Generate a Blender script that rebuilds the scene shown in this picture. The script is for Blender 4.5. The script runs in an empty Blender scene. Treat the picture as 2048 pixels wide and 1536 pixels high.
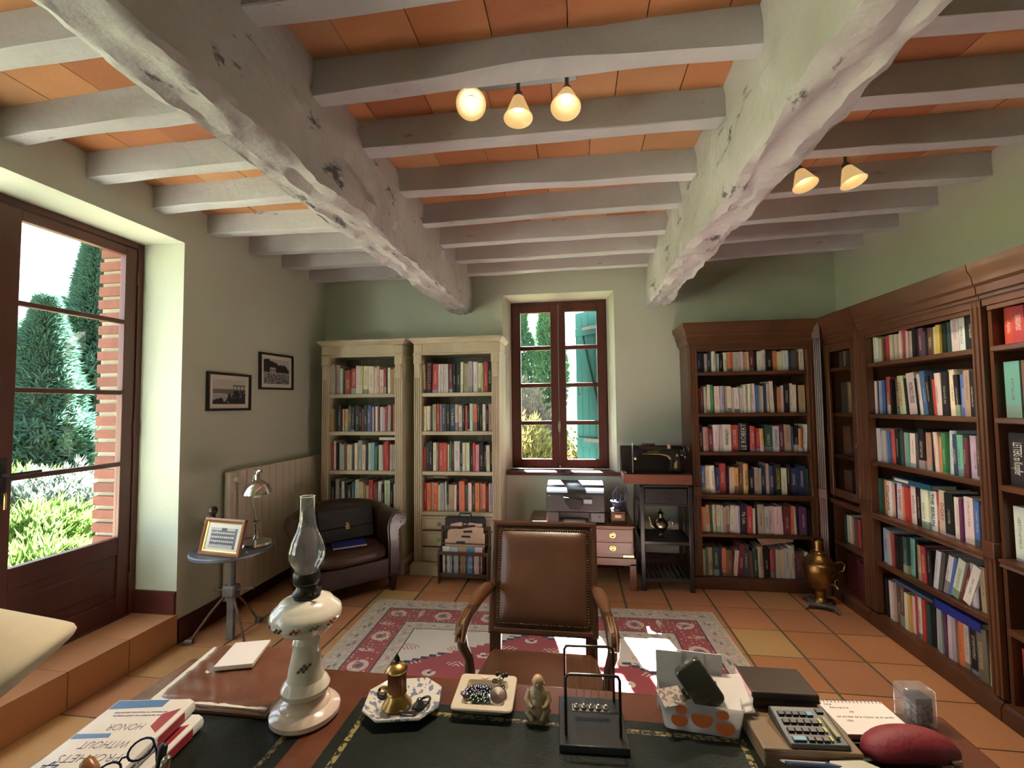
import bpy, bmesh, math, random
from mathutils import Vector, Matrix, noise
D = bpy.data
scene = bpy.context.scene
COL = scene.collection
PI = math.pi
R = math.radians
random.seed(7)

# ------------------------------------------------------------------ camera
CAM_POS = Vector((0.0, 0.0, 1.537))
YAW, PITCH, ROLL = R(8.11), R(2.69), R(-0.62)
_f = Vector((-math.sin(YAW) * math.cos(PITCH), math.cos(YAW) * math.cos(PITCH), math.sin(PITCH)))
_r = Vector((math.cos(YAW), math.sin(YAW), 0))
_u = _r.cross(_f)
_r2 = _r * math.cos(ROLL) + _u * math.sin(ROLL)
_u2 = -_r * math.sin(ROLL) + _u * math.cos(ROLL)
cam_data = D.cameras.new('camera')
cam_data.sensor_width = 36.0
cam_data.lens = 36.0 * 894.5 / 2048.0
cam_data.clip_start = 0.05
cam_data.clip_end = 300
cam = D.objects.new('camera', cam_data)
cam.matrix_world = Matrix(((_r2.x, _u2.x, -_f.x, CAM_POS.x), (_r2.y, _u2.y, -_f.y, CAM_POS.y), (_r2.z, _u2.z, -_f.z, CAM_POS.z), (0, 0, 0, 1)))
COL.objects.link(cam)
scene.camera = cam

# ------------------------------------------------------------------ world, sun, exposure
world = D.worlds.new('sky')
scene.world = world
world.use_nodes = True
_bg = world.node_tree.nodes['Background']
_bg.inputs['Color'].default_value = (0.74, 0.87, 1.0, 1)
_bg.inputs['Strength'].default_value = 2.1
sun_data = D.lights.new('sun', 'SUN')
sun_data.energy = 80.0
sun_data.angle = R(0.6)
sun_data.color = (1.0, 0.97, 0.92)
sun = D.objects.new('sun', sun_data)
sun.rotation_euler = Vector((0.25, -1.0, -0.91)).to_track_quat('-Z', 'Y').to_euler()
sun.location = (-3, 12, 11)
COL.objects.link(sun)
vs = scene.view_settings
vs.view_transform = 'Standard'
vs.look = 'None'
vs.gamma = 1.0
vs.use_curve_mapping = False
vs.exposure = 1.45
scene.cycles.use_denoising = True
scene.cycles.max_bounces = 12
scene.cycles.diffuse_bounces = 8
scene.cycles.glossy_bounces = 3
scene.cycles.transparent_max_bounces = 16
scene.cycles.caustics_reflective = False
scene.cycles.caustics_refractive = False
scene.cycles.sample_clamp_indirect = 8.0


def portal(name, loc, rot, sx, sy):
    l = D.lights.new(name, 'AREA')
    l.shape = 'RECTANGLE'
    l.size, l.size_y = sx, sy
    l.cycles.is_portal = True
    o = D.objects.new(name, l)
    o.location = loc
    o.rotation_euler = rot
    COL.objects.link(o)


portal('door_daylight_portal', (-3.25, 1.85, 1.4), (0, R(-90), 0), 2.6, 1.7)
portal('window_daylight_portal', (-0.17, 4.75, 1.75), (R(-90), 0, 0), 1.05, 1.8)

portal('side_daylight_portal', (-3.25, -0.25, 1.6), (0, R(-90), 0), 1.5, 1.6)


# ------------------------------------------------------------------ materials
def _n(nt, t, **kw):
    n = nt.nodes.new(t)
    for k, v in kw.items():
        setattr(n, k, v)
    return n


def mat(name, c1, c2=None, scale=6.0, rough=0.6, metal=0.0, bump=0.0, bscale=None, stretch=(1, 1, 1), spec=0.5,
        vary=0.0, lo=0.35, hi=0.65, coat=0.0, emit=None, estr=0.0, alpha=None, sheen=0.0, detail=5.0):
    """Procedural surface: two colours mixed by stretched noise, optional bump and per-object brightness variation."""
    m = D.materials.get(name)
    if m:
        return m
    m = D.materials.new(name)
    m.use_nodes = True
    nt = m.node_tree
    b = nt.nodes['Principled BSDF']
    b.inputs['Roughness'].default_value = rough
    b.inputs['Metallic'].default_value = metal
    b.inputs['Specular IOR Level'].default_value = spec
    b.inputs['Coat Weight'].default_value = coat
    b.inputs['Coat Roughness'].default_value = 0.15
    b.inputs['Sheen Weight'].default_value = sheen
    if emit:
        b.inputs['Emission Color'].default_value = (*emit, 1)
        b.inputs['Emission Strength'].default_value = estr
    if alpha is not None:
        b.inputs['Alpha'].default_value = alpha
    c2 = c2 or tuple(x * 0.85 for x in c1)
    tc = _n(nt, 'ShaderNodeTexCoord')
    mp = _n(nt, 'ShaderNodeMapping')
    mp.inputs['Scale'].default_value = stretch
    nt.links.new(tc.outputs['Object'], mp.inputs['Vector'])
    vec = mp.outputs['Vector']
    if vary:
        oi = _n(nt, 'ShaderNodeObjectInfo')
        ad = _n(nt, 'ShaderNodeVectorMath', operation='ADD')
        ml = _n(nt, 'ShaderNodeMath', operation='MULTIPLY')
        ml.inputs[1].default_value = 37.0
        nt.links.new(oi.outputs['Random'], ml.inputs[0])
        nt.links.new(vec, ad.inputs[0])
        nt.links.new(ml.outputs[0], ad.inputs[1])
        vec = ad.outputs[0]
    nz = _n(nt, 'ShaderNodeTexNoise')
    nz.inputs['Scale'].default_value = scale
    nz.inputs['Detail'].default_value = detail
    nt.links.new(vec, nz.inputs['Vector'])
    rp = _n(nt, 'ShaderNodeValToRGB')
    rp.color_ramp.elements[0].position = lo
    rp.color_ramp.elements[1].position = hi
    rp.color_ramp.elements[0].color = (*c1, 1)
    rp.color_ramp.elements[1].color = (*c2, 1)
    nt.links.new(nz.outputs['Fac'], rp.inputs['Fac'])
    out = rp.outputs['Color']
    if vary:
        hs = _n(nt, 'ShaderNodeHueSaturation')
        mr = _n(nt, 'ShaderNodeMapRange')
        mr.inputs['To Min'].default_value = 1 - vary
        mr.inputs['To Max'].default_value = 1 + vary
        nt.links.new(oi.outputs['Random'], mr.inputs['Value'])
        nt.links.new(mr.outputs[0], hs.inputs['Value'])
        nt.links.new(out, hs.inputs['Color'])
        out = hs.outputs['Color']
    nt.links.new(out, b.inputs['Base Color'])
    if bump:
        n2 = _n(nt, 'ShaderNodeTexNoise')
        n2.inputs['Scale'].default_value = bscale or scale * 4
        n2.inputs['Detail'].default_value = 6
        nt.links.new(vec, n2.inputs['Vector'])
        bp = _n(nt, 'ShaderNodeBump')
        bp.inputs['Strength'].default_value = bump
        bp.inputs['Distance'].default_value = 0.01
        nt.links.new(n2.outputs['Fac'], bp.inputs['Height'])
        nt.links.new(bp.outputs['Normal'], b.inputs['Normal'])
    return m


def glass_mat(name, tint=(1, 1, 1), gloss=0.08, rough=0.02, edge=0.0, haze=0.0, top=0.75):
    m = D.materials.new(name)
    m.use_nodes = True
    nt = m.node_tree
    nt.nodes.remove(nt.nodes['Principled BSDF'])
    out = nt.nodes['Material Output']
    t = _n(nt, 'ShaderNodeBsdfTransparent')
    t.inputs['Color'].default_value = (*tint, 1)
    g = _n(nt, 'ShaderNodeBsdfGlossy')
    g.inputs['Roughness'].default_value = rough
    mx = _n(nt, 'ShaderNodeMixShader')
    if edge:
        lw = _n(nt, 'ShaderNodeLayerWeight')
        lw.inputs['Blend'].default_value = edge
        mr = _n(nt, 'ShaderNodeMapRange')
        mr.inputs['To Min'].default_value = gloss
        mr.inputs['To Max'].default_value = top
        nt.links.new(lw.outputs['Facing'], mr.inputs['Value'])
        nt.links.new(mr.outputs[0], mx.inputs['Fac'])
    else:
        mx.inputs['Fac'].default_value = gloss
    nt.links.new(t.outputs[0], mx.inputs[1])
    nt.links.new(g.outputs[0], mx.inputs[2])
    last = mx.outputs[0]
    if haze:
        df = _n(nt, 'ShaderNodeBsdfDiffuse')
        df.inputs['Color'].default_value = (0.8, 0.8, 0.8, 1)
        tr = _n(nt, 'ShaderNodeBsdfTranslucent')
        tr.inputs['Color'].default_value = (0.8, 0.8, 0.8, 1)
        a = _n(nt, 'ShaderNodeMixShader')
        nt.links.new(df.outputs[0], a.inputs[1])
        nt.links.new(tr.outputs[0], a.inputs[2])
        h = _n(nt, 'ShaderNodeMixShader')
        h.inputs['Fac'].default_value = haze
        nt.links.new(last, h.inputs[1])
        nt.links.new(a.outputs[0], h.inputs[2])
        last = h.outputs[0]
    nt.links.new(last, out.inputs['Surface'])
    return m


def chips_mat(name, base, base2, chip, amt=0.63, scale=5.0, bump=0.5, along=(0.35, 1, 1)):
    """Limewashed old timber: paint with dark chips and cracks, rough relief."""
    m = mat(name, base, base2, scale=2.2, rough=0.85, bump=bump, bscale=22, vary=0.06)
    nt = m.node_tree
    b = nt.nodes['Principled BSDF']
    src = b.inputs['Base Color'].links[0].from_socket
    tc = _n(nt, 'ShaderNodeTexCoord')
    nz = _n(nt, 'ShaderNodeTexNoise')
    nz.inputs['Scale'].default_value = scale
    nz.inputs['Detail'].default_value = 8
    nz.inputs['Roughness'].default_value = 0.7
    mp = _n(nt, 'ShaderNodeMapping')
    mp.inputs['Scale'].default_value = along
    nt.links.new(tc.outputs['Object'], mp.inputs['Vector'])
    nt.links.new(mp.outputs['Vector'], nz.inputs['Vector'])
    rp = _n(nt, 'ShaderNodeValToRGB')
    rp.color_ramp.elements[0].position = amt
    rp.color_ramp.elements[1].position = amt + 0.05
    nt.links.new(nz.outputs['Fac'], rp.inputs['Fac'])
    mx = _n(nt, 'ShaderNodeMix', data_type='RGBA')
    mx.inputs['B'].default_value = (*chip, 1)
    nt.links.new(rp.outputs['Color'], mx.inputs['Factor'])
    nt.links.new(src, mx.inputs['A'])
    nt.links.new(mx.outputs['Result'], b.inputs['Base Color'])
    return m


PAINT = mat('sage_wall_paint', (0.525, 0.575, 0.49), (0.495, 0.545, 0.46), scale=1.2, rough=0.85, bump=0.12, bscale=60)
CEIL_SLAB = mat('ceiling_mortar', (0.30, 0.2, 0.13), (0.42, 0.33, 0.24), scale=9, rough=0.95)
TILE_C = [mat('ceiling_terracotta_%d' % i, a, b, scale=3.5, rough=0.85, bump=0.15, bscale=50, vary=0.12, lo=0.3, hi=0.7) for i, (a, b) in enumerate((
    ((0.50, 0.235, 0.105), (0.44, 0.19, 0.08)), ((0.53, 0.275, 0.125), (0.47, 0.225, 0.10)), ((0.44, 0.185, 0.085), (0.38, 0.15, 0.07)), ((0.52, 0.30, 0.15), (0.46, 0.245, 0.12))))]
GROUT = mat('floor_grout', (0.14, 0.12, 0.085), (0.105, 0.09, 0.065), scale=20, rough=0.95)
TILE_F = [mat('floor_terracotta_%d' % i, a, b, scale=2.2, rough=0.5, spec=0.3, bump=0.05, bscale=30, vary=0.10, lo=0.25, hi=0.75) for i, (a, b) in enumerate((
    ((0.52, 0.25, 0.12), (0.46, 0.21, 0.098)), ((0.49, 0.235, 0.125), (0.43, 0.195, 0.105)), ((0.53, 0.305, 0.145), (0.49, 0.26, 0.12)), ((0.52, 0.345, 0.155), (0.48, 0.295, 0.13))))]
LIME = chips_mat('limewashed_joist', (0.53, 0.555, 0.585), (0.45, 0.47, 0.50), (0.22, 0.20, 0.21), amt=0.64, scale=9)
LIME_BEAM = chips_mat('limewashed_beam', (0.55, 0.575, 0.595), (0.46, 0.475, 0.49), (0.11, 0.115, 0.14), amt=0.60, scale=8, bump=1.0, along=(1, 0.4, 1))
MAHOG = mat('mahogany', (0.118, 0.047, 0.020), (0.072, 0.028, 0.012), scale=3.0, rough=0.38, stretch=(1, 1, 0.12), bump=0.05, coat=0.15, vary=0.06)
MAHOG_IN = mat('mahogany_interior', (0.085, 0.032, 0.016), (0.055, 0.02, 0.01), scale=3.0, rough=0.5, stretch=(1, 1, 0.12))
FRAMEWOOD = mat('red_brown_joinery', (0.115, 0.03, 0.02), (0.07, 0.018, 0.012), scale=4, rough=0.42, stretch=(1, 1, 0.1), bump=0.04)
SKIRT = mat('oxblood_skirting', (0.085, 0.018, 0.014), (0.055, 0.012, 0.01), scale=5, rough=0.35)
PANE = glass_mat('window_glass', gloss=0.03)
# ------------------------------------------------------------------ mesh helpers
def _basis(d):
    d = d.normalized()
    a = Vector((0, 0, 1)) if abs(d.z) < 0.95 else Vector((1, 0, 0))
    x = d.cross(a).normalized()
    return x, d.cross(x).normalized()


class MB:
    """Collects faces of ONE mesh object."""

    def __init__(self):
        self.v, self.f, self.m, self.k = [], [], [], 0

    def add(self, vs, fs):
        o = len(self.v)
        self.v += [Vector(p) for p in vs]
        self.f += [[i + o for i in f] for f in fs]
        self.m += [self.k] * len(fs)
        return self

    def box(self, x0, x1, y0, y1, z0, z1):
        return self.add([(x0, y0, z0), (x1, y0, z0), (x1, y1, z0), (x0, y1, z0), (x0, y0, z1), (x1, y0, z1), (x1, y1, z1), (x0, y1, z1)],
                        [(0, 3, 2, 1), (4, 5, 6, 7), (0, 1, 5, 4), (1, 2, 6, 5), (2, 3, 7, 6), (3, 0, 4, 7)])

    def cbox(self, c, s, rot=None):
        q = MB().box(-s[0] / 2, s[0] / 2, -s[1] / 2, s[1] / 2, -s[2] / 2, s[2] / 2)
        Mx = Matrix.Translation(c) @ (rot.to_4x4() if rot else Matrix())
        return self.add([Mx @ p for p in q.v], q.f)

    def tube(self, pts, r, n=8, closed=False, flat=None):
        pts = [Vector(p) for p in pts]
        N = len(pts)
        rs = r if isinstance(r, (list, tuple)) else [r] * N
        vs, fs = [], []
        ref = None
        for i, p in enumerate(pts):
            if closed:
                d = pts[(i + 1) % N] - pts[i - 1]
            else:
                d = pts[min(i + 1, N - 1)] - pts[max(i - 1, 0)]
            d.normalize()
            if ref is None:
                x, y = _basis(d)
            else:
                x = (ref - d * ref.dot(d)).normalized()
                y = d.cross(x)
            ref = x
            for k in range(n):
                a = 2 * PI * k / n
                vs.append(p + x * (math.cos(a) * rs[i]) + y * (math.sin(a) * rs[i] * (flat or 1)))
        for i in range(N if closed else N - 1):
            j = (i + 1) % N
            for k in range(n):
                l = (k + 1) % n
                fs.append((i * n + k, i * n + l, j * n + l, j * n + k))
        if not closed:
            fs.append(tuple(range(n - 1, -1, -1)))
            fs.append(tuple((N - 1) * n + k for k in range(n)))
        return self.add(vs, fs)

    def lathe(self, prof, n=28, c=(0, 0, 0), sq=1.0, rot=None):
        c = Vector(c)
        vs, fs = [], []
        for r, z in prof:
            for k in range(n):
                a = 2 * PI * k / n
                p = Vector((r * math.cos(a), r * math.sin(a) * sq, z))
                vs.append(c + (rot @ p if rot else p))
        for i in range(len(prof) - 1):
            for k in range(n):
                l = (k + 1) % n
                fs.append((i * n + k, i * n + l, (i + 1) * n + l, (i + 1) * n + k))
        if prof[0][0] > 1e-6:
            fs.append(tuple(range(n - 1, -1, -1)))
        if prof[-1][0] > 1e-6:
            fs.append(tuple((len(prof) - 1) * n + k for k in range(n)))
        return self.add(vs, fs)

    def sphere(self, c, r, n=14, s=(1, 1, 1)):
        prof = [(max(1e-7, math.sin(PI * i / (n // 2))), -math.cos(PI * i / (n // 2))) for i in range(n // 2 + 1)]
        q = MB().lathe([(a * r, b * r) for a, b in prof], n)
        return self.add([Vector((p.x * s[0], p.y * s[1], p.z * s[2])) + Vector(c) for p in q.v], q.f)

    def prism(self, poly, a, b, axis='z'):
        """Extrude a 2D polygon along an axis (x: poly=(y,z); y: poly=(x,z); z: poly=(x,y))."""
        n = len(poly)
        mk = {'x': lambda p, t: (t, p[0], p[1]), 'y': lambda p, t: (p[0], t, p[1]), 'z': lambda p, t: (p[0], p[1], t)}[axis]
        vs = [mk(p, a) for p in poly] + [mk(p, b) for p in poly]
        fs = [tuple(range(n - 1, -1, -1)), tuple(range(n, 2 * n))] + [(i, (i + 1) % n, n + (i + 1) % n, n + i) for i in range(n)]
        return self.add(vs, fs)

    def loft(self, rings, cap=True, closed=False):
        n = len(rings[0])
        vs = [p for rg in rings for p in rg]
        fs = []
        m = len(rings)
        for i in range(m if closed else m - 1):
            j = (i + 1) % m
            for k in range(n):
                l = (k + 1) % n
                fs.append((i * n + k, i * n + l, j * n + l, j * n + k))
        if cap and not closed:
            fs.append(tuple(range(n - 1, -1, -1)))
            fs.append(tuple((m - 1) * n + k for k in range(n)))
        return self.add(vs, fs)

    def cornice(self, x0, x1, y0, y1, prof, ends=(0, 0)):
        """Moulding swept round left side, front and right side; prof = (outward offset, z), closed by itself."""
        rings = []
        st = ([(-1, 0, x0, y1), (-1, -1, x0, y0)] if not ends[0] else [(0, -1, x0, y0)]) + ([(1, -1, x1, y0), (1, 0, x1, y1)] if not ends[1] else [(0, -1, x1, y0)])
        for (sx, sy, bx, by) in st:
            rings.append([(bx + sx * o, by + sy * o, z) for o, z in prof])
        return self.loft(rings)

    def grid(self, nx, ny, fn):
        vs = [fn(i / nx, j / ny) for j in range(ny + 1) for i in range(nx + 1)]
        fs = [(j * (nx + 1) + i, j * (nx + 1) + i + 1, (j + 1) * (nx + 1) + i + 1, (j + 1) * (nx + 1) + i) for j in range(ny) for i in range(nx)]
        return self.add(vs, fs)

    def xf(self, Mx):
        self.v = [Mx @ p for p in self.v]
        return self

    def mesh(self, name, mats, smooth=35):
        me = D.meshes.new(name)
        me.from_pydata([tuple(p) for p in self.v], [], self.f)
        mats = mats if isinstance(mats, (list, tuple)) else [mats]
        for q in mats:
            me.materials.append(q)
        if len(mats) > 1:
            me.polygons.foreach_set('material_index', self.m)
        bm = bmesh.new()
        bm.from_mesh(me)
        bmesh.ops.recalc_face_normals(bm, faces=bm.faces)
        bm.to_mesh(me)
        bm.free()
        if smooth:
            me.polygons.foreach_set('use_smooth', [True] * len(me.polygons))
            me.set_sharp_from_angle(angle=R(smooth))
        me.update()
        return me

    def ob(self, name, mats, parent=None, loc=(0, 0, 0), rot=(0, 0, 0), smooth=35, bevel=0, seg=2, sub=0, label=None):
        o = D.objects.new(name, self.mesh(name, mats, smooth))
        COL.objects.link(o)
        o.location, o.rotation_euler = loc, rot
        if parent:
            o.parent = parent
        if bevel:
            b = o.modifiers.new('edge', 'BEVEL')
            b.width, b.segments, b.limit_method, b.angle_limit = bevel, seg, 'ANGLE', R(40)
        if sub:
            s = o.modifiers.new('soft', 'SUBSURF')
            s.levels = s.render_levels = sub
        if label:
            o['label'] = label
        return o


def inst(name, me, parent=None, loc=(0, 0, 0), rot=(0, 0, 0), scale=(1, 1, 1)):
    o = D.objects.new(name, me)
    COL.objects.link(o)
    o.location, o.rotation_euler, o.scale = loc, rot, scale
    if parent:
        o.parent = parent
    return o


def tag(o, label=None, cat=None, group=None, kind=None):
    for k, v in (('label', label), ('category', cat), ('group', group), ('kind', kind)):
        if v:
            o[k] = v
    return o


def thing(name, label, cat, loc=(0, 0, 0), rz=0.0, group=None):
    o = D.objects.new(name, None)
    o.empty_display_size = 0.05
    COL.objects.link(o)
    o.location, o.rotation_euler = loc, (0, 0, rz)
    return tag(o, label, cat, group)


def struct(o, label=None):
    return tag(o, label, None, None, 'structure')


_fonts = {}


def text(txt, size, material, parent=None, loc=(0, 0, 0), rot=(0, 0, 0), name='lettering', width=None, shear=0.0, ext=0.0002, bold=0.0):
    """Flat lettering as a mesh of its own; rot maps its xy plane onto the surface."""
    cu = D.curves.new('txt', 'FONT')
    cu.body, cu.size, cu.align_x, cu.align_y, cu.shear, cu.extrude, cu.offset = txt, size, 'CENTER', 'CENTER', shear, ext, bold
    cu.resolution_u = 2
    tmp = D.objects.new('txt', cu)
    COL.objects.link(tmp)
    bpy.context.view_layer.update()
    me = D.meshes.new_from_object(tmp.evaluated_get(bpy.context.evaluated_depsgraph_get()))
    D.objects.remove(tmp)
    if width:
        xs = [v.co.x for v in me.vertices]
        s = width / max(1e-6, max(xs) - min(xs))
        for v in me.vertices:
            v.co.x *= s
    me.materials.clear()
    me.materials.append(material)
    me.name = name
    return inst(name, me, parent, loc, rot)


def rrect(w, h, r, n=4, cx=0, cy=0):
    pts = []
    for sx, sy, a0 in ((1, -1, -90), (1, 1, 0), (-1, 1, 90), (-1, -1, 180)):
        for k in range(n + 1):
            a = R(a0 + 90 * k / n)
            pts.append((cx + sx * (w / 2 - r) + r * math.cos(a), cy + sy * (h / 2 - r) + r * math.sin(a)))
    return pts
# ------------------------------------------------------------------ the room
XL, XR, YB, YF, ZC = -2.62, 2.34, 4.38, -1.7, 2.93
XD = -2.935          # plane of the garden door
T = 0.33             # floor tile pitch


def wall_hole(name, axis, a0, a1, z0, z1, h, p0, p1, material, splay=None):
    """Wall slab with one rectangular opening; axis 'x' runs along x at y in p0..p1, axis 'y' along y at x in p0..p1."""
    b0, b1, c0, c1 = h
    def P(a, z, p):
        return (a, p, z) if axis == 'x' else (p, a, z)
    vs = []
    for p in (p0, p1):
        for a, z in ((a0, z0), (a1, z0), (a1, z1), (a0, z1), (b0, c0), (b1, c0), (b1, c1), (b0, c1)):
            vs.append(P(a, z, p))
    fs = []
    for o in (0, 8):
        for i in range(4):
            j = (i + 1) % 4
            fs.append((o + i, o + j, o + 4 + j, o + 4 + i))
    for i in range(4):
        j = (i + 1) % 4
        fs.append((i, j, 8 + j, 8 + i))
        if splay is None:
            fs.append((4 + i, 4 + j, 12 + j, 12 + i))
    if splay is not None:
        (e0, e1, g0, g1), ps = splay
        for a, z in ((e0, g0), (e1, g0), (e1, g1), (e0, g1)):
            vs.append(P(a, z, ps))
        for q, (a, z) in enumerate(((e0, g0), (e1, g0), (e1, g1), (e0, g1))):
            vs[12 + q] = P(a, z, p1)
        for i in range(4):
            j = (i + 1) % 4
            fs.append((4 + i, 4 + j, 16 + j, 16 + i))
            fs.append((16 + i, 16 + j, 12 + j, 12 + i))
    return struct(MB().add(vs, fs).ob(name, material, smooth=0))


fl = MB().box(XL - 0.6, XR + 0.3, YF - 0.3, YB + 0.3, -0.12, -0.004).ob('floor', GROUT, smooth=0)
struct(fl)
rng = random.Random(3)
GX, GY = -1.011, -3.968      # tile grid origin: columns at c*T - GX, rows at -r*T - GY
tile_me = {}
for i, m in enumerate(TILE_F):
    tile_me[i] = MB().box(-T / 2 + 0.008, T / 2 - 0.008, -T / 2 + 0.004, T / 2 - 0.004, -0.012, 0.0).mesh('floor_tile', m, 0)
special = {(0, 2): 3, (1, 0): 2, (-8, 1): 3, (-9, 2): 1, (0, 0): 1, (-7, 1): 1, (1, 1): 1, (1, 2): 0, (0, 1): 1, (2, 2): 0, (0, 4): 2, (-10, 5): 2, (-11, 4): 2}
for c in range(-12, 4):
    for r in range(-2, 10):
        x0, x1 = c * T - GX, (c + 1) * T - GX
        y0, y1 = -(r + 1) * T - GY, -r * T - GY
        if x1 < XL + 0.02 or x0 > 2.05 or y0 > YB - 0.02 or y1 < 0.9:
            continue
        k = special.get((c, r), rng.choice((0, 0, 0, 1, 1, 1, 2)))
        t = inst('floor_tile', tile_me[k], fl, ((x0 + x1) / 2, (y0 + y1) / 2, rng.uniform(-0.0012, 0.0)))
        sx = 1.0
        if x0 < XL:
            sx = (x1 - XL) / T
            t.scale.x = sx
            t.location.x = (XL + x1) / 2
        if y1 > YB:
            t.scale.y = (YB - y0) / T
            t.location.y = (YB + y0) / 2
        t['label'] = 'yellow-toned clay tile' if k >= 2 else 'orange clay tile'

wall_hole('wall_back', 'x', XL - 0.6, XR + 0.3, -0.1, 3.1, (-0.712, 0.378, 0.865, 2.635), YB, YB + 0.5, PAINT, ((-0.657, 0.318, 0.875, 2.598), YB + 0.2))
wall_hole('wall_side', 'y', YF, 0.6, -0.1, 3.1, (-1.0, 0.5, 0.85, 2.35), XL, XL - 0.58, PAINT)
wall_hole('wall_left', 'y', 0.6, YB, -0.1, 3.1, (1.05, 2.655, 0.17, 2.665), XL, XL - 0.58, PAINT)
struct(MB().box(XR, XR + 0.3, YF, YB, -0.1, 3.1).ob('wall_right', PAINT, smooth=0))
struct(MB().box(XL - 0.6, XR + 0.3, YF - 0.3, YF, -0.1, 3.1).ob('wall_front', PAINT, smooth=0))

# skirting boards
struct(MB().prism([(XL, 0.0), (XL + 0.02, 0.0), (XL + 0.02, 0.135), (XL + 0.012, 0.15), (XL, 0.15)], 2.66, YB, 'y').ob('baseboard_left', SKIRT))
struct(MB().prism([(YB, 0.0), (YB - 0.02, 0.0), (YB - 0.02, 0.135), (YB - 0.012, 0.15), (YB, 0.15)], XL, XR, 'x').ob('baseboard_back', SKIRT))
struct(MB().prism([(2.655, 0.19), (2.637, 0.19), (2.637, 0.325), (2.645, 0.338), (2.655, 0.338)], XD, XL, 'x').ob('baseboard_reveal', SKIRT))

# tiled threshold step in the garden door reveal
st = MB().box(XD - 0.05, XL + 0.0, 1.05, 2.655, 0.165, 0.172).ob('trim_1', GROUT, smooth=0)
struct(st, 'terracotta tiled step below the garden door')
sm = MB().box(-0.155, 0.165, -0.158, 0.158, 0, 0.02).mesh('step_tile', TILE_F[1], 0)
rm = MB().box(0, 0.012, -0.158, 0.158, 0.002, 0.188).mesh('riser_tile', TILE_F[0], 0)
for i in range(5):
    yc = 2.497 - i * 0.32
    inst('step_tile', sm, st, (XL - 0.155 + 0.0, yc, 0.172))
    inst('riser_tile', rm, st, (XL, yc, 0.0))

# ------------------------------------------------------------------ ceiling: slab, tiles, joists, main beams
ce = struct(MB().box(XL - 0.1, XR + 0.1, YF, YB, 2.972, 3.08).ob('ceiling', CEIL_SLAB, smooth=0))


def rough_bar(p0, p1, w, h, seg, amp, freq, seedv, round_=0.12, bow=0.0, fine=2, rough=0.0):
    """Hand-hewn timber between two points (top face at z of the points), wavy edges."""
    p0, p1 = Vector(p0), Vector(p1)
    d = (p1 - p0).normalized()
    side = Vector((-d.y, d.x, 0))
    sec = []
    c = round_ * min(w, h)
    base = ((-w / 2, 0), (-w / 2, -h + c), (-w / 2 + c, -h), (w / 2 - c, -h), (w / 2, -h + c), (w / 2, 0))
    for (a, b), (a2, b2), m in zip(base[:-1], base[1:], (fine + 1, 1, fine, 1, fine + 1)):
        for q in range(m):
            sec.append((a + (a2 - a) * q / m, b + (b2 - b) * q / m))
    sec.append(base[-1])
    rings = []
    for i in range(seg + 1):
        t = i / seg
        q = p0.lerp(p1, t)
        ring = []
        for k, (a, b) in enumerate(sec):
            n1 = noise.noise(Vector((t * (p1 - p0).length * freq, a * 9 / max(w, 0.1), b * 5 + seedv)))
            n2 = noise.noise(Vector((t * (p1 - p0).length * freq, a * 9 / max(w, 0.1), b * 5 + seedv + 50)))
            n3 = noise.noise(Vector((t * (p1 - p0).length * freq * 5, a * 14, b * 14 + seedv + 90)))
            e = 1.0 if b < -0.01 else 0.0
            s_ = t * (p1 - p0).length
            if rough:
                n1 += rough * noise.turbulence(Vector((s_ * 5, a * 16, b * 16 + seedv)), 4, False) - 0.5 * rough
                n2 += rough * noise.turbulence(Vector((s_ * 5 + 40, a * 16, b * 16 + seedv)), 4, False) - 0.5 * rough
            ring.append(q + side * (a + e * amp * (n1 + 0.5 * n3)) + Vector((0, 0, b + e * amp * (n2 + 0.4 * n3) + bow * math.sin(PI * t))))
        rings.append(ring)
    return MB().loft(rings)


for i, x in enumerate((-1.135, 0.765)):
    b = rough_bar((x, YF, 2.97), (x + 0.0, YB + 0.05, 2.97), 0.205, 0.495, 260, 0.022, 1.7, 3.3 + 7 * i, 0.04, 0.0, 6, 0.9).ob('main_beam', LIME_BEAM, ce, smooth=32)
    b['label'] = 'massive limewashed beam'
JY = {'L': [(0.35, 0.35), (0.80, 0.80), (1.25, 1.24), (1.66, 1.60), (2.03, 2.01), (2.42, 2.40), (2.84, 2.90), (3.26, 3.32), (3.67, 3.70), (4.09, 4.13)],
      'M': [(0.35, 0.35), (0.80, 0.80), (1.22, 1.22), (1.62, 1.62), (2.01, 2.04), (2.46, 2.52), (2.93, 2.88), (3.34, 3.34), (3.76, 3.73), (4.15, 4.12)],
      'R': [(0.35, 0.35), (0.80, 0.80), (1.20, 1.22), (1.60, 1.64), (1.99, 2.03), (2.39, 2.41), (2.86, 2.81), (3.29, 3.19), (3.65, 3.55), (4.09, 3.96)]}
JX = {'L': (XL - 0.02, -1.20), 'M': (-1.06, 0.69), 'R': (0.83, XR + 0.02)}
for s in 'LMR':
    for i, (ya, yb) in enumerate(JY[s]):
        w = 0.085
        o = rough_bar((JX[s][0], ya + w / 2, 2.945), (JX[s][1], yb + w / 2, 2.945), w, 0.145, 40, 0.008 if i != 3 else 0.013, 2.2, i * 3.1 + ord(s), 0.035,
                      0.02 if (s == 'M' and i == 3) else 0.0).ob('joist', LIME, ce, smooth=30)
rng = random.Random(11)
ct = {}
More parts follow.
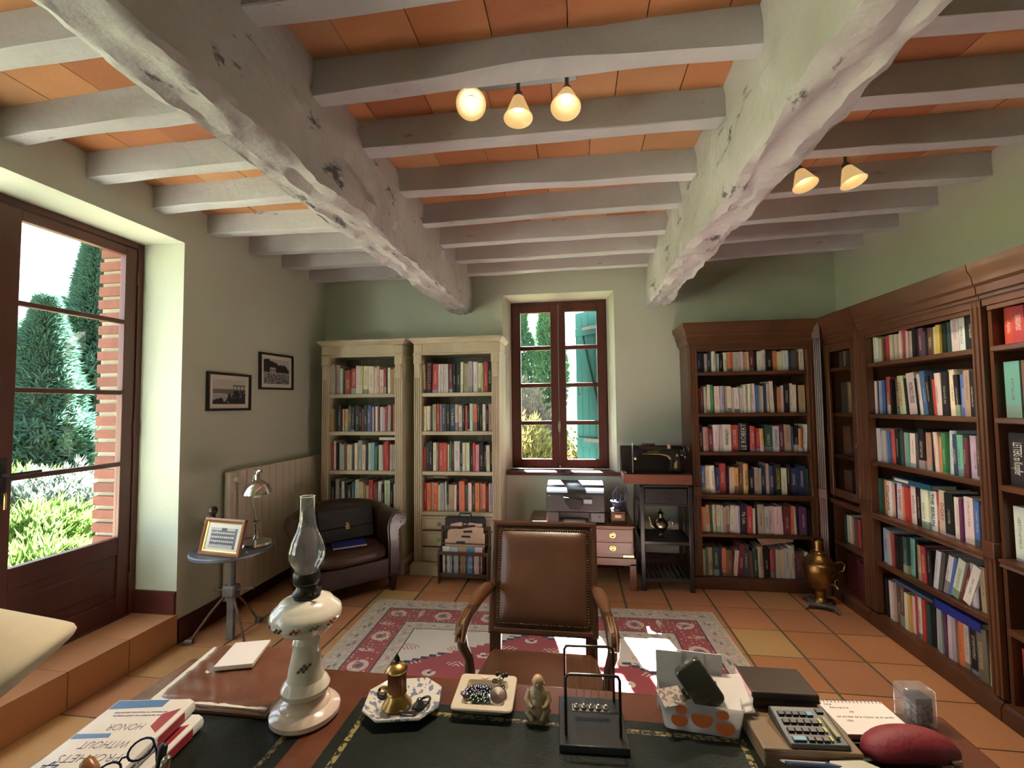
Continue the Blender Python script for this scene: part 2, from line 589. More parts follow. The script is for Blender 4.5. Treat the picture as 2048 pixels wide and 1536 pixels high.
for s in 'LMR':
    x0, x1 = JX[s]
    n = round((x1 - x0) / 0.285)
    for i in range(len(JY[s])):
        ya = sum(JY[s][i]) / 2 + 0.0425
        yb = (sum(JY[s][i + 1]) / 2 + 0.0425) if i + 1 < len(JY[s]) else YB + 0.02
        off = rng.uniform(-0.12, 0.12)
        for k in range(-1, n + 1):
            a = max(x0, x0 + off + k * 0.285)
            b = min(x1, x0 + off + (k + 1) * 0.285)
            if b - a < 0.03:
                continue
            key = (rng.randrange(4), round(b - a, 3), round(yb - ya, 3))
            if key not in ct:
                ct[key] = MB().box(-(b - a) / 2 + 0.002, (b - a) / 2 - 0.002, -(yb - ya) / 2 + 0.002, (yb - ya) / 2 - 0.002, 0, 0.03).mesh('ceiling_tile', TILE_C[key[0]], 0)
            inst('ceiling_tile', ct[key], ce, ((a + b) / 2, (ya + yb) / 2, 2.936 + rng.uniform(0, 0.005)))

# ------------------------------------------------------------------ garden door (two leaves) in the left wall
d1 = thing('door_1', None, None)
struct(d1, 'dark red wooden garden door with four panes')
MB().box(XD - 0.06, XD + 0.005, 2.615, 2.655, 0.19, 2.665).ob('door_frame', FRAMEWOOD, d1, bevel=0.003)
MB().box(XD - 0.06, XD + 0.005, 1.05, 1.09, 0.19, 2.665).ob('door_frame', FRAMEWOOD, d1, bevel=0.003)
MB().box(XD - 0.06, XD + 0.012, 1.09, 2.615, 0.185, 0.206).ob('door_sill', FRAMEWOOD, d1, bevel=0.003)
MB().box(XD - 0.06, XD + 0.005, 1.09, 2.615, 2.625, 2.665).ob('door_frame', FRAMEWOOD, d1, bevel=0.003)
for (a, b, hinge) in ((1.86, 2.61, 1), (1.095, 1.85, 0)):
    lf = MB()
    s0, s1 = (a, a + 0.11), (b - 0.075, b)
    if not hinge:
        s0, s1 = (a, a + 0.075), (b - 0.11, b)
    lf.box(XD - 0.045, XD, *s0, 0.2, 2.62)
    lf.box(XD - 0.045, XD, *s1, 0.2, 2.62)
    lf.box(XD - 0.045, XD, s0[1], s1[0], 2.56, 2.62)
    lf.box(XD - 0.045, XD, s0[1], s1[0], 0.60, 0.712)
    lf.box(XD - 0.045, XD, s0[1], s1[0], 0.2, 0.33)
    leaf = lf.ob('door_leaf', FRAMEWOOD, d1, bevel=0.004)
    for z in (1.18, 1.645, 2.112):
        MB().box(XD - 0.035, XD - 0.004, s0[1], s1[0], z - 0.014, z + 0.014).ob('muntin', FRAMEWOOD, leaf, bevel=0.004)
    zz = [0.712, 1.18, 1.645, 2.112, 2.56]
    for k in range(4):
        MB().box(XD - 0.025, XD - 0.021, s0[1], s1[0], zz[k], zz[k + 1]).ob('pane', PANE, leaf, smooth=0)
    MB().box(XD - 0.035, XD - 0.012, s0[1] + 0.0, s1[0], 0.33, 0.60).ob('door_panel', FRAMEWOOD, leaf, bevel=0.003)
    MB().box(XD - 0.03, XD - 0.004, s0[1] + 0.06, s1[0] - 0.06, 0.38, 0.55).ob('raised_panel', FRAMEWOOD, leaf, bevel=0.012, seg=1)
IRON = mat('black_iron', (0.02, 0.02, 0.022), (0.05, 0.048, 0.045), scale=20, rough=0.5, metal=0.6)
BRASS_OLD = mat('aged_brass', (0.42, 0.27, 0.09), (0.25, 0.15, 0.05), scale=14, rough=0.32, metal=1.0, bump=0.1, bscale=40)
MB().box(XD, XD + 0.008, 1.905, 1.945, 1.06, 1.29).ob('lock_plate', IRON, d1, bevel=0.004)
MB().tube([(XD + 0.005, 1.93, 1.205), (XD + 0.05, 1.93, 1.205), (XD + 0.055, 1.96, 1.206), (XD + 0.055, 2.06, 1.208)], 0.0085, 10).ob('lever_handle', IRON, d1)
MB().tube([(XD + 0.005, 1.925, 1.11), (XD + 0.03, 1.925, 1.11), (XD + 0.032, 1.925, 1.09), (XD + 0.032, 1.925, 1.03)], 0.006, 8).ob('key', BRASS_OLD, d1)
for z in (2.42, 1.40, 0.42):
    MB().lathe([(0.0, -0.05), (0.008, -0.048), (0.008, 0.048), (0.0, 0.05)], 10, (XD + 0.006, 2.613, z)).ob('hinge', FRAMEWOOD, d1)

# ------------------------------------------------------------------ casement window in the back wall
w1 = thing('window_1', None, None)
struct(w1, 'small red-brown casement window of eight panes')
YW = YB + 0.2
MB().box(-0.69, -0.645, YW, YW + 0.07, 0.89, 2.625).ob('window_frame', FRAMEWOOD, w1, bevel=0.003)
MB().box(0.305, 0.345, YW, YW + 0.07, 0.89, 2.625).ob('window_frame', FRAMEWOOD, w1, bevel=0.003)
MB().box(-0.645, 0.305, YW, YW + 0.07, 2.575, 2.625).ob('window_frame', FRAMEWOOD, w1, bevel=0.003)
MB().box(-0.645, 0.305, YW, YW + 0.07, 0.89, 0.905).ob('window_frame', FRAMEWOOD, w1, bevel=0.003)
for (a, b) in ((-0.643, -0.171), (-0.169, 0.303)):
    p, q = (a + 0.085, b - 0.078) if a < -0.3 else (a + 0.072, b - 0.085)
    c = MB().box(a, p, YW - 0.012, YW + 0.035, 0.907, 2.573).box(q, b, YW - 0.012, YW + 0.035, 0.907, 2.573)
    c.box(p, q, YW - 0.012, YW + 0.035, 2.485, 2.573).box(p, q, YW - 0.012, YW + 0.035, 0.907, 0.985)
    cs = c.ob('casement', FRAMEWOOD, w1, bevel=0.004)
    zz = [0.985, 1.352, 1.735, 2.118, 2.485]
    for z in zz[1:4]:
        MB().box(p, q, YW - 0.006, YW + 0.03, z - 0.021, z + 0.021).ob('muntin', FRAMEWOOD, cs, bevel=0.004)
    for k in range(4):
        MB().box(p, q, YW + 0.01, YW + 0.014, zz[k], zz[k + 1]).ob('pane', PANE, cs, smooth=0)
BRASS_DULL = mat('dull_pewter', (0.42, 0.38, 0.32), (0.3, 0.27, 0.22), scale=20, rough=0.4, metal=0.8)
MB().box(-0.182, -0.158, YW - 0.017, YW - 0.012, 1.29, 1.37).ob('handle_plate', BRASS_DULL, w1, bevel=0.002)
MB().tube([(-0.17, YW - 0.015, 1.335), (-0.17, YW - 0.05, 1.335), (-0.172, YW - 0.055, 1.31), (-0.168, YW - 0.052, 1.26)], [0.006, 0.007, 0.009, 0.007], 8).ob('window_handle', BRASS_DULL, w1)
struct(MB().box(-0.715, 0.40, YB - 0.035, YW, 0.855, 0.889).ob('trim_2', FRAMEWOOD, bevel=0.006), 'dark wooden window sill')


# second window on the garden side, behind the viewpoint
w2 = thing('window_2', None, None)
struct(w2, 'garden-side window behind the viewpoint')
for a in (-1.0, -0.275, 0.45):
    MB().box(XD - 0.05, XD, a, a + 0.05, 0.85, 2.35).ob('window_frame', FRAMEWOOD, w2, bevel=0.003)
for z in (0.85, 2.30):
    for a, b in ((-0.95, -0.275), (-0.225, 0.45)):
        MB().box(XD - 0.05, XD, a, b, z, z + 0.05).ob('window_frame', FRAMEWOOD, w2, bevel=0.003)
for a, b in ((-0.95, -0.275), (-0.225, 0.45)):
    MB().box(XD - 0.028, XD - 0.024, a, b, 0.90, 2.30).ob('pane', PANE, w2, smooth=0)
# ------------------------------------------------------------------ outside: brick reveal, shutter, garden
BRICK = mat('red_brick', (0.13, 0.038, 0.025), (0.10, 0.029, 0.019), scale=14, rough=0.9, bump=0.3, bscale=60, vary=0.14)
MORTAR = mat('pale_mortar', (0.30, 0.265, 0.21), (0.25, 0.22, 0.175), scale=20, rough=0.95, bump=0.2)
bp = struct(MB().box(-3.2, -3.0, 2.612, 2.655, 0.0, 2.66).ob('brick_pillar', MORTAR, smooth=0), 'brick quoin beside the garden door')
bm_ = [MB().box(-0.102, 0.095, 0, 0.05, -0.031 + a, 0.031 - b).mesh('brick', BRICK, 0) for a, b in ((0, 0), (0.003, 0.002), (0.0, 0.004))]
rng = random.Random(5)
for i in range(30):
    o = inst('brick', bm_[rng.randrange(3)], bp, (-3.1 + rng.uniform(-0.004, 0.004), 2.59 + rng.uniform(-0.004, 0.004), 0.05 + i * 0.088))
struct(MB().box(-3.215, XL - 0.57, 2.655, 6.0, -0.3, 3.4).ob('wall_outer', MORTAR, smooth=0), 'rendered outer wall face')

GRASS = mat('sunlit_lawn', (0.11, 0.14, 0.045), (0.18, 0.18, 0.08), scale=1.2, rough=0.95, bump=0.5, bscale=30)
GRAVEL = mat('pale_gravel', (0.24, 0.22, 0.175), (0.18, 0.165, 0.13), scale=8, rough=0.95, bump=0.5, bscale=60)
struct(MB().grid(30, 30, lambda u, v: (-45 + u * 90, -30 + v * 90, -0.25 + 0.08 * noise.noise(Vector((u * 9, v * 9, 1))))).ob('ground', GRASS), 'sunlit lawn around the house')
struct(MB().box(-8.0, -3.3, -5.0, 1.9, -0.2, -0.165).ob('bounce_gravel', GRAVEL, bevel=0.01), 'unseen pale gravel added to keep garden bounce light neutral')  # out of view, added so light bounced indoors stays neutral instead of lawn green
struct(MB().box(-9.0, -3.3, 2.2, 4.4, -0.2, -0.165).ob('path', GRAVEL, bevel=0.01), 'pale gravel path outside the garden door')

GREEN_SH = mat('green_shutter_paint', (0.008, 0.036, 0.038), (0.012, 0.05, 0.05), scale=5, rough=0.9, spec=0.1, stretch=(1, 1, 0.15), bump=0.1)
sh = thing('window_shutter', 'open green plank shutter outside the small casement window', 'shutter', (0.375, YB + 0.53, 0.90), R(134))
for k in range(5):
    MB().box(0.02 + k * 0.1, 0.117 + k * 0.1, -0.012, 0.012, 0, 1.70).ob('plank', GREEN_SH, sh, bevel=0.003)
for z in (0.16, 1.42):
    MB().box(0.03, 0.50, 0.012, 0.036, z, z + 0.10).ob('ledge', GREEN_SH, sh, bevel=0.003)
MB().prism([(0.06, 0.26), (0.14, 0.26), (0.47, 1.42), (0.39, 1.42)], 0.012, 0.034, 'y').ob('brace', GREEN_SH, sh, bevel=0.003)
for z in (0.2, 1.46):
    MB().box(0.0, 0.38, 0.036, 0.041, z + 0.015, z + 0.055).ob('strap_hinge', IRON, sh, bevel=0.002)
MB().tube([(0.44, 0.036, 0.85), (0.44, 0.06, 0.84), (0.44, 0.062, 0.76), (0.44, 0.036, 0.75)], 0.006, 8).ob('shutter_hook', IRON, sh)


def leaves_mat(name, a, b):
    m = mat(name, a, b, scale=0.8, rough=0.8, lo=0.3, hi=0.7)
    nt = m.node_tree
    p = nt.nodes['Principled BSDF']
    tr = _n(nt, 'ShaderNodeBsdfTranslucent')
    nt.links.new(p.inputs['Base Color'].links[0].from_socket, tr.inputs['Color'])
    mx = _n(nt, 'ShaderNodeMixShader')
    mx.inputs['Fac'].default_value = 0.45
    out = nt.nodes['Material Output']
    nt.links.new(p.outputs[0], mx.inputs[1])
    nt.links.new(tr.outputs[0], mx.inputs[2])
    nt.links.new(mx.outputs[0], out.inputs['Surface'])
    return m


BARK = mat('bark', (0.12, 0.08, 0.055), (0.07, 0.05, 0.035), scale=8, rough=0.95, bump=0.6, stretch=(1, 1, 0.2))
LF_CEDAR = leaves_mat('cedar_needles', (0.035, 0.095, 0.07), (0.065, 0.15, 0.105))
LF_JUN = leaves_mat('juniper_needles', (0.075, 0.15, 0.03), (0.13, 0.22, 0.05))
LF_CYP = leaves_mat('cypress_needles', (0.035, 0.10, 0.055), (0.065, 0.15, 0.07))
LF_HEDGE = leaves_mat('autumn_hedge_leaf', (0.13, 0.085, 0.025), (0.09, 0.12, 0.03))
LF_SILVER = leaves_mat('silver_shrub_leaf', (0.20, 0.23, 0.21), (0.13, 0.18, 0.13))


def spray(mb, p, d, L, w, rg, n=3):
    """A little tuft of pointed leaf blades, each a thin folded triangle pair."""
    x, y = _basis(d)
    for k in range(n):
        a = rg.uniform(0, 2 * PI)
        side = (x * math.cos(a) + y * math.sin(a))
        tip = p + (d + side * rg.uniform(0.2, 0.9)).normalized() * L * rg.uniform(0.7, 1.2)
        s2 = d.cross(side) * w * 0.5
        up = side * w * 0.25
        mb.add([p - s2, p + s2, tip, p.lerp(tip, 0.55) + up], [(0, 3, 2), (1, 2, 3), (0, 1, 3)])


def conifer(name, label, loc, h, r, material, dens, L, seed, trunk=0.16, droop=-0.15, group=None, base=0.06, power=0.95, narrow=False):
    rg = random.Random(seed)
    t = thing(name, label, 'tree', loc, group=group)
    MB().tube([(0, 0, 0), (0.03, 0.02, h * 0.5), (0, 0, h * 0.97)], [trunk, trunk * 0.6, 0.02], 10).ob('trunk', BARK, t)
    fo, br = MB(), MB()
    n = int(dens)
    for i in range(n):
        u = rg.random() ** 1.1
        z = h * (base + (1 - base) * u)
        rr = r * ((1 - u) ** power if not narrow else (math.sin(PI * min(1, 0.12 + u * 0.86)) ** 0.6)) * (0.75 + 0.4 * noise.noise(Vector((u * 6, seed, 0))))
        a = rg.uniform(0, 2 * PI)
        lump = 0.8 + 0.35 * noise.noise(Vector((math.cos(a) * 1.5, math.sin(a) * 1.5, z * 1.1 + seed)))
        q = rr * lump * (rg.random() ** 0.45)
        p = Vector((math.cos(a) * q, math.sin(a) * q, z + droop * q))
        d = Vector((math.cos(a), math.sin(a), rg.uniform(-0.2, 0.7) + (1.2 if narrow else 0))).normalized()
        spray(fo, p, d, L, L * 0.28, rg, 4)
        if i % 40 == 0 and not narrow:
            br.tube([(0, 0, z), (p.x * 0.6, p.y * 0.6, z + 0.1), tuple(p)], [0.04, 0.025, 0.008], 5)
    fo.ob('foliage', material, t, smooth=0)
    if not narrow and br.v:
        br.ob('branches', BARK, t)
    return t


def shrub(name, label, loc, rx, ry, rz, material, dens, L, seed, cat='shrub', flat=0.5, group=None):
    rg = random.Random(seed)
    t = thing(name, label, cat, loc, group=group)
    fo, br = MB(), MB()
    for i in range(dens):
        a, el = rg.uniform(0, 2 * PI), math.asin(rg.uniform(0, 1))
        k = (0.6 + 0.4 * rg.random()) * (0.8 + 0.4 * noise.noise(Vector((math.cos(a) * 2, math.sin(a) * 2, el * 2 + seed))))
        p = Vector((math.cos(a) * math.cos(el) * rx * k, math.sin(a) * math.cos(el) * ry * k, math.sin(el) * rz * k))
        d = Vector((p.x / rx, p.y / ry, p.z / rz * flat + 0.35)).normalized()
        spray(fo, p, d, L, L * 0.25, rg, 4)
        if i % 60 == 0:
            br.tube([(0, 0, 0), tuple(p * 0.5 + Vector((0, 0, 0.05))), tuple(p)], [0.02, 0.014, 0.005], 5)
    fo.ob('foliage', material, t, smooth=0)
    br.ob('stems', BARK, t)
    return t


TG = 'conifers beyond the garden door'
conifer('blue_cedar', 'tallest blue-green conifer behind the brick quoin, seen through the garden door', (-15.4, 12.3, -0.3), 7.6, 2.3, LF_CEDAR, 9500, 0.30, 1, group=TG)
conifer('blue_cedar', 'broad dark conifer in the middle of the garden door glass', (-12.6, 9.0, -0.3), 4.5, 1.9, LF_CEDAR, 8000, 0.27, 2, group=TG)
conifer('blue_cedar', 'lower conifer nearest the door handle side of the glass', (-17.4, 11.2, -0.3), 5.6, 2.0, LF_CEDAR, 7000, 0.27, 3, group=TG)
conifer('blue_cedar', 'distant conifer filling the gap between the other garden conifers', (-21.0, 15.6, -0.3), 6.4, 2.6, LF_CEDAR, 6000, 0.33, 14, group=TG)
JG = 'shrubs outside the garden door'
shrub('juniper_bush', 'bright green spreading juniper just outside the garden door', (-4.7, 3.35, -0.25), 0.95, 0.75, 0.62, LF_JUN, 2200, 0.17, 21, group=JG)
shrub('juniper_bush', 'lighter green juniper behind the nearest one', (-6.3, 4.3, -0.25), 1.2, 1.0, 0.72, LF_JUN, 2000, 0.2, 22, group=JG)
shrub('silver_bush', 'silvery flowering bush between the junipers and the conifers', (-8.6, 6.3, -0.25), 1.5, 1.2, 0.85, LF_SILVER, 1700, 0.2, 23, group=JG)
shrub('yellow_bush', 'low yellow-green bush in front of the conifers', (-10.4, 7.0, -0.25), 0.9, 0.9, 0.7, LF_JUN, 1300, 0.25, 24, group=JG)
CG = 'cypresses behind the casement window'
conifer('cypress_tree', 'slim cypress in the leftmost upper pane of the casement window', (-1.74, 13.0, -0.3), 5.4, 1.10, LF_CYP, 6000, 0.16, 31, narrow=True, group=CG)
conifer('cypress_tree', 'slim cypress beside the middle post of the casement window', (-0.68, 12.4, -0.3), 5.6, 0.74, LF_CYP, 6000, 0.16, 32, narrow=True, group=CG)
rg = random.Random(9)
for i, (x, lab) in enumerate(((-2.6, 'rounded autumn hedge bush left of the window view'), (-1.0, 'rounded autumn hedge bush in the middle of the window view'), (0.6, 'rounded autumn hedge bush beside the green shutter'))):
    shrub('hedge_bush', lab, (x, 8.3 + 0.2 * i, -0.25), 1.1, 0.8, 1.75, LF_HEDGE, 2200, 0.14, 40 + i, cat='bush', group='hedge bushes behind the casement window')
LF_PINK = leaves_mat('dusty_pink_leaf', (0.16, 0.12, 0.115), (0.10, 0.12, 0.085))
shrub('flowering_shrub', 'dusty pink shrub between the hedge and the cypresses in the window view', (-1.05, 10.6, -0.25), 0.9, 0.6, 2.6, LF_PINK, 2600, 0.12, 61, cat='shrub')
# ------------------------------------------------------------------ bookcases
CREAM = mat('distressed_cream_paint', (0.56, 0.50, 0.36), (0.42, 0.37, 0.255), scale=5, rough=0.65, stretch=(1, 1, 0.18), bump=0.12, bscale=25, vary=0.03, lo=0.35, hi=0.75)
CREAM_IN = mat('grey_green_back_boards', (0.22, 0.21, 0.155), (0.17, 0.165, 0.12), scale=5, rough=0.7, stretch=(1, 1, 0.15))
KNOB_M = mat('painted_knob', (0.34, 0.31, 0.24), (0.26, 0.23, 0.17), scale=20, rough=0.5)


def fluted(x0, x1, y0, y1, n=3, dep=0.008):
    """Plan outline of a pilaster with n grooves on its front (y0 side)."""
    pts = [(x1, y1), (x0, y1), (x0, y0)]
    w = x1 - x0
    m = 0.16 * w
    g = (w - 2 * m) / (2 * n - 1)
    for k in range(n):
        a = x0 + m + 2 * k * g
        pts += [(a, y0), (a + 0.2 * g, y0 + dep), (a + 0.8 * g, y0 + dep), (a + g, y0)]
    pts += [(x1, y0)]
    return pts


CREAM_Z = [1.642, 1.284, 0.915, 0.548]


def cream_case(label, x0):
    t = thing('cream_bookcase', label, 'bookcase', (x0, 4.01, 0), 0, 'cream bookcases left of the window')
    w, d = 0.81, 0.36
    p = 0.072
    for a in (0, w - p):
        MB().prism(fluted(a, a + p, 0.0, d, 3), 0.10, 2.02, 'z').ob('side_post', CREAM, t, smooth=0)
        MB().box(a - 0.004, a + p + 0.004, -0.012, 0.05, 1.93, 2.02).ob('capital', CREAM, t, bevel=0.006)
        MB().prism([(-0.022, 1.93), (0.0, 1.93), (0.0, 1.80), (-0.008, 1.82), (-0.018, 1.87)], a + 0.012, a + p - 0.012, 'x').ob('corbel', CREAM, t)
        MB().box(a, a + p + 0.012, -0.016, 0.05, 2.035, 2.115).ob('frieze_block', CREAM, t, bevel=0.006)
    for k in range(9):
        bw = (w - 2 * p) / 9
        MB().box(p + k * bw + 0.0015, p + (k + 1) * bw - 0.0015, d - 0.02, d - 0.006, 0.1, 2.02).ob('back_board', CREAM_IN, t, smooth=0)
    MB().box(0.0, w, -0.004, d, 2.02, 2.12).ob('frieze', CREAM, t, bevel=0.003)
    MB().cornice(0, w, 0, d, [(-0.02, 2.12), (0.006, 2.12), (0.012, 2.128), (0.02, 2.14), (0.035, 2.152), (0.035, 2.17), (-0.02, 2.17)]).ob('cornice', CREAM, t, smooth=25)
    MB().box(0, w, 0, d, 2.12, 2.165).ob('top_panel', CREAM, t, smooth=0)
    MB().cornice(0, w, 0, d, [(-0.02, 2.012), (0.006, 2.012), (0.010, 2.022), (0.006, 2.032), (-0.02, 2.032)]).ob('astragal', CREAM, t, smooth=25)
    MB().cornice(0, w, 0, d, [(-0.03, 0.0), (0.03, 0.0), (0.03, 0.085), (0.02, 0.1), (0.004, 0.11), (-0.03, 0.11)]).ob('plinth', CREAM, t, smooth=25)
    for z in CREAM_Z:
        MB().box(p - 0.003, w - p + 0.003, 0.012, d - 0.02, z - 0.018, z + 0.016).ob('shelf', CREAM, t, bevel=0.003)
    for z0, z1 in ((0.402, 0.524), (0.255, 0.388), (0.115, 0.242)):
        dr = MB().box(p + 0.003, w - p - 0.003, 0.004, 0.30, z0, z1).ob('drawer', CREAM, t, bevel=0.004)
        MB().cornice(p + 0.045, w - p - 0.045, -0.002, 0.006, [(0, z0 + 0.02), (0.008, z0 + 0.02), (0.008, z1 - 0.02), (0, z1 - 0.02)]).ob('drawer_panel', CREAM, dr, smooth=0)
        for fx in (0.26, 0.74):
            MB().lathe([(0.0, 0), (0.008, 0.002), (0.007, 0.012), (0.017, 0.02), (0.019, 0.028), (0.012, 0.034), (0, 0.036)], 14, (p + fx * (w - 2 * p), -0.004, (z0 + z1) / 2), rot=Matrix.Rotation(R(90), 3, 'X')).ob('knob', KNOB_M, dr)
    return t


cream_case('left cream bookcase beside the radiator and behind the leather armchair', -2.423)
cream_case('cream bookcase next to the window with drawers under its shelves', -1.498)

DARK_Z = [1.80, 1.45, 1.125, 0.775, 0.445, 0.09]     # top face height of each shelf front


def dark_case(name, label, loc, rz, w, posts=(True, True), glazed=False, d=0.36, ins=(0, 0)):
    t = thing(name, label, 'bookcase', loc, rz, 'mahogany library bookcases')
    pw = 0.06
    MB().box(0, 0.02, 0.02, d, 0.0, 2.08).ob('side_panel', MAHOG, t, smooth=0)
    MB().box(w - 0.02, w, 0.02, d, 0.0, 2.08).ob('side_panel', MAHOG, t, smooth=0)
    MB().box(0.02, w - 0.02, d - 0.015, d, 0.0, 2.08).ob('back_panel', MAHOG_IN, t, smooth=0)
    x0, x1 = 0.02, w - 0.02
    if posts[0]:
        MB().prism(fluted(0, pw, -0.006, 0.04, 2, 0.006), 0.10, 2.03, 'z').ob('pilaster', MAHOG, t, smooth=0)
        MB().box(-0.004, pw + 0.004, -0.014, 0.04, 0.76, 0.84).ob('pilaster_block', MAHOG, t, bevel=0.004)
        x0 = pw
    if posts[1]:
        MB().prism(fluted(w - pw, w, -0.006, 0.04, 2, 0.006), 0.10, 2.03, 'z').ob('pilaster', MAHOG, t, smooth=0)
        MB().box(w - pw - 0.004, w + 0.004, -0.014, 0.04, 0.76, 0.84).ob('pilaster_block', MAHOG, t, bevel=0.004)
        x1 = w - pw
    MB().box(0.0, w, -0.004, 0.02, 2.0, 2.09).ob('frieze', MAHOG, t, bevel=0.003)
    MB().cornice(0, w, 0.0, d, [(-0.03, 2.04), (0.012, 2.04), (0.014, 2.055), (0.024, 2.062), (0.026, 2.10), (0.036, 2.115), (0.040, 2.15), (0.058, 2.18), (0.062, 2.215), (-0.03, 2.215)], ins).ob('cornice', MAHOG, t, smooth=25)
    MB().box(0, w, 0, d, 2.08, 2.205).ob('top_panel', MAHOG, t, smooth=0)
    MB().cornice(0, w, 0.0, d, [(-0.03, 0.0), (0.022, 0.0), (0.022, 0.06), (0.016, 0.075), (0.006, 0.088), (-0.03, 0.088)], ins).ob('plinth', MAHOG, t, smooth=25)
    for i, z in enumerate(DARK_Z):
        th = 0.045 if i == 3 else 0.028
        s = MB().box(x0 - 0.004, x1 + 0.004, 0.008, d - 0.015, z - th, z).ob('shelf', MAHOG, t, bevel=0.004)
        if i == 3:
            MB().prism([(0.008, z - th), (-0.012, z - th + 0.01), (-0.006, z - 0.022), (-0.014, z - 0.012), (-0.014, z - 0.002), (0.008, z)], x0, x1, 'x').ob('moulding', MAHOG, s, smooth=25)
        if i == 0:
            MB().box(x0, x1, 0.0, 0.012, 1.975, 2.0).ob('lintel', MAHOG, t, bevel=0.003)
    if glazed:
        f = MB().box(x0, x0 + 0.05, -0.008, 0.014, 0.80, 1.99).box(x1 - 0.05, x1, -0.008, 0.014, 0.80, 1.99)
        f.box(x0 + 0.05, x1 - 0.05, -0.008, 0.014, 0.80, 0.86).box(x0 + 0.05, x1 - 0.05, -0.008, 0.014, 1.93, 1.99)
        dr = f.ob('cabinet_door', MAHOG, t, bevel=0.004)
        MB().box(x0 + 0.05, x1 - 0.05, 0.0, 0.004, 0.86, 1.93).ob('pane', glass_mat('cabinet_glass', (0.9, 0.88, 0.84), 0.06), dr, smooth=0)
        MB().tube([(x0 + 0.03, -0.01, 1.33), (x0 + 0.03, -0.022, 1.335), (x0 + 0.03, -0.022, 1.30), (x0 + 0.03, -0.01, 1.295)], 0.004, 8).ob('latch', BRASS_OLD, dr)
        MB().box(x1 - 0.04, x1 - 0.012, -0.012, -0.008, 1.20, 1.245).ob('key_plate', BRASS_OLD, dr, bevel=0.002)
    return t


BACKCASE = dark_case('mahogany_bookcase', 'mahogany bookcase on the window wall beside the sewing machine', (0.965, 3.98, 0), 0, 0.985, ins=(0, 1))
GLAZED = dark_case('glazed_bookcase', 'narrow mahogany bookcase with a glazed door in the room corner', (2.01, 3.96, 0), R(-90), 0.465, (False, True), True, 0.325, (1, 1))
SIDECASE = dark_case('mahogany_bookcase', 'wide mahogany bookcase on the side wall with its shelves fully filled', (2.01, 3.49, 0), R(-90), 0.97, (True, True), False, 0.325, (1, 1))
NEARCASE = dark_case('mahogany_bookcase', 'mahogany bookcase cut off by the edge of the picture', (2.01, 2.515, 0), R(-90), 0.97, (False, True), False, 0.325, (1, 0))
# angled corner column between the two runs
cc = thing('corner_column', 'fluted corner column joining the two mahogany bookcase runs', 'column', (1.972, 3.965, 0), R(-45))
MB().prism(fluted(-0.025, 0.025, -0.03, 0.02, 3, 0.006), 0.10, 2.05, 'z').ob('shaft', MAHOG, cc, smooth=0)
MB().box(-0.032, 0.032, -0.038, 0.02, 0.0, 0.10).ob('base_block', MAHOG, cc, bevel=0.004)
MB().box(-0.03, 0.03, -0.036, 0.02, 0.76, 0.84).ob('middle_block', MAHOG, cc, bevel=0.004)
MB().prism([(-0.032, 2.05), (0.032, 2.05), (0.03, 2.15), (0.012, 2.21), (-0.012, 2.21), (-0.03, 2.15)], -0.045, 0.02, 'y').ob('finial', MAHOG, cc, bevel=0.004)
# ------------------------------------------------------------------ books
PAL = {'w': ((0.72, 0.69, 0.60), 'white'), 'c': ((0.66, 0.57, 0.39), 'cream'), 't': ((0.45, 0.33, 0.21), 'tan'), 'k': ((0.018, 0.017, 0.02), 'black'),
       'g': ((0.085, 0.085, 0.09), 'charcoal'), 's': ((0.42, 0.43, 0.46), 'grey'), 'r': ((0.50, 0.035, 0.03), 'red'), 'm': ((0.17, 0.025, 0.035), 'maroon'),
       'o': ((0.72, 0.20, 0.05), 'orange'), 'y': ((0.66, 0.47, 0.07), 'yellow'), 'n': ((0.025, 0.045, 0.13), 'navy'), 'b': ((0.05, 0.16, 0.45), 'blue'),
       'l': ((0.27, 0.46, 0.62), 'light blue'), 'e': ((0.04, 0.24, 0.09), 'green'), 'd': ((0.03, 0.085, 0.075), 'dark green'), 'a': ((0.12, 0.42, 0.36), 'teal'),
       'p': ((0.62, 0.28, 0.27), 'pink'), 'u': ((0.14, 0.035, 0.12), 'purple'), 'h': ((0.18, 0.085, 0.045), 'brown'), 'v': ((0.20, 0.18, 0.10), 'olive')}


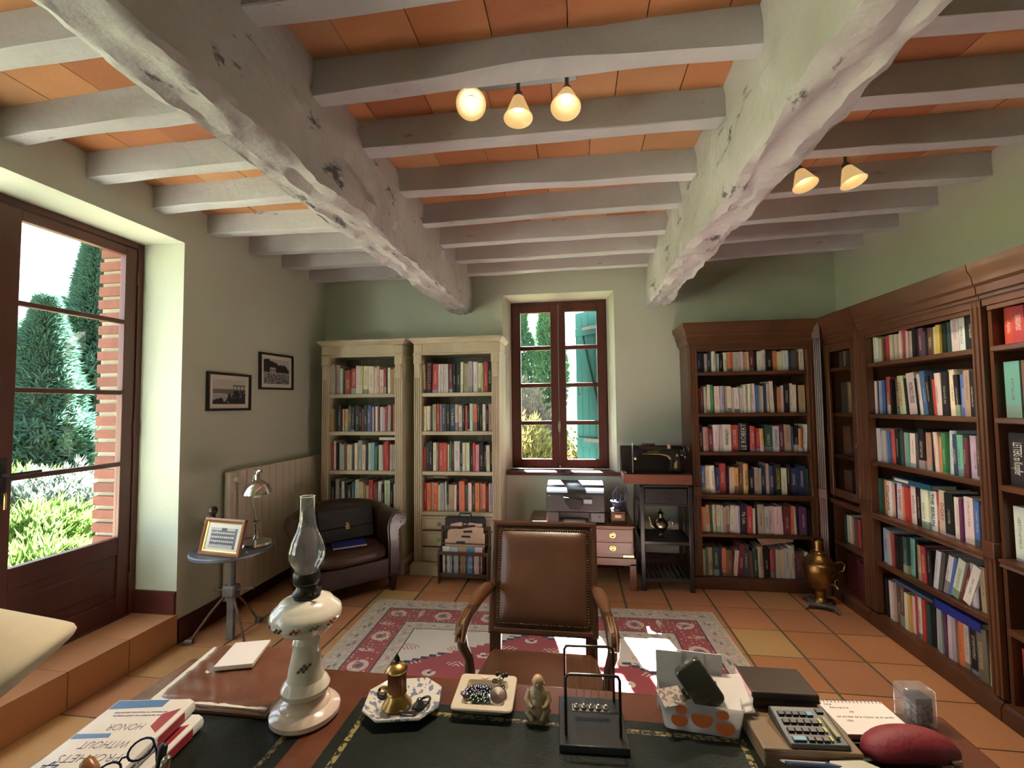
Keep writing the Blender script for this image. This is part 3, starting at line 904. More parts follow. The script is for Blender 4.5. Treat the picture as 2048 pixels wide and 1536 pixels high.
def book_material(name, attribute=False):
    m = D.materials.new(name)
    m.use_nodes = True
    nt = m.node_tree
    L = nt.links.new
    b = nt.nodes['Principled BSDF']
    b.inputs['Roughness'].default_value = 0.5
    b.inputs['Specular IOR Level'].default_value = 0.35
    if attribute:
        at = _n(nt, 'ShaderNodeVertexColor')
        at.layer_name = 'Col'
        L(at.outputs['Color'], b.inputs['Base Color'])
        return m
    oi = _n(nt, 'ShaderNodeObjectInfo')
    tc = _n(nt, 'ShaderNodeTexCoord')
    sp = _n(nt, 'ShaderNodeSeparateXYZ')
    L(tc.outputs['Object'], sp.inputs[0])

    def math_(op, a, bb=None, clamp=False):
        n = _n(nt, 'ShaderNodeMath', operation=op, use_clamp=clamp)
        for i, v in enumerate((a, bb)):
            if v is None:
                continue
            if isinstance(v, (int, float)):
                n.inputs[i].default_value = v
            else:
                L(v, n.inputs[i])
        return n.outputs[0]
    rnd = oi.outputs['Random']
    # printed title: letter-like specks in a strip along the spine
    co = _n(nt, 'ShaderNodeCombineXYZ')
    L(math_('MULTIPLY', sp.outputs['X'], 7.0), co.inputs['X'])
    L(math_('MULTIPLY', rnd, 91.0), co.inputs['Y'])
    L(math_('MULTIPLY', sp.outputs['Z'], 85.0), co.inputs['Z'])
    nz = _n(nt, 'ShaderNodeTexNoise')
    nz.inputs['Scale'].default_value = 1.0
    nz.inputs['Detail'].default_value = 2.0
    L(co.outputs[0], nz.inputs['Vector'])
    letters = math_('GREATER_THAN', nz.outputs['Fac'], 0.5)
    half = math_('ADD', 0.09, math_('MULTIPLY', math_('FRACT', math_('MULTIPLY', rnd, 7.3)), 0.14))
    strip = math_('LESS_THAN', math_('ABSOLUTE', sp.outputs['X']), half)
    z0 = math_('ADD', 0.18, math_('MULTIPLY', math_('FRACT', math_('MULTIPLY', rnd, 13.7)), 0.2))
    z1 = math_('ADD', z0, math_('ADD', 0.3, math_('MULTIPLY', math_('FRACT', math_('MULTIPLY', rnd, 3.1)), 0.3)))
    inz = math_('MULTIPLY', math_('GREATER_THAN', sp.outputs['Z'], z0), math_('LESS_THAN', sp.outputs['Z'], z1))
    ink = math_('MULTIPLY', math_('MULTIPLY', letters, strip), inz)
    ink = math_('MULTIPLY', ink, math_('LESS_THAN', sp.outputs['Y'], 0.09))
    lum = _n(nt, 'ShaderNodeRGBToBW')
    L(oi.outputs['Color'], lum.inputs[0])
    dark = math_('LESS_THAN', lum.outputs[0], 0.22)
    inkc = _n(nt, 'ShaderNodeMix', data_type='RGBA')
    inkc.inputs['A'].default_value = (0.06, 0.045, 0.05, 1)
    inkc.inputs['B'].default_value = (0.62, 0.56, 0.42, 1)
    L(dark, inkc.inputs['Factor'])
    # a block of another colour at the foot or head on some spines
    hs = _n(nt, 'ShaderNodeCombineColor', mode='HSV')
    L(math_('FRACT', math_('MULTIPLY', rnd, 17.9)), hs.inputs[0])
    hs.inputs[1].default_value = 0.3
    L(math_('ADD', 0.06, math_('MULTIPLY', math_('FRACT', math_('MULTIPLY', rnd, 5.7)), 0.5)), hs.inputs[2])
    blk = math_('MULTIPLY', math_('LESS_THAN', sp.outputs['Z'], math_('MULTIPLY', math_('FRACT', math_('MULTIPLY', rnd, 23.3)), 0.34)), math_('GREATER_THAN', math_('FRACT', math_('MULTIPLY', rnd, 41.0)), 0.66))
    m1 = _n(nt, 'ShaderNodeMix', data_type='RGBA')
    L(math_('MULTIPLY', blk, 0.85), m1.inputs['Factor'])
    L(oi.outputs['Color'], m1.inputs['A'])
    L(hs.outputs[0], m1.inputs['B'])
    m2 = _n(nt, 'ShaderNodeMix', data_type='RGBA')
    L(math_('MULTIPLY', ink, 0.6), m2.inputs['Factor'])
    L(m1.outputs['Result'], m2.inputs['A'])
    L(inkc.outputs['Result'], m2.inputs['B'])
    L(m2.outputs['Result'], b.inputs['Base Color'])
    return m


BOOK = book_material('printed_book_cover')
BOOK_PLAIN = mat('plain_book_cloth', (0.5, 0.5, 0.5))
BOOK_PLAIN.node_tree.links.new(_n(BOOK_PLAIN.node_tree, 'ShaderNodeObjectInfo').outputs['Color'], BOOK_PLAIN.node_tree.nodes['Principled BSDF'].inputs['Base Color'])
BOOK_STUFF = book_material('small_book_cover', True)
PAPER = mat('book_pages', (0.62, 0.55, 0.42), (0.54, 0.47, 0.35), scale=2, rough=0.9, stretch=(60, 1, 1))
INK = mat('print_ink_dark', (0.03, 0.025, 0.03), rough=0.6)
INK_W = mat('print_ink_pale', (0.72, 0.70, 0.62), rough=0.6)
INK_R = mat('print_ink_red', (0.5, 0.05, 0.05), rough=0.6)
INK_B = mat('print_ink_blue', (0.05, 0.10, 0.35), rough=0.6)
INK_Y = mat('print_ink_yellow', (0.65, 0.6, 0.08), rough=0.6)


def cover_poly(rounded):
    o = [(-0.5, 1.0), (-0.5, 0.05)]
    if rounded:
        o += [(-0.38, 0.015), (-0.2, 0.0), (0.2, 0.0), (0.38, 0.015), (0.5, 0.05)]
    else:
        o += [(-0.49, 0.004), (0.49, 0.004), (0.5, 0.05)]
    o += [(0.5, 1.0), (0.44, 1.0), (0.44, 0.045), (-0.44, 0.045), (-0.44, 1.0)]
    return o


CV = [MB().prism(cover_poly(k), 0, 1, 'z').mesh('book_cover', BOOK, 30) for k in (False, True)]
CVP = [MB().prism(cover_poly(k), 0, 1, 'z').mesh('book_cover_plain', BOOK_PLAIN, 30) for k in (False, True)]
PG = MB().box(-0.438, 0.438, 0.046, 0.975, 0.012, 0.982).mesh('page_block', PAPER, 0)
CV_Q = [MB().prism(cover_poly(False), 0, 1, 'z'), MB().box(-0.438, 0.438, 0.046, 0.975, 0.012, 0.982)]

ORD = ['first', 'second', 'third', 'fourth', 'fifth', 'sixth', 'seventh', 'eighth', 'ninth', 'tenth'] + ['%dth' % i for i in range(11, 41)]
ORD[20:] = ['21st', '22nd', '23rd'] + ['%dth' % i for i in range(24, 41)]
ALLB = []      # every book of the shelves, as dictionaries


def shelf(origin, rz, x0, x1, z, clear, spec, where, which, ydep=0.02, dmax=0.26, titles=None, lean=None, seed=0, skip=()):
    """Lay out one shelf of books from a token string: colour letter, thickness digit, height digit."""
    rg = random.Random(hash((round(x0, 3), round(z, 3), seed)) % 99991 if False else int(z * 1000) * 31 + int(abs(origin[0]) * 100) * 7 + int(abs(origin[1]) * 100) + seed)
    toks = spec.split()
    tot = sum(int(t[1]) for t in toks)
    k = (x1 - x0) / tot
    x = x0
    B = Matrix.Translation(origin) @ Matrix.Rotation(rz, 4, 'Z')
    for i, t in enumerate(toks):
        col, name = PAL[t[0]]
        th = int(t[1]) * k
        h = clear * (0.40 + 0.06 * int(t[2])) * rg.uniform(0.985, 1.015)
        dep = min(dmax, h * rg.uniform(0.62, 0.72))
        gm = sum(col) / 3
        cj = tuple(max(0.0, (gm + (c - gm) * 0.82) * rg.uniform(0.78, 1.08)) for c in col)
        a = (lean or {}).get(i, rg.uniform(-0.012, 0.012) if rg.random() < 0.8 else rg.uniform(-0.04, 0.04))
        M = B @ Matrix.Translation((x + th / 2, ydep + rg.uniform(0, 0.018), z + 0.0005 + abs(math.sin(a)) * th * 0.5)) @ Matrix.Rotation(a, 4, 'Y')
        size = 'thick' if th > 0.038 else ('thin' if th < 0.02 else 'medium')
        tall = 'tall' if int(t[2]) >= 8 else ('short' if int(t[2]) <= 6 else 'upright')
        ALLB.append(dict(M=M, s=(th * 0.955, dep, h), c=cj, rounded=rg.random() < 0.35, label='%s %s %s book, %s along the %s of the %s' % (size, tall, name, ORD[i], which, where),
                         group='books on the %s of the %s' % (which, where), title=(titles or {}).get(i), name=name))
        x += th


C1, C2, DB, SB, NB, GB = 'left cream bookcase', 'cream bookcase by window', 'window-wall mahogany bookcase', 'side-wall mahogany bookcase', 'cut-off mahogany bookcase', 'corner bookcase'
SH = ['top shelf', 'second shelf', 'third shelf', 'fourth shelf', 'fifth shelf', 'bottom shelf']
cx0, cx1 = 0.076, 0.733
cz = [z + 0.016 for z in CREAM_Z]
for ox, where, specs in ((-2.423, C1, (
        's39 s39 w27 e17 k17 r46 r47 w38 c28 w48 w48 w27 c28 w36 r27 k17 w27 p26 y27',
        'y26 h26 k27 g38 k26 c16 y46 g38 k37 k48 k37 m26 k38 b48 r17 w17 n28 w27 h28 w27 c17 l26 r27 p38 k27 o38',
        'r27 h16 w29 k28 s28 s37 h28 c37 c27 g27 w38 s49 w37 k27 w38 l38 e26 k27 w27 w27 r28 r39 c37 s37',
        'k38 s39 k28 w28 k27 g36 b28 w39 c38 o27 c26 r39 r17 g28 w38 k27 w49 k27 w27')),
        (-1.498, C2, (
        'c28 k59 r48 w28 w28 w28 w28 m38 k38 k38 w29 t48 s39 w49 w28 c28 r39 k39',
        'w37 w37 k26 t38 r38 s18 n48 k38 n48 c38 c37 k28 r27 k27 w38 o38 k28 k28 w38 k27 t38',
        'r26 k38 k39 w38 v28 r48 r38 w27 e29 m28 w59 k27 w38 w38 k37 r28 p37 k48 k27 c37 k28',
        'r38 o48 p28 o48 c27 s48 w19 k29 t57 w27 k28 o59 m27 e17 w38 g37 o48 p28 o38 m27 w28 s28'))):
    for i, sp in enumerate(specs):
        top = [2.005, 1.624, 1.266, 0.897][i]
        tl = {}
        if where == C2 and i == 0:
            tl = {1: ('KOESTLER', INK_R, 0.85)}
        if where == C2 and i == 1:
            tl = {8: ('To The Bitter End', INK_W, 0.6)}
        shelf((ox, 4.01, 0), 0, cx0, cx1, cz[i], (top - cz[i]) * 0.88, sp, where, SH[i], 0.03, 0.22, tl)

dx0, dx1 = 0.066, 0.920
dtop = [1.972, 1.772, 1.422, 1.08, 0.747, 0.417]
dspec = ('n38 k28 s27 n38 w39 s27 k37 w38 o38 c58 w28 p28 c28 m39 k28 w38 w39 k48 o38 c37 w48 n28 g38 h27 w39',
         'm26 h37 w27 w38 e38 w47 s47 s27 w37 s26 w46 w36 w37 w38 w38 b27 s27 c27 n28 w38 w39 k28 o36 w27 k48 w38 c27 k27 t57',
         'k38 t47 m36 w58 s28 w68 r58 k79 k18 r47 r36 y36 d68 w47 u48 t48 b27 k37 o36 w38',
         'b48 c48 w48 n37 r59 k27 c27 c27 y37 h48 y49 k46 t37 t27 n48 t29 n48 k59 w47 k39 n57 n68 d27',
         'o27 t27 o38 d28 c38 c38 s28 t27 t38 w38 c28 s38 k59 r48 w27 k29 t59 s48 c38 w58 w28 m58 o38 w28 k28 u58 k37',
         'c26 e27 t47 d47 n27 o37 h56 w36 m49 g59 h26 d47 t48 k47 r47 c27 c27 c27 w48 w49 u36 h36 w36 w25')
for i, sp in enumerate(dspec):
    tl = {2: {7: ('LE ROBERT', INK_W, 0.9), 5: ('Le Petit Larousse', INK, 0.55), 6: ('LAROUSSE', INK_W, 0.6), 13: ('CATHERINE', INK, 0.7)},
          3: {17: ('LOCOMOTIVES', INK_Y, 0.7), 10: ('OCÉANIE', INK, 0.5)}, 4: {12: ('My Life', INK_W, 0.4)}}.get(i, {})
    ln = {5: {7: 0.10, 8: 0.09, 9: 0.0, 12: -0.03}}.get(i)
    shelf((0.965, 3.98, 0), 0, dx0, dx1, DARK_Z[i], (dtop[i] - DARK_Z[i]) * (1.1 if i == 0 else 0.86), sp, DB, SH[i], 0.03, 0.24, tl, ln)

sspec = ('w49 w38 c27 d27 m27 r48 c38 c38 c38 w29 r49 w28 c38 k39 k28 u48 g26 h57 c27 y38 k38 d38 w59 w59 k99',
         'w27 k27 l37 b37 k26 r48 k27 h57 c58 k27 w79 k27 c38 b49 k37 k28 r26 w48 k48 w49 k37 b37 t48 k48 s49',
         'w48 s37 s37 b37 r48 k48 k37 d38 t27 a37 w57 g37 k59 t48 k37 c38 o37 e38 w59 n38 a48 m37 s68 g38 k38',
         'd38 o48 w58 p27 k27 w58 o37 r37 w68 k48 w68 w58 r38 c59 k69 w48 u28 w69 b38 h47 k48',
         'l58 s48 r37 k27 k27 w27 k27 d48 a58 k38 t47 r47 k47 w48 g38 w48 b28 w58 m38 w58 s48 k28 t38 w38 o38',
         'k38 k38 w48 w38 h69 h69 w47 y37 w37 r48 w58 r48 d47 k48 w48 s48 u48 w48 s38 o68 w48 k89 v89 w58 b48')
for i, sp in enumerate(sspec):
    tl = {1: {8: ('HISTORY', INK_R, 0.6), 10: ('WORLD CRISIS', INK, 0.5)},
          3: {2: ('Churchill', INK, 0.7), 5: ('IN MEMORY', INK_R, 0.6), 11: ('THE BERLIN', INK, 0.8), 13: ('D-DAY', INK_R, 0.45), 20: ('GERMANY: Jekyll & Hyde', INK_Y, 0.8)},
          4: {0: ('WAR!', INK_R, 0.5)}}.get(i, {})
    ln = {4: {13: 0.16, 14: 0.18, 15: 0.24, 16: 0.24, 17: 0.28, 18: 0.32, 19: 0.36}, 1: {8: -0.07, 9: -0.07, 10: -0.08, 11: -0.08, 12: -0.09, 13: -0.09, 14: -0.09, 16: -0.05, 17: -0.05, 19: -0.03}}.get(i)
    shelf((2.01, 3.49, 0), R(-90), 0.064, 0.900, DARK_Z[i], (dtop[i] - DARK_Z[i]) * (1.12 if i == 0 else 0.86), sp, SB, SH[i], 0.035, 0.22, tl, ln)
nspec = ('r99 r99 r99 r99 s99 r99 r99 r99 r99 r99', 'a99 h99 k88 w78 s88 k88 t88 n88', 'k99 d99 k88 r88 k99 d88 w88', 'w69 l99 r89 w88 k88 w88 n88 c88', 'k99 k99 k88 w88 h88 k88', 'r99 d98 k98 d98 k88 h88')
for i, sp in enumerate(nspec):
    tl = {3: {1: ('BEWARE OF SMALL STATES', INK_B, 0.9)}, 2: {0: ('LETTERS to Knopfler', INK_W, 0.6)}}.get(i, {})
    shelf((2.01, 2.515, 0), R(-90), 0.035 if i not in (4,) else 0.12, 0.62, DARK_Z[i], (dtop[i] - DARK_Z[i]) * (1.1 if i == 0 else 0.9), sp, NB, SH[i], 0.035, 0.22, tl)
gspec = ('g48 t48 g38', 'g48 d48 h48 t48 g38', 'h48 h58 k58 h48 k48', 'h48 k48 h48', 'd37 c47 w37 p47 h47 r47 k37 c37 d37 k37 c37', 'm59 m59 m59 m59 m59 g49 w38 m48')
for i, sp in enumerate(gspec):
    shelf((2.01, 3.96, 0), R(-90), 0.09 if i < 4 else 0.07, 0.24 if i < 2 else 0.40, DARK_Z[i], (dtop[i] - DARK_Z[i]) * 0.84, sp, GB, SH[i], 0.05, 0.2)


def loose(M, s, c, label, name):
    ALLB.append(dict(M=M, s=s, c=c, rounded=False, label=label, group=None, title=None, name=name))


def flat_book(x, y, z, rz, tilt, t, d, h, base=(0, 0, 0), brz=0.0):
    """Matrix for a book lying on its side: spine towards the viewer, long axis along local x."""
    return Matrix.Translation(base) @ Matrix.Rotation(brz, 4, 'Z') @ Matrix.Translation((x, y, z)) @ Matrix.Rotation(rz, 4, 'Z') @ Matrix.Rotation(tilt, 4, 'Y') @ Matrix.Rotation(R(90), 4, 'Y')


loose(flat_book(-1.86, 4.05, CREAM_Z[2] + 0.016 + 0.30, 0, 0.01, 0.025, 0.13, 0.19), (0.024, 0.13, 0.19), (0.72, 0.69, 0.6), 'white book lying flat across the third shelf of the left cream bookcase', 'white')
loose(flat_book(-1.39, 4.05, CREAM_Z[3] + 0.016 + 0.31, 0.1, 0.0, 0.025, 0.16, 0.2), (0.03, 0.16, 0.20), (0.10, 0.07, 0.05), 'dark book lying flat above the bottom row of the cream bookcase by window', 'brown')
loose(flat_book(1.50, 4.03, 0.375, -0.15, -0.20, 0.05, 0.2, 0.26), (0.055, 0.17, 0.24), (0.34, 0.20, 0.14), 'worn tan book resting slanted on the bottom row of the window-wall bookcase', 'tan')

# which of them are told apart one by one: the 300 that show largest
for b in ALLB:
    p = b['M'] @ Vector((0, 0, b['s'][2] / 2))
    v = p - CAM_POS
    nrm = (b['M'].to_3x3() @ Vector((0, -1, 0))).normalized()
    px = 894.5 * v.dot(_r2) / v.dot(_f)
    vis = 1.0 if px < 1024 else 0.02
    b['a'] = vis * b['s'][0] * b['s'][2] * max(0.15, abs(nrm.dot(v.normalized()))) / v.length_squared * (4.0 if b['title'] or not b['group'] else 1.0) * (0.25 if GB in b['label'] and p.z > 0.78 else 1.0)
ALLB.sort(key=lambda b: -b['a'])
small = MB()
small_cols = []
for n, b in enumerate(ALLB):
    if n < 300:
        me = (CVP if b['title'] else CV)[1 if b['rounded'] else 0]
        o = inst('book', me)
        o.matrix_world = b['M'] @ Matrix.Diagonal((*b['s'], 1))
        o.color = (*b['c'], 1)
        tag(o, b['label'], 'book', b['group'])
        inst('page_block', PG, o)
        if b['title']:
            tx, im, frac = b['title']
            th, dp, h = b['s']
            tt = text(tx, 0.7 * th, im, None, name='spine_title', width=h * frac if len(tx) * 0.45 * th > h * frac or len(tx) > 5 else None)
            tt.parent = o
            tt.matrix_basis = Matrix.Diagonal((1 / th, 1 / dp, 1 / h, 1)) @ Matrix.Translation((0, -0.0015, h * 0.52)) @ Matrix.Rotation(R(90), 4, 'X') @ Matrix.Rotation(R(90 if tx in ('LE ROBERT', 'LAROUSSE', 'CATHERINE') else -90), 4, 'Z')
    else:
        Mx = b['M'] @ Matrix.Diagonal((*b['s'], 1))
        for q, c in ((CV_Q[0], b['c']), (CV_Q[1], (0.58, 0.51, 0.38))):
            small.add([Mx @ p for p in q.v], q.f)
            small_cols += [c] * len(q.f)
if small.f:
    so = small.ob('small_books', BOOK_STUFF, smooth=0)
    ca = so.data.color_attributes.new('Col', 'FLOAT_COLOR', 'CORNER')
    for p in so.data.polygons:
        for li in p.loop_indices:
            ca.data[li].color = (*small_cols[p.index], 1)
    tag(so, 'remaining small books filling the shelves and the glazed corner cabinet', 'books', None, 'stuff')
# ------------------------------------------------------------------ shader arithmetic for printed patterns
class EX:
    nt = None

    def __init__(self, s):
        self.s = s

    @staticmethod
    def op(o, *a):
        n = _n(EX.nt, 'ShaderNodeMath', operation=o)
        for i, v in enumerate(a):
            if isinstance(v, EX):
                EX.nt.links.new(v.s, n.inputs[i])
            else:
                n.inputs[i].default_value = v
        return EX(n.outputs[0])

    def __add__(s, o): return EX.op('ADD', s, o)
    def __radd__(s, o): return EX.op('ADD', s, o)
    def __sub__(s, o): return EX.op('SUBTRACT', s, o)
    def __rsub__(s, o): return EX.op('SUBTRACT', o, s)
    def __mul__(s, o): return EX.op('MULTIPLY', s, o)
    def __rmul__(s, o): return EX.op('MULTIPLY', s, o)
    def __truediv__(s, o): return EX.op('DIVIDE', s, o)
    def __gt__(s, o): return EX.op('GREATER_THAN', s, o)
    def __lt__(s, o): return EX.op('LESS_THAN', s, o)
    def abs(s): return EX.op('ABSOLUTE', s)
    def min(s, o): return EX.op('MINIMUM', s, o)
    def max(s, o): return EX.op('MAXIMUM', s, o)
    def snap(s, o): return EX.op('SNAP', s, o)
    def mod(s, o): return EX.op('PINGPONG', s, o)


def print_mat(name, build, rough=0.7, bump=0.0, spec=0.3, sheen=0.0):
    """Material whose flat printed pattern is written by build(x, y, z, noise, cells, layer)."""
    m = D.materials.new(name)
    m.use_nodes = True
    nt = m.node_tree
    EX.nt = nt
    b = nt.nodes['Principled BSDF']
    b.inputs['Roughness'].default_value = rough
    b.inputs['Specular IOR Level'].default_value = spec
    b.inputs['Sheen Weight'].default_value = sheen
    tc = _n(nt, 'ShaderNodeTexCoord')
    sp = _n(nt, 'ShaderNodeSeparateXYZ')
    nt.links.new(tc.outputs['Object'], sp.inputs[0])

    def nz(scale, detail=3.0):
        n = _n(nt, 'ShaderNodeTexNoise')
        n.inputs['Scale'].default_value = scale
        n.inputs['Detail'].default_value = detail
        nt.links.new(tc.outputs['Object'], n.inputs['Vector'])
        return EX(n.outputs['Fac'])

    def cells(scale, what='Distance'):
        n = _n(nt, 'ShaderNodeTexVoronoi')
        n.inputs['Scale'].default_value = scale
        n.inputs['Randomness'].default_value = 0.45
        nt.links.new(tc.outputs['Object'], n.inputs['Vector'])
        return EX(n.outputs[what])
    cur = [None]

    def layer(col, fac=None):
        if cur[0] is None:
            n = _n(nt, 'ShaderNodeRGB')
            n.outputs[0].default_value = (*col, 1)
            cur[0] = n.outputs[0]
            return
        n = _n(nt, 'ShaderNodeMix', data_type='RGBA')
        nt.links.new(cur[0], n.inputs['A'])
        n.inputs['B'].default_value = (*col, 1)
        nt.links.new(fac.s, n.inputs['Factor'])
        cur[0] = n.outputs['Result']
    build(EX(sp.outputs['X']), EX(sp.outputs['Y']), EX(sp.outputs['Z']), nz, cells, layer)
    nt.links.new(cur[0], b.inputs['Base Color'])
    if bump:
        n = _n(nt, 'ShaderNodeTexNoise')
        n.inputs['Scale'].default_value = 220
        nt.links.new(tc.outputs['Object'], n.inputs['Vector'])
        q = _n(nt, 'ShaderNodeBump')
        q.inputs['Strength'].default_value = bump
        q.inputs['Distance'].default_value = 0.004
        nt.links.new(n.outputs['Fac'], q.inputs['Height'])
        nt.links.new(q.outputs['Normal'], b.inputs['Normal'])
    return m


# ------------------------------------------------------------------ rug
RW, RL = 2.52, 1.78


def rug_pattern(x, y, z, nz, cells, layer):
    cream, red, navy, tan = (0.58, 0.54, 0.50), (0.30, 0.05, 0.06), (0.03, 0.035, 0.07), (0.42, 0.37, 0.32)
    e = (RW / 2 - x.abs()).min(RL / 2 - y.abs())
    v1, v2, v3 = cells(9.0), cells(30.0), cells(5.2)
    n1 = nz(38.0)
    side = (RW / 2 - x.abs()) < (RL / 2 - y.abs())
    t = x + side * (y - x)

    def disc(u, v, a, b):
        return ((u * u) / (a * a) + (v * v) / (b * b)) < 1.0
    layer(tan)
    layer((0.52, 0.47, 0.41), n1 > 0.54)
    u = (t + 0.03).mod(0.06)
    layer((0.24, 0.16, 0.15), disc(u, e - 0.075, 0.020, 0.012) * (n1 > 0.42))
    layer((0.16, 0.14, 0.17), disc((t * 1.0).mod(0.12), e - 0.10, 0.030, 0.010) * (n1 > 0.46))
    layer((0.40, 0.24, 0.21), disc((t + 0.02).mod(0.045), e - 0.035, 0.008, 0.008))
    rb = (e > 0.145) * (e < 0.335)
    layer(red, rb)
    layer((0.52, 0.42, 0.36), rb * (v2 < 0.21) * (nz(13.0) > 0.42))
    u = (t * 1.0).mod(0.17)
    w_ = (t + 0.17).mod(0.17)
    ros = disc(u, e - 0.24, 0.062, 0.062)
    layer((0.54, 0.45, 0.38), rb * ros * (n1 > 0.40))
    layer((0.24, 0.10, 0.12), rb * disc(u, e - 0.24, 0.034, 0.034) * (n1 > 0.45))
    layer((0.08, 0.09, 0.15), rb * disc(u, e - 0.24, 0.017, 0.017))
    layer((0.53, 0.44, 0.37), rb * disc(w_, e - 0.21, 0.020, 0.055) * (nz(60.0) > 0.46))
    layer(navy, (e > 0.14) * (e < 0.149))
    layer(navy, (e > 0.331) * (e < 0.340))
    ig = (e > 0.34) * (e < 0.43)
    layer((0.36, 0.22, 0.20), ig * disc((t + 0.01).mod(0.05), e - 0.385, 0.020, 0.014) * (n1 > 0.45))
    fg = e > 0.43
    layer(cream, fg)
    layer(navy, (e > 0.425) * (e < 0.433))
    # feather sprigs and flowers on the pale field
    px, py = (x + 0.06).mod(0.19), (y + 0.02).mod(0.125)
    fea = disc(px, py, 0.10, 0.042)
    rib = (px - py * 0.8 + 1.0).mod(0.013) < 0.0055
    layer((0.44, 0.17, 0.17), fg * fea * rib)
    layer((0.20, 0.18, 0.24), fg * disc((x + 0.15).mod(0.19), (y + 0.085).mod(0.125), 0.018, 0.014) * (n1 > 0.45))
    # stepped medallion
    s = x.abs().snap(0.045) / 1.02 + y.abs().snap(0.026) / 0.56
    md = fg * (s < 0.78)
    layer(navy, fg * (s < 0.81))
    layer(red, md)
    layer((0.58, 0.52, 0.46), md * disc((x + 0.02).mod(0.14), (y + 0.03).mod(0.10), 0.040, 0.032) * (n1 > 0.42))
    layer(navy, md * disc((x + 0.02).mod(0.14), (y + 0.03).mod(0.10), 0.010, 0.010))
    layer((0.56, 0.48, 0.43), md * disc((x + 0.16).mod(0.14), (y + 0.13).mod(0.10), 0.062, 0.024) * ((px + py + 1.0).mod(0.016) < 0.006))
    layer((0.58, 0.53, 0.48), md * (s < 0.30))
    layer((0.34, 0.06, 0.07), md * (s < 0.26))


RUG = print_mat('woven_rug_pattern', rug_pattern, 0.95, 0.5, 0.1, 0.3)
RUG_EDGE = mat('rug_selvedge', (0.55, 0.49, 0.40), (0.46, 0.40, 0.33), scale=40, rough=0.95)
rug = thing('persian_rug', 'red and cream patterned oriental rug with stepped medallion under the chair', 'rug', (-0.285, 2.59, 0.0), R(1.6))
MB().box(-RW / 2, RW / 2, -RL / 2, RL / 2, 0.001, 0.009).ob('pile', RUG, rug, smooth=0)
for s in (-1, 1):
    MB().box(s * RW / 2 - 0.012, s * RW / 2 + 0.012, -RL / 2, RL / 2, 0.001, 0.010).ob('selvedge', RUG_EDGE, rug, bevel=0.003)

# ------------------------------------------------------------------ radiator
RAD = mat('radiator_enamel', (0.66, 0.60, 0.50), (0.63, 0.57, 0.47), scale=3, rough=0.45)
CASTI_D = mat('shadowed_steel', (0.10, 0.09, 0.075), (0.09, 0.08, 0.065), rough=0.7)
rd = thing('panel_radiator', 'tall cream panel radiator on the garden-door wall', 'radiator', (XL, 3.01, 0.12))
k = 0
yy = 0.075
while yy < 1.30:
    MB().prism([(0.075, yy + 0.003), (0.083, yy + 0.0055), (0.083, yy + 0.081), (0.075, yy + 0.0835), (0.04, yy + 0.0835), (0.04, yy + 0.003)], 0.0, 0.94, 'z').ob('front_fin', RAD, rd, smooth=0)
    yy += 0.0865
MB().box(0.03, 0.075, 0.0, 0.07, 0.0, 0.94).ob('side_panel', RAD, rd, bevel=0.004)
for i in range(4):
    MB().box(0.0745, 0.0785, 0.012 + i * 0.013, 0.018 + i * 0.013, 0.03, 0.78).ob('side_slot', RAD, rd, smooth=0)
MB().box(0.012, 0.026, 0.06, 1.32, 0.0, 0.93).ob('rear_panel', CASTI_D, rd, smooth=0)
MB().lathe([(0.012, 0), (0.018, 0.004), (0.018, 0.028), (0.012, 0.034), (0, 0.034)], 14, (0.084, 0.035, 0.88), rot=Matrix.Rotation(R(90), 3, 'Y')).ob('thermostat_knob', RAD, rd)

# ------------------------------------------------------------------ framed pictures on the left wall
BLACKFR = mat('black_picture_frame', (0.012, 0.012, 0.013), (0.02, 0.02, 0.02), rough=0.35)
MOUNT = mat('picture_mount', (0.66, 0.63, 0.57), (0.62, 0.59, 0.53), rough=0.8)


def scene_lake(x, y, z, nz, cells, layer):
    layer((0.50, 0.49, 0.45))
    n = nz(14, 5)
    layer((0.16, 0.16, 0.16), (z < 0.02) * (z > -0.004 - n * 0.02))
    layer((0.36, 0.36, 0.34), (z < -0.02))
    land = (z < (y * 0.55 - 0.02 + (n - 0.5) * 0.16)) * (z < 0.01)
    layer((0.03, 0.03, 0.03), land)
    layer((0.30, 0.30, 0.29), land * (nz(55, 3) > 0.58))
    layer((0.03, 0.03, 0.03), (z < (-0.055 - y * 0.1 + (n - 0.5) * 0.05)) * (n > 0.45))
    layer((0.05, 0.05, 0.05), (z > 0.045) * (z < 0.053) * (y > 0.03))
    layer((0.06, 0.06, 0.06), (z > 0.0) * (z < 0.05) * (y > 0.035) * ((y * 1.0).mod(0.018) < 0.004))


def scene_villa(x, y, z, nz, cells, layer):
    n = nz(26, 5)
    layer((0.46, 0.46, 0.44))
    layer((0.02, 0.02, 0.02), (z < (0.075 - y * 0.25 + (n - 0.5) * 0.10)))
    lower = z < (-0.005 + (n - 0.5) * 0.03)
    layer((0.28, 0.28, 0.27), lower)
    layer((0.03, 0.03, 0.03), lower * (nz(70, 3) > 0.53))
    layer((0.42, 0.42, 0.40), (z > -0.006) * (z < 0.036) * (y > -0.09) * (y < -0.015))
    layer((0.05, 0.05, 0.05), (z > 0.004) * (z < 0.02) * (y > -0.085) * (y < -0.02) * ((y * 1.0).mod(0.012) < 0.006))
    layer((0.40, 0.40, 0.38), (z > -0.02) * (z < -0.012))


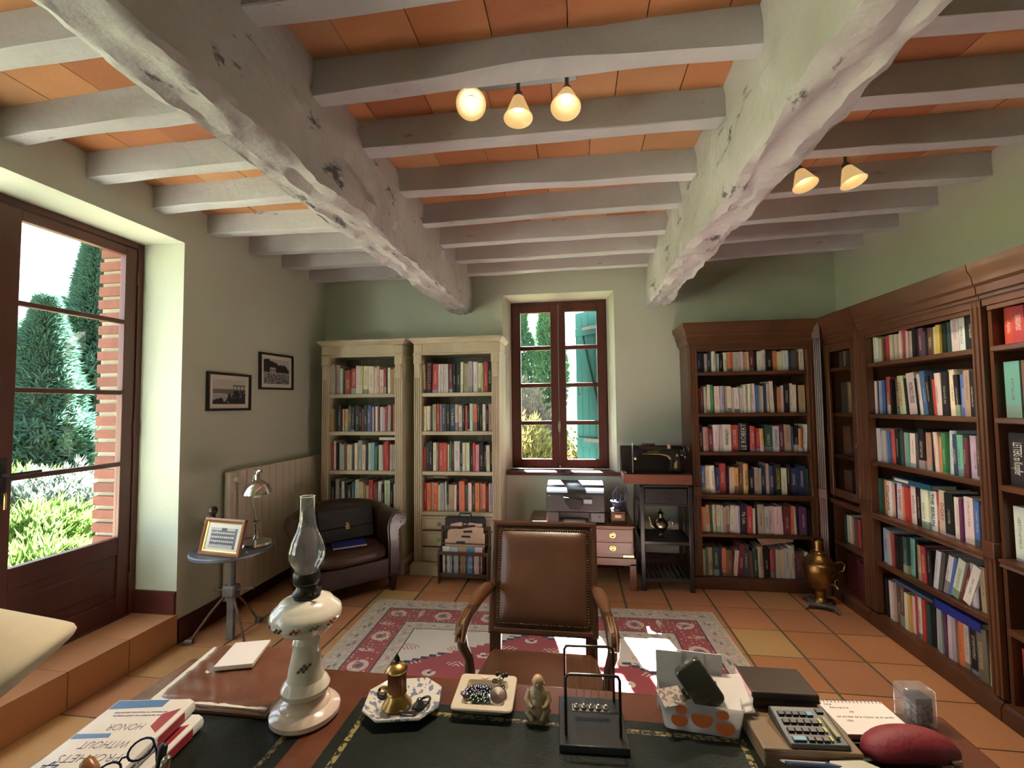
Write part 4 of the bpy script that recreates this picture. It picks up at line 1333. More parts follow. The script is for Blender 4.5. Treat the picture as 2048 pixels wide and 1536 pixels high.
def picture(label, y0, y1, z0, z1, fn, rx):
    yc, zc = (y0 + y1) / 2, (z0 + z1) / 2
    w, h = y1 - y0, z1 - z0
    t = thing('framed_photograph', label, 'picture', (XL, yc, zc), 0, 'black framed photographs on the left wall')
    t.rotation_euler = (rx, 0, 0)
    f = MB()
    b = 0.018
    rings = []
    for (sy, sz) in ((-1, -1), (1, -1), (1, 1), (-1, 1)):
        rings.append([(0.002, sy * w / 2, sz * h / 2), (0.022, sy * w / 2, sz * h / 2), (0.022, sy * (w / 2 - b), sz * (h / 2 - b)), (0.008, sy * (w / 2 - b), sz * (h / 2 - b))])
    f.loft(rings, closed=True).ob('frame', BLACKFR, t, smooth=0)
    MB().box(0.004, 0.010, -w / 2 + b, w / 2 - b, -h / 2 + b, h / 2 - b).ob('mount', MOUNT, t, smooth=0)
    MB().box(0.010, 0.0112, -w / 2 + 0.055, w / 2 - 0.055, -h / 2 + 0.05, h / 2 - 0.05).ob('photograph', print_mat(label[:18], fn, 0.5), t, smooth=0)


picture('black framed photograph of a lake shore, the lower of the pair', 2.852, 3.284, 1.517, 1.802, scene_lake, 0)
picture('black framed photograph of a villa among trees, the higher of the pair', 3.383, 3.828, 1.694, 2.008, scene_villa, R(0.9))

# ------------------------------------------------------------------ round iron table with lamp, photo and statuette
ZINC = mat('patinated_zinc', (0.22, 0.25, 0.31), (0.13, 0.15, 0.19), scale=7, rough=0.42, metal=0.55, bump=0.1)
CASTI = mat('grey_cast_iron', (0.20, 0.20, 0.21), (0.11, 0.105, 0.10), scale=12, rough=0.55, metal=0.5, bump=0.25)
RUST = mat('rusty_iron', (0.15, 0.09, 0.06), (0.08, 0.06, 0.05), scale=18, rough=0.7, metal=0.3)
tb = thing('side_table', 'round zinc-topped iron side table in front of the radiator', 'table', (-2.30, 2.75, 0))
MB().lathe([(0.0, 0.575), (0.235, 0.575), (0.243, 0.582), (0.243, 0.597), (0.236, 0.602), (0.0, 0.602)], 48).ob('table_top', ZINC, tb)
MB().lathe([(0.03, 0.30), (0.022, 0.32), (0.022, 0.55), (0.05, 0.565), (0.05, 0.576)], 16).ob('column', CASTI, tb)
MB().prism([(-0.026, 0.0), (0.026, 0.0), (0.024, 0.30), (-0.024, 0.30)], -0.012, 0.012, 'y').ob('flat_post', CASTI, tb, bevel=0.004)
MB().box(-0.045, 0.045, -0.035, 0.035, 0.285, 0.36).ob('collar', CASTI, tb, bevel=0.012)
for a in (200, 330, 85):
    c, s = math.cos(R(a)), math.sin(R(a))
    g = MB().tube([(c * 0.03, s * 0.03, 0.30), (c * 0.12, s * 0.12, 0.19), (c * 0.22, s * 0.22, 0.045), (c * 0.235, s * 0.235, 0.012)], 0.008, 8).ob('strut_leg', RUST, tb)
    MB().cbox((c * 0.245, s * 0.245, 0.016), (0.05, 0.035, 0.03), Matrix.Rotation(R(a), 3, 'Z')).ob('foot', CASTI, g, bevel=0.006)
MB().tube([(-0.16, 0.04, 0.30), (0.02, 0.0, 0.325), (0.20, -0.05, 0.37)], 0.006, 8).ob('crank_rod', RUST, tb)
MB().sphere((0.20, -0.05, 0.37), 0.013).ob('crank_ball', RUST, tb)

CHROME = mat('polished_nickel', (0.62, 0.60, 0.57), (0.55, 0.53, 0.50), scale=10, rough=0.16, metal=1.0)
ENAMEL = mat('lamp_inner_white', (0.8, 0.78, 0.72), rough=0.5)
tl = thing('desk_lamp', 'nickel desk lamp with a domed shade on the round iron table', 'lamp', (-2.185, 2.83, 0.602))
MB().lathe([(0.0, 0.0), (0.10, 0.0), (0.104, 0.008), (0.095, 0.022), (0.06, 0.032), (0.022, 0.042), (0.014, 0.06), (0, 0.062)], 36).ob('base', CHROME, tl)
MB().lathe([(0.010, 0.05), (0.014, 0.06), (0.009, 0.075), (0.013, 0.09), (0.008, 0.105), (0.012, 0.13), (0.008, 0.15)], 16).ob('turned_stem', CHROME, tl)
MB().tube([(0, 0, 0.14), (-0.01, 0.0, 0.20), (-0.035, 0.0, 0.30), (-0.04, 0, 0.40), (-0.02, 0, 0.48), (0.0, -0.01, 0.51), (0.02, -0.02, 0.50)], 0.0065, 10).ob('gooseneck', CHROME, tl)
MB().tube([(0.0, -0.02, 0.16), (0.0, 0.02, 0.16)], 0.008, 8).ob('neck_screw', CHROME, tl)
shd = MB().lathe([(0.012, 0.10), (0.018, 0.095), (0.018, 0.06), (0.026, 0.052), (0.04, 0.045), (0.07, 0.02), (0.088, -0.015), (0.092, -0.035), (0.089, -0.035), (0.084, -0.015), (0.066, 0.016), (0.036, 0.04), (0.0, 0.042)], 36, (0.018, -0.02, 0.385)).ob('shade', CHROME, tl)
MB().lathe([(0.010, 0.04), (0.012, 0.0), (0.026, -0.02), (0.028, -0.04), (0.016, -0.062), (0, -0.066)], 18, (0.018, -0.02, 0.385)).ob('bulb', ENAMEL, shd)
MB().lathe([(0.008, 0.095), (0.011, 0.105), (0.006, 0.12), (0.0, 0.128)], 12, (0.018, -0.02, 0.385)).ob('shade_finial', CHROME, shd)
MB().tube([(0.03, -0.02, 0.50), (0.045, -0.02, 0.505)], [0.012, 0.009], 10).ob('tilt_screw', CHROME, tl)

GILTWOOD = mat('polished_frame_wood', (0.28, 0.11, 0.035), (0.20, 0.075, 0.025), scale=6, rough=0.3, stretch=(1, 1, 0.2))
GILT = mat('gilt_slip', (0.62, 0.42, 0.14), (0.5, 0.33, 0.1), scale=20, rough=0.3, metal=0.8)


def class_photo(x, y, z, nz, cells, layer):
    layer((0.60, 0.55, 0.46))
    inn = (x.abs() < 0.108) * ((z - 0.105).abs() < 0.062)
    layer((0.36, 0.34, 0.31), inn)
    rows = inn * (z < 0.150) * (z > 0.058) * (x.abs() < 0.10)
    layer((0.13, 0.125, 0.115), rows * (nz(40, 3) > 0.42))
    u, v = (x + 0.001).mod(0.0082), (z + 0.002).mod(0.0125)
    layer((0.04, 0.04, 0.04), rows * ((u / 0.006) * (u / 0.006) + ((v - 0.004) / 0.007) * ((v - 0.004) / 0.007) < 1.0))
    layer((0.50, 0.47, 0.42), rows * ((u / 0.0048) * (u / 0.0048) + ((v - 0.0112) / 0.0052) * ((v - 0.0112) / 0.0052) < 1.0))
    layer((0.04, 0.04, 0.04), inn * (z > 0.150) * (x.abs() < 0.022))
    layer((0.10, 0.10, 0.10), inn * (x > 0.088))


pf = thing('photo_frame', 'gilt-edged wooden frame with an old class photograph on the round table', 'picture', (-2.255, 2.59, 0.603), R(-8))
pf.rotation_euler = (R(-14), 0, R(-8))
rings = []
w, h = 0.325, 0.225
for sx, sz in ((-1, 0), (1, 0), (1, 1), (-1, 1)):
    X, Z = sx * w / 2, sz * h
    dz = 0.022 if sz == 0 else -0.022
    rings.append([(X, 0.004, Z), (X, -0.016, Z), (X - sx * 0.012, -0.020, Z + dz * 0.55), (X - sx * 0.022, -0.012, Z + dz), (X - sx * 0.022, 0.0, Z + dz)])
MB().loft(rings, closed=True).ob('frame', GILTWOOD, pf, smooth=0)
rings = []
for sx, sz in ((-1, 0), (1, 0), (1, 1), (-1, 1)):
    X, Z = sx * (w / 2 - 0.022), (0.022 if sz == 0 else h - 0.022)
    q = 0.008 if sz == 0 else -0.008
    rings.append([(X, -0.011, Z), (X - sx * 0.008, -0.008, Z + q), (X - sx * 0.008, 0.0, Z + q), (X, 0.0, Z)])
MB().loft(rings, closed=True).ob('gilt_slip', GILT, pf, smooth=0)
MB().box(-w / 2 + 0.028, w / 2 - 0.028, -0.004, 0.002, 0.028, h - 0.028).ob('photograph', print_mat('class_photo_print', class_photo, 0.35), pf, smooth=0)
MB().prism([(0.004, 0.16), (0.06, 0.008), (0.064, 0.010), (0.008, 0.17)], -0.03, 0.03, 'x').ob('easel_stand', MAHOG_IN, pf, smooth=0)

BRONZE = mat('dark_bronze', (0.10, 0.065, 0.06), (0.05, 0.035, 0.035), scale=20, rough=0.4, metal=0.7, bump=0.2)
fg = thing('bronze_statuette', 'small dark bronze winged figure behind the class photograph', 'statuette', (-2.43, 2.73, 0.602))
fg.scale = (1.12, 1.12, 1.08)
bd = MB()
bd.lathe([(0.0, 0), (0.032, 0), (0.034, 0.01), (0.02, 0.02), (0.014, 0.05), (0.016, 0.09), (0.022, 0.12), (0.026, 0.16), (0.018, 0.185), (0.012, 0.195), (0.014, 0.203), (0.022, 0.215), (0.025, 0.235), (0.018, 0.25), (0.0, 0.256)], 16)
bd.ob('body', BRONZE, fg)
for s in (-1, 1):
    MB().prism([(s * 0.015, 0.175), (s * 0.055, 0.165), (s * 0.062, 0.155), (s * 0.045, 0.148), (s * 0.02, 0.14)], -0.008, 0.008, 'y').ob('wing_arm', BRONZE, fg, bevel=0.004)

# ------------------------------------------------------------------ leather tub armchair
OXLEATHER = mat('oxblood_leather', (0.042, 0.013, 0.009), (0.022, 0.008, 0.006), scale=9, rough=0.3, bump=0.2, bscale=35, coat=0.3)
OXSEAT = mat('worn_seat_leather', (0.075, 0.028, 0.017), (0.035, 0.013, 0.010), scale=5, rough=0.4, bump=0.12, bscale=60)
DARKLEG = mat('dark_stained_leg', (0.03, 0.014, 0.010), (0.02, 0.010, 0.008), rough=0.35)
ac = thing('leather_armchair', 'dark brown leather tub armchair in front of the left cream bookcase', 'armchair', (-1.76, 3.385, 0), R(46))
ac.scale = (1.12, 1.08, 1.0)
path = []
for i in range(5):
    path.append((0.255, -0.0 + i * 0.07, Vector((1, 0, 0)), 0.0))
for i in range(1, 14):
    a = PI * i / 14
    path.append((0.255 * math.cos(a), 0.28 + 0.20 * math.sin(a), Vector((math.cos(a), math.sin(a), 0)).normalized(), math.sin(a)))
for i in range(5):
    path.append((-0.255, 0.28 - i * 0.07, Vector((-1, 0, 0)), 0.0))
prof = [(0.0, 0.13), (0.0, 0.40), (-0.008, 0.50), (-0.006, 0.56), (0.012, 0.615), (0.05, 0.648), (0.095, 0.648), (0.13, 0.622), (0.142, 0.58), (0.13, 0.54), (0.10, 0.52), (0.082, 0.50), (0.08, 0.44), (0.09, 0.30), (0.095, 0.13)]
rings = []
for (x, y, n, up) in path:
    lift = 0.055 * up
    rings.append([Vector((x, y, 0)) + n * o + Vector((0, 0, z + (lift if z > 0.3 else 0))) for o, z in prof])
MB().loft(rings).ob('arm_and_back_shell', OXLEATHER, ac, smooth=60)
for s in (-1, 1):
    pr = [(s * (0.255 + o), z) for o, z in prof]
    MB().prism([(s * (0.262 + o * 0.86), 0.15 + (z - 0.13) * 0.95) for o, z in prof], -0.012, 0.0, 'y').ob('arm_facing', OXLEATHER, ac, bevel=0.005)
    nails = MB()
    for i in range(9):
        nails.sphere((s * 0.335, -0.014, 0.18 + i * 0.04), 0.0045, 8)
    for i in range(7):
        a = R(-40 + i * 40)
        nails.sphere((s * (0.312 + 0.042 * math.cos(a)), -0.014, 0.59 + 0.042 * math.sin(a)), 0.0045, 8)
    tag(nails.ob('nail_trim', mat('antique_nail', (0.12, 0.06, 0.035), (0.08, 0.04, 0.025), rough=0.35, metal=0.7), ac), kind='stuff')
MB().prism([(-0.255, -0.02), (0.255, -0.02), (0.255, 0.30), (0.20, 0.43), (0.0, 0.47), (-0.20, 0.43), (-0.255, 0.30)], 0.13, 0.29, 'z').ob('seat_base', OXLEATHER, ac, bevel=0.012)
cs = MB()
rr = []
for z, k in ((0.29, 0.97), (0.305, 1.0), (0.365, 1.0), (0.395, 0.95), (0.405, 0.75), (0.41, 0.3)):
    rr.append([Vector((px * k, 0.20 + (py - 0.20) * k, z)) for px, py in [(-0.25, -0.035), (-0.12, -0.05), (0.0, -0.052), (0.12, -0.05), (0.25, -0.035), (0.25, 0.14), (0.25, 0.30), (0.19, 0.42), (0.0, 0.46), (-0.19, 0.42), (-0.25, 0.30), (-0.25, 0.14)]])
cs.loft(rr).ob('seat_cushion', OXSEAT, ac, smooth=80, sub=1)
for x, y in ((-0.30, 0.03), (0.30, 0.03), (-0.22, 0.42), (0.22, 0.42)):
    MB().loft([[Vector((x + a * w_, y + b * w_, z)) for a, b in ((-1, -1), (1, -1), (1, 1), (-1, 1))] for z, w_ in ((0.0, 0.017), (0.135, 0.028))]).ob('leg', DARKLEG, ac, bevel=0.003)
TUFT = MB()
for i in range(1, 10):
    x, y, n, up = path[2 + int(i * 1.8)]
    for zz_ in (0.50, 0.60):
        p = Vector((x, y, zz_ + 0.05 * up)) - n * 0.002
        TUFT.sphere(p, 0.009, 8)
tag(TUFT.ob('tuft_buttons', OXLEATHER, ac), kind='stuff')

BLACKLEA = mat('black_leather', (0.012, 0.012, 0.014), (0.02, 0.02, 0.023), scale=30, rough=0.45, bump=0.15, bscale=90)
CLASP = mat('brass_clasp', (0.65, 0.50, 0.22), (0.5, 0.38, 0.15), scale=20, rough=0.3, metal=0.9)
bc = thing('briefcase', 'black leather briefcase with brass clasp on the tub armchair seat', 'briefcase', (-1.94, 3.60, 0.412), R(46))
bc.rotation_euler = (R(-16), 0, R(46))
bc.scale = (1.12, 1.0, 1.0)
MB().prism(rrect(0.40, 0.27, 0.025, 4, 0, 0.135), -0.04, 0.04, 'y').ob('case_body', BLACKLEA, bc, bevel=0.008)
MB().prism([(-0.042, 0.10), (-0.050, 0.11), (-0.052, 0.25), (-0.03, 0.276), (0.03, 0.276), (0.03, 0.268), (-0.036, 0.262)], -0.198, 0.198, 'x').ob('flap', BLACKLEA, bc)
MB().prism([(-0.014, 0.085), (0.014, 0.085), (0.016, 0.115), (0.006, 0.125), (0.014, 0.14), (-0.014, 0.14), (-0.006, 0.125), (-0.016, 0.115)], -0.062, -0.050, 'y').ob('clasp', CLASP, bc, bevel=0.003)
MB().tube([(-0.06, 0, 0.272), (-0.055, 0, 0.295), (0.055, 0, 0.295), (0.06, 0, 0.272)], 0.008, 8).ob('handle', BLACKLEA, bc)
BLUEC = mat('blue_notebook_cover', (0.02, 0.04, 0.30), (0.015, 0.03, 0.24), rough=0.4)
nb = thing('notebook', 'blue notebook lying on the tub armchair seat', 'notebook', (-1.85, 3.47, 0.412), R(36))
MB().box(-0.13, 0.13, -0.085, 0.085, 0.014, 0.017).ob('front_cover', BLUEC, nb, smooth=0)
MB().box(-0.128, 0.128, -0.083, 0.083, 0.003, 0.014).ob('page_block', PAPER, nb, smooth=0)
MB().box(-0.13, 0.13, -0.085, 0.085, 0.0, 0.003).ob('back_cover', BLUEC, nb, smooth=0)
# ------------------------------------------------------------------ magazine rack, newspapers, second briefcase
RACKW = mat('dark_rack_wood', (0.07, 0.03, 0.017), (0.045, 0.02, 0.012), scale=5, rough=0.38, stretch=(0.2, 1, 1))
mr = thing('magazine_rack', 'dark wooden magazine rack in front of the cream bookcase drawers', 'magazine rack', (-0.99, 3.84, 0))
for s in (-1, 1):
    MB().prism([(-0.03, 0.0), (0.005, 0.0), (0.03, 0.06), (0.07, 0.06), (0.095, 0.0), (0.125, 0.0), (0.118, 0.20), (0.115, 0.46), (0.085, 0.47), (0.075, 0.30), (0.0, 0.28), (-0.025, 0.27)], s * 0.215 - 0.008, s * 0.215 + 0.008, 'x').ob('end_panel', RACKW, mr, bevel=0.003)
MB().box(-0.207, 0.207, -0.02, 0.11, 0.055, 0.07).ob('bottom_board', RACKW, mr, bevel=0.002)
MB().box(-0.207, 0.207, -0.025, -0.007, 0.245, 0.272).ob('front_rail', RACKW, mr, bevel=0.003)
MB().box(-0.207, 0.207, -0.022, -0.008, 0.07, 0.09).ob('front_rail', RACKW, mr, bevel=0.003)
MB().box(-0.207, 0.207, 0.10, 0.113, 0.435, 0.462).ob('back_rail', RACKW, mr, bevel=0.003)
MB().box(-0.207, 0.207, 0.10, 0.112, 0.07, 0.40).ob('back_board', RACKW, mr, smooth=0)
for k in range(6):
    x = -0.15 + k * 0.06
    MB().lathe([(0.008, 0.09), (0.010, 0.11), (0.007, 0.15), (0.011, 0.18), (0.007, 0.21), (0.009, 0.245)], 10, (x, -0.015, 0)).ob('spindle', RACKW, mr)
MB().tube([(-0.2, 0.045, 0.325), (0.2, 0.045, 0.325)], 0.005, 8).ob('divider_bar', RACKW, mr)
MAGS = [('white glossy magazine in the rack, the leftmost one', (0.62, 0.60, 0.62), -0.155), ('pale blue magazine in the rack', (0.35, 0.45, 0.58), -0.085), ('tan pictorial magazine in the rack', (0.42, 0.28, 0.15), -0.012),
        ('bright blue magazine with pale lettering in the rack', (0.04, 0.22, 0.55), 0.055), ('white and red magazine in the rack, next to the blue one', (0.60, 0.45, 0.45), 0.122)]
for i, (lab, c, x) in enumerate(MAGS):
    m = mat('magazine_cover_%d' % i, c, tuple(min(1, q * 1.3) for q in c), scale=14, rough=0.3, lo=0.3, hi=0.7)
    t = thing('magazine', lab, 'magazine', (-0.99 + x, 3.84 + 0.012, 0.072), 0, 'magazines in the dark wooden rack')
    t.rotation_euler = (R(-4), R(-2 + i), 0)
    MB().box(-0.034, 0.034, 0.0, 0.010, 0.0, 0.232 - 0.006 * (i % 2)).ob('cover', m, t, bevel=0.002)
    MB().box(-0.033, 0.033, 0.010, 0.016, 0.002, 0.226).ob('page_block', PAPER, t, smooth=0)
    if i == 3:
        text('HIOB', 0.05, INK_W, t, (0, -0.001, 0.11), (R(90), R(90), 0), 'cover_title')
NEWS = [mat('pink_newsprint_%d' % i, (0.58, 0.40, 0.30), (0.50, 0.34, 0.26), scale=9 + i, rough=0.9, bump=0.2, lo=0.4, hi=0.7) for i in range(2)]
rg = random.Random(77)
for i, (z, y, w, tl_) in enumerate(((0.30, 0.055, 0.33, 5), (0.345, 0.066, 0.34, -2), (0.385, 0.078, 0.32, 6), (0.43, 0.088, 0.29, 9))):
    lab = ['folded pink newspaper at the front of the rack', 'folded pink newspaper second from the front of the rack', 'folded pink newspaper third from the front of the rack', 'folded pink newspaper standing highest in the rack'][i]
    t = thing('newspaper', lab, 'newspaper', (-1.0 + 0.012 * i, 3.84 + y, 0.08), 0, 'folded newspapers in the dark wooden rack')
    t.rotation_euler = (R(-3), R(-tl_ * 0.4), 0)
    hgt = z + 0.03 - 0.05
    def sheet(u, v, w=w, hgt=hgt, i=i):
        return (-w / 2 + w * u, 0.003 * math.sin(u * 9 + i) - 0.004, hgt * v + (0.010 * math.sin(u * 5 + i * 2) if v > 0.5 else 0))
    g = MB().grid(14, 4, sheet)
    g2 = MB().grid(14, 4, lambda u, v: (lambda p: (p[0], p[1] + 0.008, p[2] - 0.006 * v))(sheet(u, v)))
    top = MB()
    rings = [[Vector(sheet(u / 14, 0)), Vector(sheet(u / 14, 0.6)), Vector(sheet(u / 14, 1.0)), Vector(sheet(u / 14, 1.0)) + Vector((0, 0.009, -0.004)), Vector(sheet(u / 14, 0.0)) + Vector((0, 0.009, 0))] for u in range(15)]
    top.loft(rings).ob('folded_pages', NEWS[i % 2], t)
    MB().box(-0.06 + 0.02 * i, 0.02 + 0.02 * i, -0.0085, -0.0075, hgt - 0.035, hgt - 0.018).ob('headline', INK, t, smooth=0)
bk = thing('briefcase', 'black leather satchel briefcase standing behind the magazine rack', 'briefcase', (-1.00, 3.962, 0.0))
MB().prism(rrect(0.37, 0.545, 0.03, 4, 0, 0.2725), -0.009, 0.009, 'y').ob('case_body', BLACKLEA, bk, bevel=0.006)
MB().box(-0.183, 0.183, -0.014, -0.009, 0.47, 0.53).ob('flap', BLACKLEA, bk, bevel=0.002)
MB().box(-0.025, 0.025, -0.018, -0.014, 0.455, 0.545).ob('strap', BLACKLEA, bk, bevel=0.002)
MB().box(-0.014, 0.014, -0.021, -0.018, 0.475, 0.487).ob('buckle', CLASP, bk, bevel=0.001)
MB().tube([(-0.055, 0, 0.545), (-0.05, 0, 0.57), (0.05, 0, 0.57), (0.055, 0, 0.545)], 0.008, 8).ob('handle', BLACKLEA, bk)

# ------------------------------------------------------------------ campaign chest with printer and coffee grinder
ROSEW = mat('satin_rosewood', (0.19, 0.07, 0.03), (0.135, 0.047, 0.021), scale=4, rough=0.33, stretch=(0.2, 1, 1), bump=0.03)
BRASS = mat('bright_brass', (0.72, 0.52, 0.18), (0.62, 0.43, 0.13), scale=16, rough=0.25, metal=1.0)
ch = thing('campaign_chest', 'low rosewood chest with brass pulls under the window', 'chest', (0.02, 3.86, 0))
MB().box(-0.43, 0.43, 0.0, 0.47, 0.262, 0.51).ob('carcass', ROSEW, ch, bevel=0.003)
MB().box(-0.445, 0.445, -0.012, 0.48, 0.508, 0.524).ob('chest_top', ROSEW, ch, bevel=0.004)
for col in (-1, 1):
    for z0, z1 in ((0.40, 0.495), (0.292, 0.388)):
        x0, x1 = (-0.42, -0.006) if col < 0 else (0.006, 0.42)
        dr = MB().box(x0, x1, -0.006, 0.02, z0, z1).ob('drawer', ROSEW, ch, bevel=0.003)
        xc = x0 + 0.62 * (x1 - x0) if col > 0 else x0 + 0.38 * (x1 - x0)
        MB().lathe([(0.0, 0.0), (0.026, 0.0), (0.027, 0.003), (0.020, 0.005), (0.012, 0.003), (0.0, 0.003)], 24, (xc, -0.006, (z0 + z1) / 2), rot=Matrix.Rotation(R(90), 3, 'X')).ob('brass_rosette', BRASS, dr)
        MB().tube([(xc + 0.014 * math.cos(R(a)), -0.014, (z0 + z1) / 2 + 0.014 * math.sin(R(a))) for a in range(0, 360, 30)], 0.003, 6, closed=True).ob('ring_pull', BRASS, dr)
MB().box(0.345, 0.432, -0.008, -0.002, 0.268, 0.285).ob('corner_plate', BRASS, ch, bevel=0.001)
MB().box(-0.432, -0.345, -0.008, -0.002, 0.268, 0.285).ob('corner_plate', BRASS, ch, bevel=0.001)
MB().box(-0.45, 0.45, -0.014, 0.48, 0.20, 0.262).ob('stand_rail', ROSEW, ch, bevel=0.004)
for x in (-0.45, 0.395):
    for y in (-0.014, 0.425):
        MB().box(x, x + 0.055, y, y + 0.055, 0.0, 0.22).ob('leg', ROSEW, ch, bevel=0.004)

PGREY = mat('printer_black_plastic', (0.018, 0.018, 0.02), (0.024, 0.024, 0.026), rough=0.28)
PSILV = mat('printer_grey_plastic', (0.11, 0.105, 0.105), (0.095, 0.09, 0.09), rough=0.3)
PLID = mat('printer_glossy_lid', (0.05, 0.055, 0.06), (0.045, 0.05, 0.055), rough=0.2)
SCREEN = mat('printer_display', (0.40, 0.44, 0.46), (0.36, 0.40, 0.42), rough=0.2)
pn = thing('inkjet_printer', 'grey and black inkjet printer on the rosewood chest', 'printer', (-0.02, 3.90, 0.524))
MB().prism([(0.0, 0.0), (0.36, 0.0), (0.36, 0.26), (0.02, 0.23), (0.0, 0.10)], -0.25, 0.25, 'x').ob('printer_body', PGREY, pn, bevel=0.012)
MB().prism([(0.012, 0.232), (0.36, 0.258), (0.36, 0.285), (0.30, 0.315), (0.06, 0.29), (0.008, 0.248)], -0.25, 0.25, 'x').ob('scanner_lid', PLID, pn, bevel=0.01)
MB().prism([(-0.014, 0.10), (0.012, 0.238), (0.03, 0.238), (0.006, 0.10)], -0.245, 0.245, 'x').ob('control_panel', PSILV, pn, bevel=0.006)
MB().prism([(-0.12, 0.225), (0.04, 0.205), (0.04, 0.16), (0.0, 0.125), (-0.06, 0.125), (-0.10, 0.17)], -0.03, 0.0, 'y').xf(Matrix.Translation((0.02, 0.0, 0))).ob('paper_chute', PGREY, pn, bevel=0.004)
MB().prism([(0.07, 0.205), (0.14, 0.205), (0.14, 0.17), (0.07, 0.17)], -0.020, 0.0, 'y').ob('display', SCREEN, pn, bevel=0.003)
MB().box(-0.135, 0.115, -0.02, 0.10, 0.045, 0.10).ob('paper_slot', PGREY, pn, bevel=0.004)
MB().box(-0.245, -0.14, -0.012, 0.02, 0.01, 0.095).ob('card_panel', PSILV, pn, bevel=0.006)
MB().box(0.125, 0.245, -0.012, 0.02, 0.01, 0.095).ob('side_panel', PSILV, pn, bevel=0.006)
MB().lathe([(0, 0), (0.010, 0), (0.010, 0.006), (0, 0.006)], 14, (0.20, -0.012, 0.06), rot=Matrix.Rotation(R(90), 3, 'X')).ob('usb_button', PGREY, pn)
MB().box(-0.13, 0.11, -0.09, 0.02, 0.012, 0.030).ob('output_tray', PSILV, pn, bevel=0.004)
MB().box(-0.10, 0.08, -0.085, 0.0, 0.030, 0.034).ob('tray_paper', MOUNT, pn, smooth=0)
MB().lathe([(0, 0), (0.013, 0), (0.013, 0.003), (0, 0.003)], 18, (-0.225, 0.012, 0.222), rot=Matrix.Rotation(R(90), 3, 'X')).ob('round_logo', SCREEN, pn)
text('hp', 0.016, PGREY, pn, (-0.225, 0.0075, 0.222), (R(90), 0, 0), 'logo_lettering')

GRIND = mat('painted_tin_grinder', (0.05, 0.055, 0.09), (0.10, 0.11, 0.16), scale=30, rough=0.4, metal=0.4)
gr = thing('coffee_grinder', 'old coffee grinder with side wheel on the rosewood chest', 'coffee grinder', (0.335, 3.98, 0.524))
MB().box(-0.07, 0.07, -0.07, 0.07, 0.0, 0.015).box(-0.06, 0.06, -0.06, 0.06, 0.015, 0.105).ob('wooden_box', MAHOG, gr, bevel=0.005)
dw = MB().box(-0.05, 0.05, -0.066, -0.058, 0.025, 0.09).ob('drawer', MAHOG, gr, bevel=0.003)
MB().box(-0.026, 0.026, -0.07, -0.066, 0.05, 0.078).ob('brass_plate', mat('copper_label', (0.55, 0.25, 0.09), (0.45, 0.2, 0.07), scale=40, rough=0.4, metal=0.5), dw, bevel=0.002)
MB().lathe([(0.05, 0.105), (0.052, 0.115), (0.03, 0.125), (0.026, 0.14), (0.05, 0.16), (0.058, 0.18), (0.05, 0.18), (0.0, 0.15)], 24).ob('hopper', GRIND, gr)
MB().tube([(-0.03, 0, 0.18), (-0.035, 0, 0.24), (0.0, 0, 0.285), (0.035, 0, 0.24), (0.03, 0, 0.18)], 0.008, 8).ob('yoke', GRIND, gr)
MB().tube([(0, 0, 0.14), (0, 0, 0.30)], 0.007, 8).ob('spindle', GRIND, gr)
MB().tube([(0.07, 0.06 * math.cos(R(a)), 0.24 + 0.06 * math.sin(R(a))) for a in range(0, 360, 20)], 0.008, 8, closed=True).ob('side_wheel', GRIND, gr)
sp_ = MB().tube([(0.07, -0.06, 0.24), (0.07, 0.06, 0.24)], 0.005, 6).ob('wheel_spoke', GRIND, gr)
MB().tube([(0.07, 0, 0.18), (0.07, 0, 0.30)], 0.005, 6).ob('wheel_spoke', GRIND, gr)
MB().tube([(0.03, 0, 0.24), (0.08, 0, 0.24)], 0.007, 8).ob('axle', GRIND, gr)

# ------------------------------------------------------------------ black stand with sewing machine and teapot
BLACKW = mat('black_lacquer', (0.012, 0.012, 0.014), (0.02, 0.019, 0.021), scale=8, rough=0.3, coat=0.1)
bs = thing('black_stand', 'tall black lacquered stand with drawer and two open shelves', 'stand', (0.51, 3.86, 0))
W, DP = 0.42, 0.40
for x in (0, W - 0.035):
    for y in (0, DP - 0.035):
        MB().box(x, x + 0.035, y, y + 0.035, 0, 0.865).ob('leg', BLACKW, bs, bevel=0.004)
MB().box(0.0, W, 0.0, DP, 0.845, 0.868).ob('stand_top', BLACKW, bs, bevel=0.003)
dr = MB().box(0.04, W - 0.04, 0.006, 0.33, 0.71, 0.835).ob('drawer', BLACKW, bs, bevel=0.004)
MB().box(0.005, 0.03, 0.035, DP - 0.035, 0.70, 0.845).ob('side_apron', BLACKW, bs, smooth=0)
MB().box(W - 0.03, W - 0.005, 0.035, DP - 0.035, 0.70, 0.845).ob('side_apron', BLACKW, bs, smooth=0)
MB().tube([(W / 2 + 0.02 * math.cos(R(a)), 0.0, 0.772 + 0.02 * math.sin(R(a))) for a in range(0, 360, 30)], 0.003, 6, closed=True).ob('ring_pull', mat('dark_metal_pull', (0.12, 0.11, 0.10), (0.08, 0.075, 0.07), rough=0.4, metal=0.8), dr)
MB().box(0.03, W - 0.03, 0.005, 0.03, 0.692, 0.71).ob('rail', BLACKW, bs, bevel=0.002)
for z in (0.375, 0.075):
    MB().box(0.03, W - 0.03, 0.005, 0.03, z, z + 0.028).ob('rail', BLACKW, bs, bevel=0.003)
MB().box(0.01, W - 0.01, 0.02, DP - 0.01, 0.388, 0.40).ob('middle_shelf', BLACKW, bs, smooth=0)
for k in range(8):
    MB().box(0.035 + k * 0.045, 0.063 + k * 0.045, 0.02, DP - 0.02, 0.090, 0.10).ob('slat', BLACKW, bs, bevel=0.002)
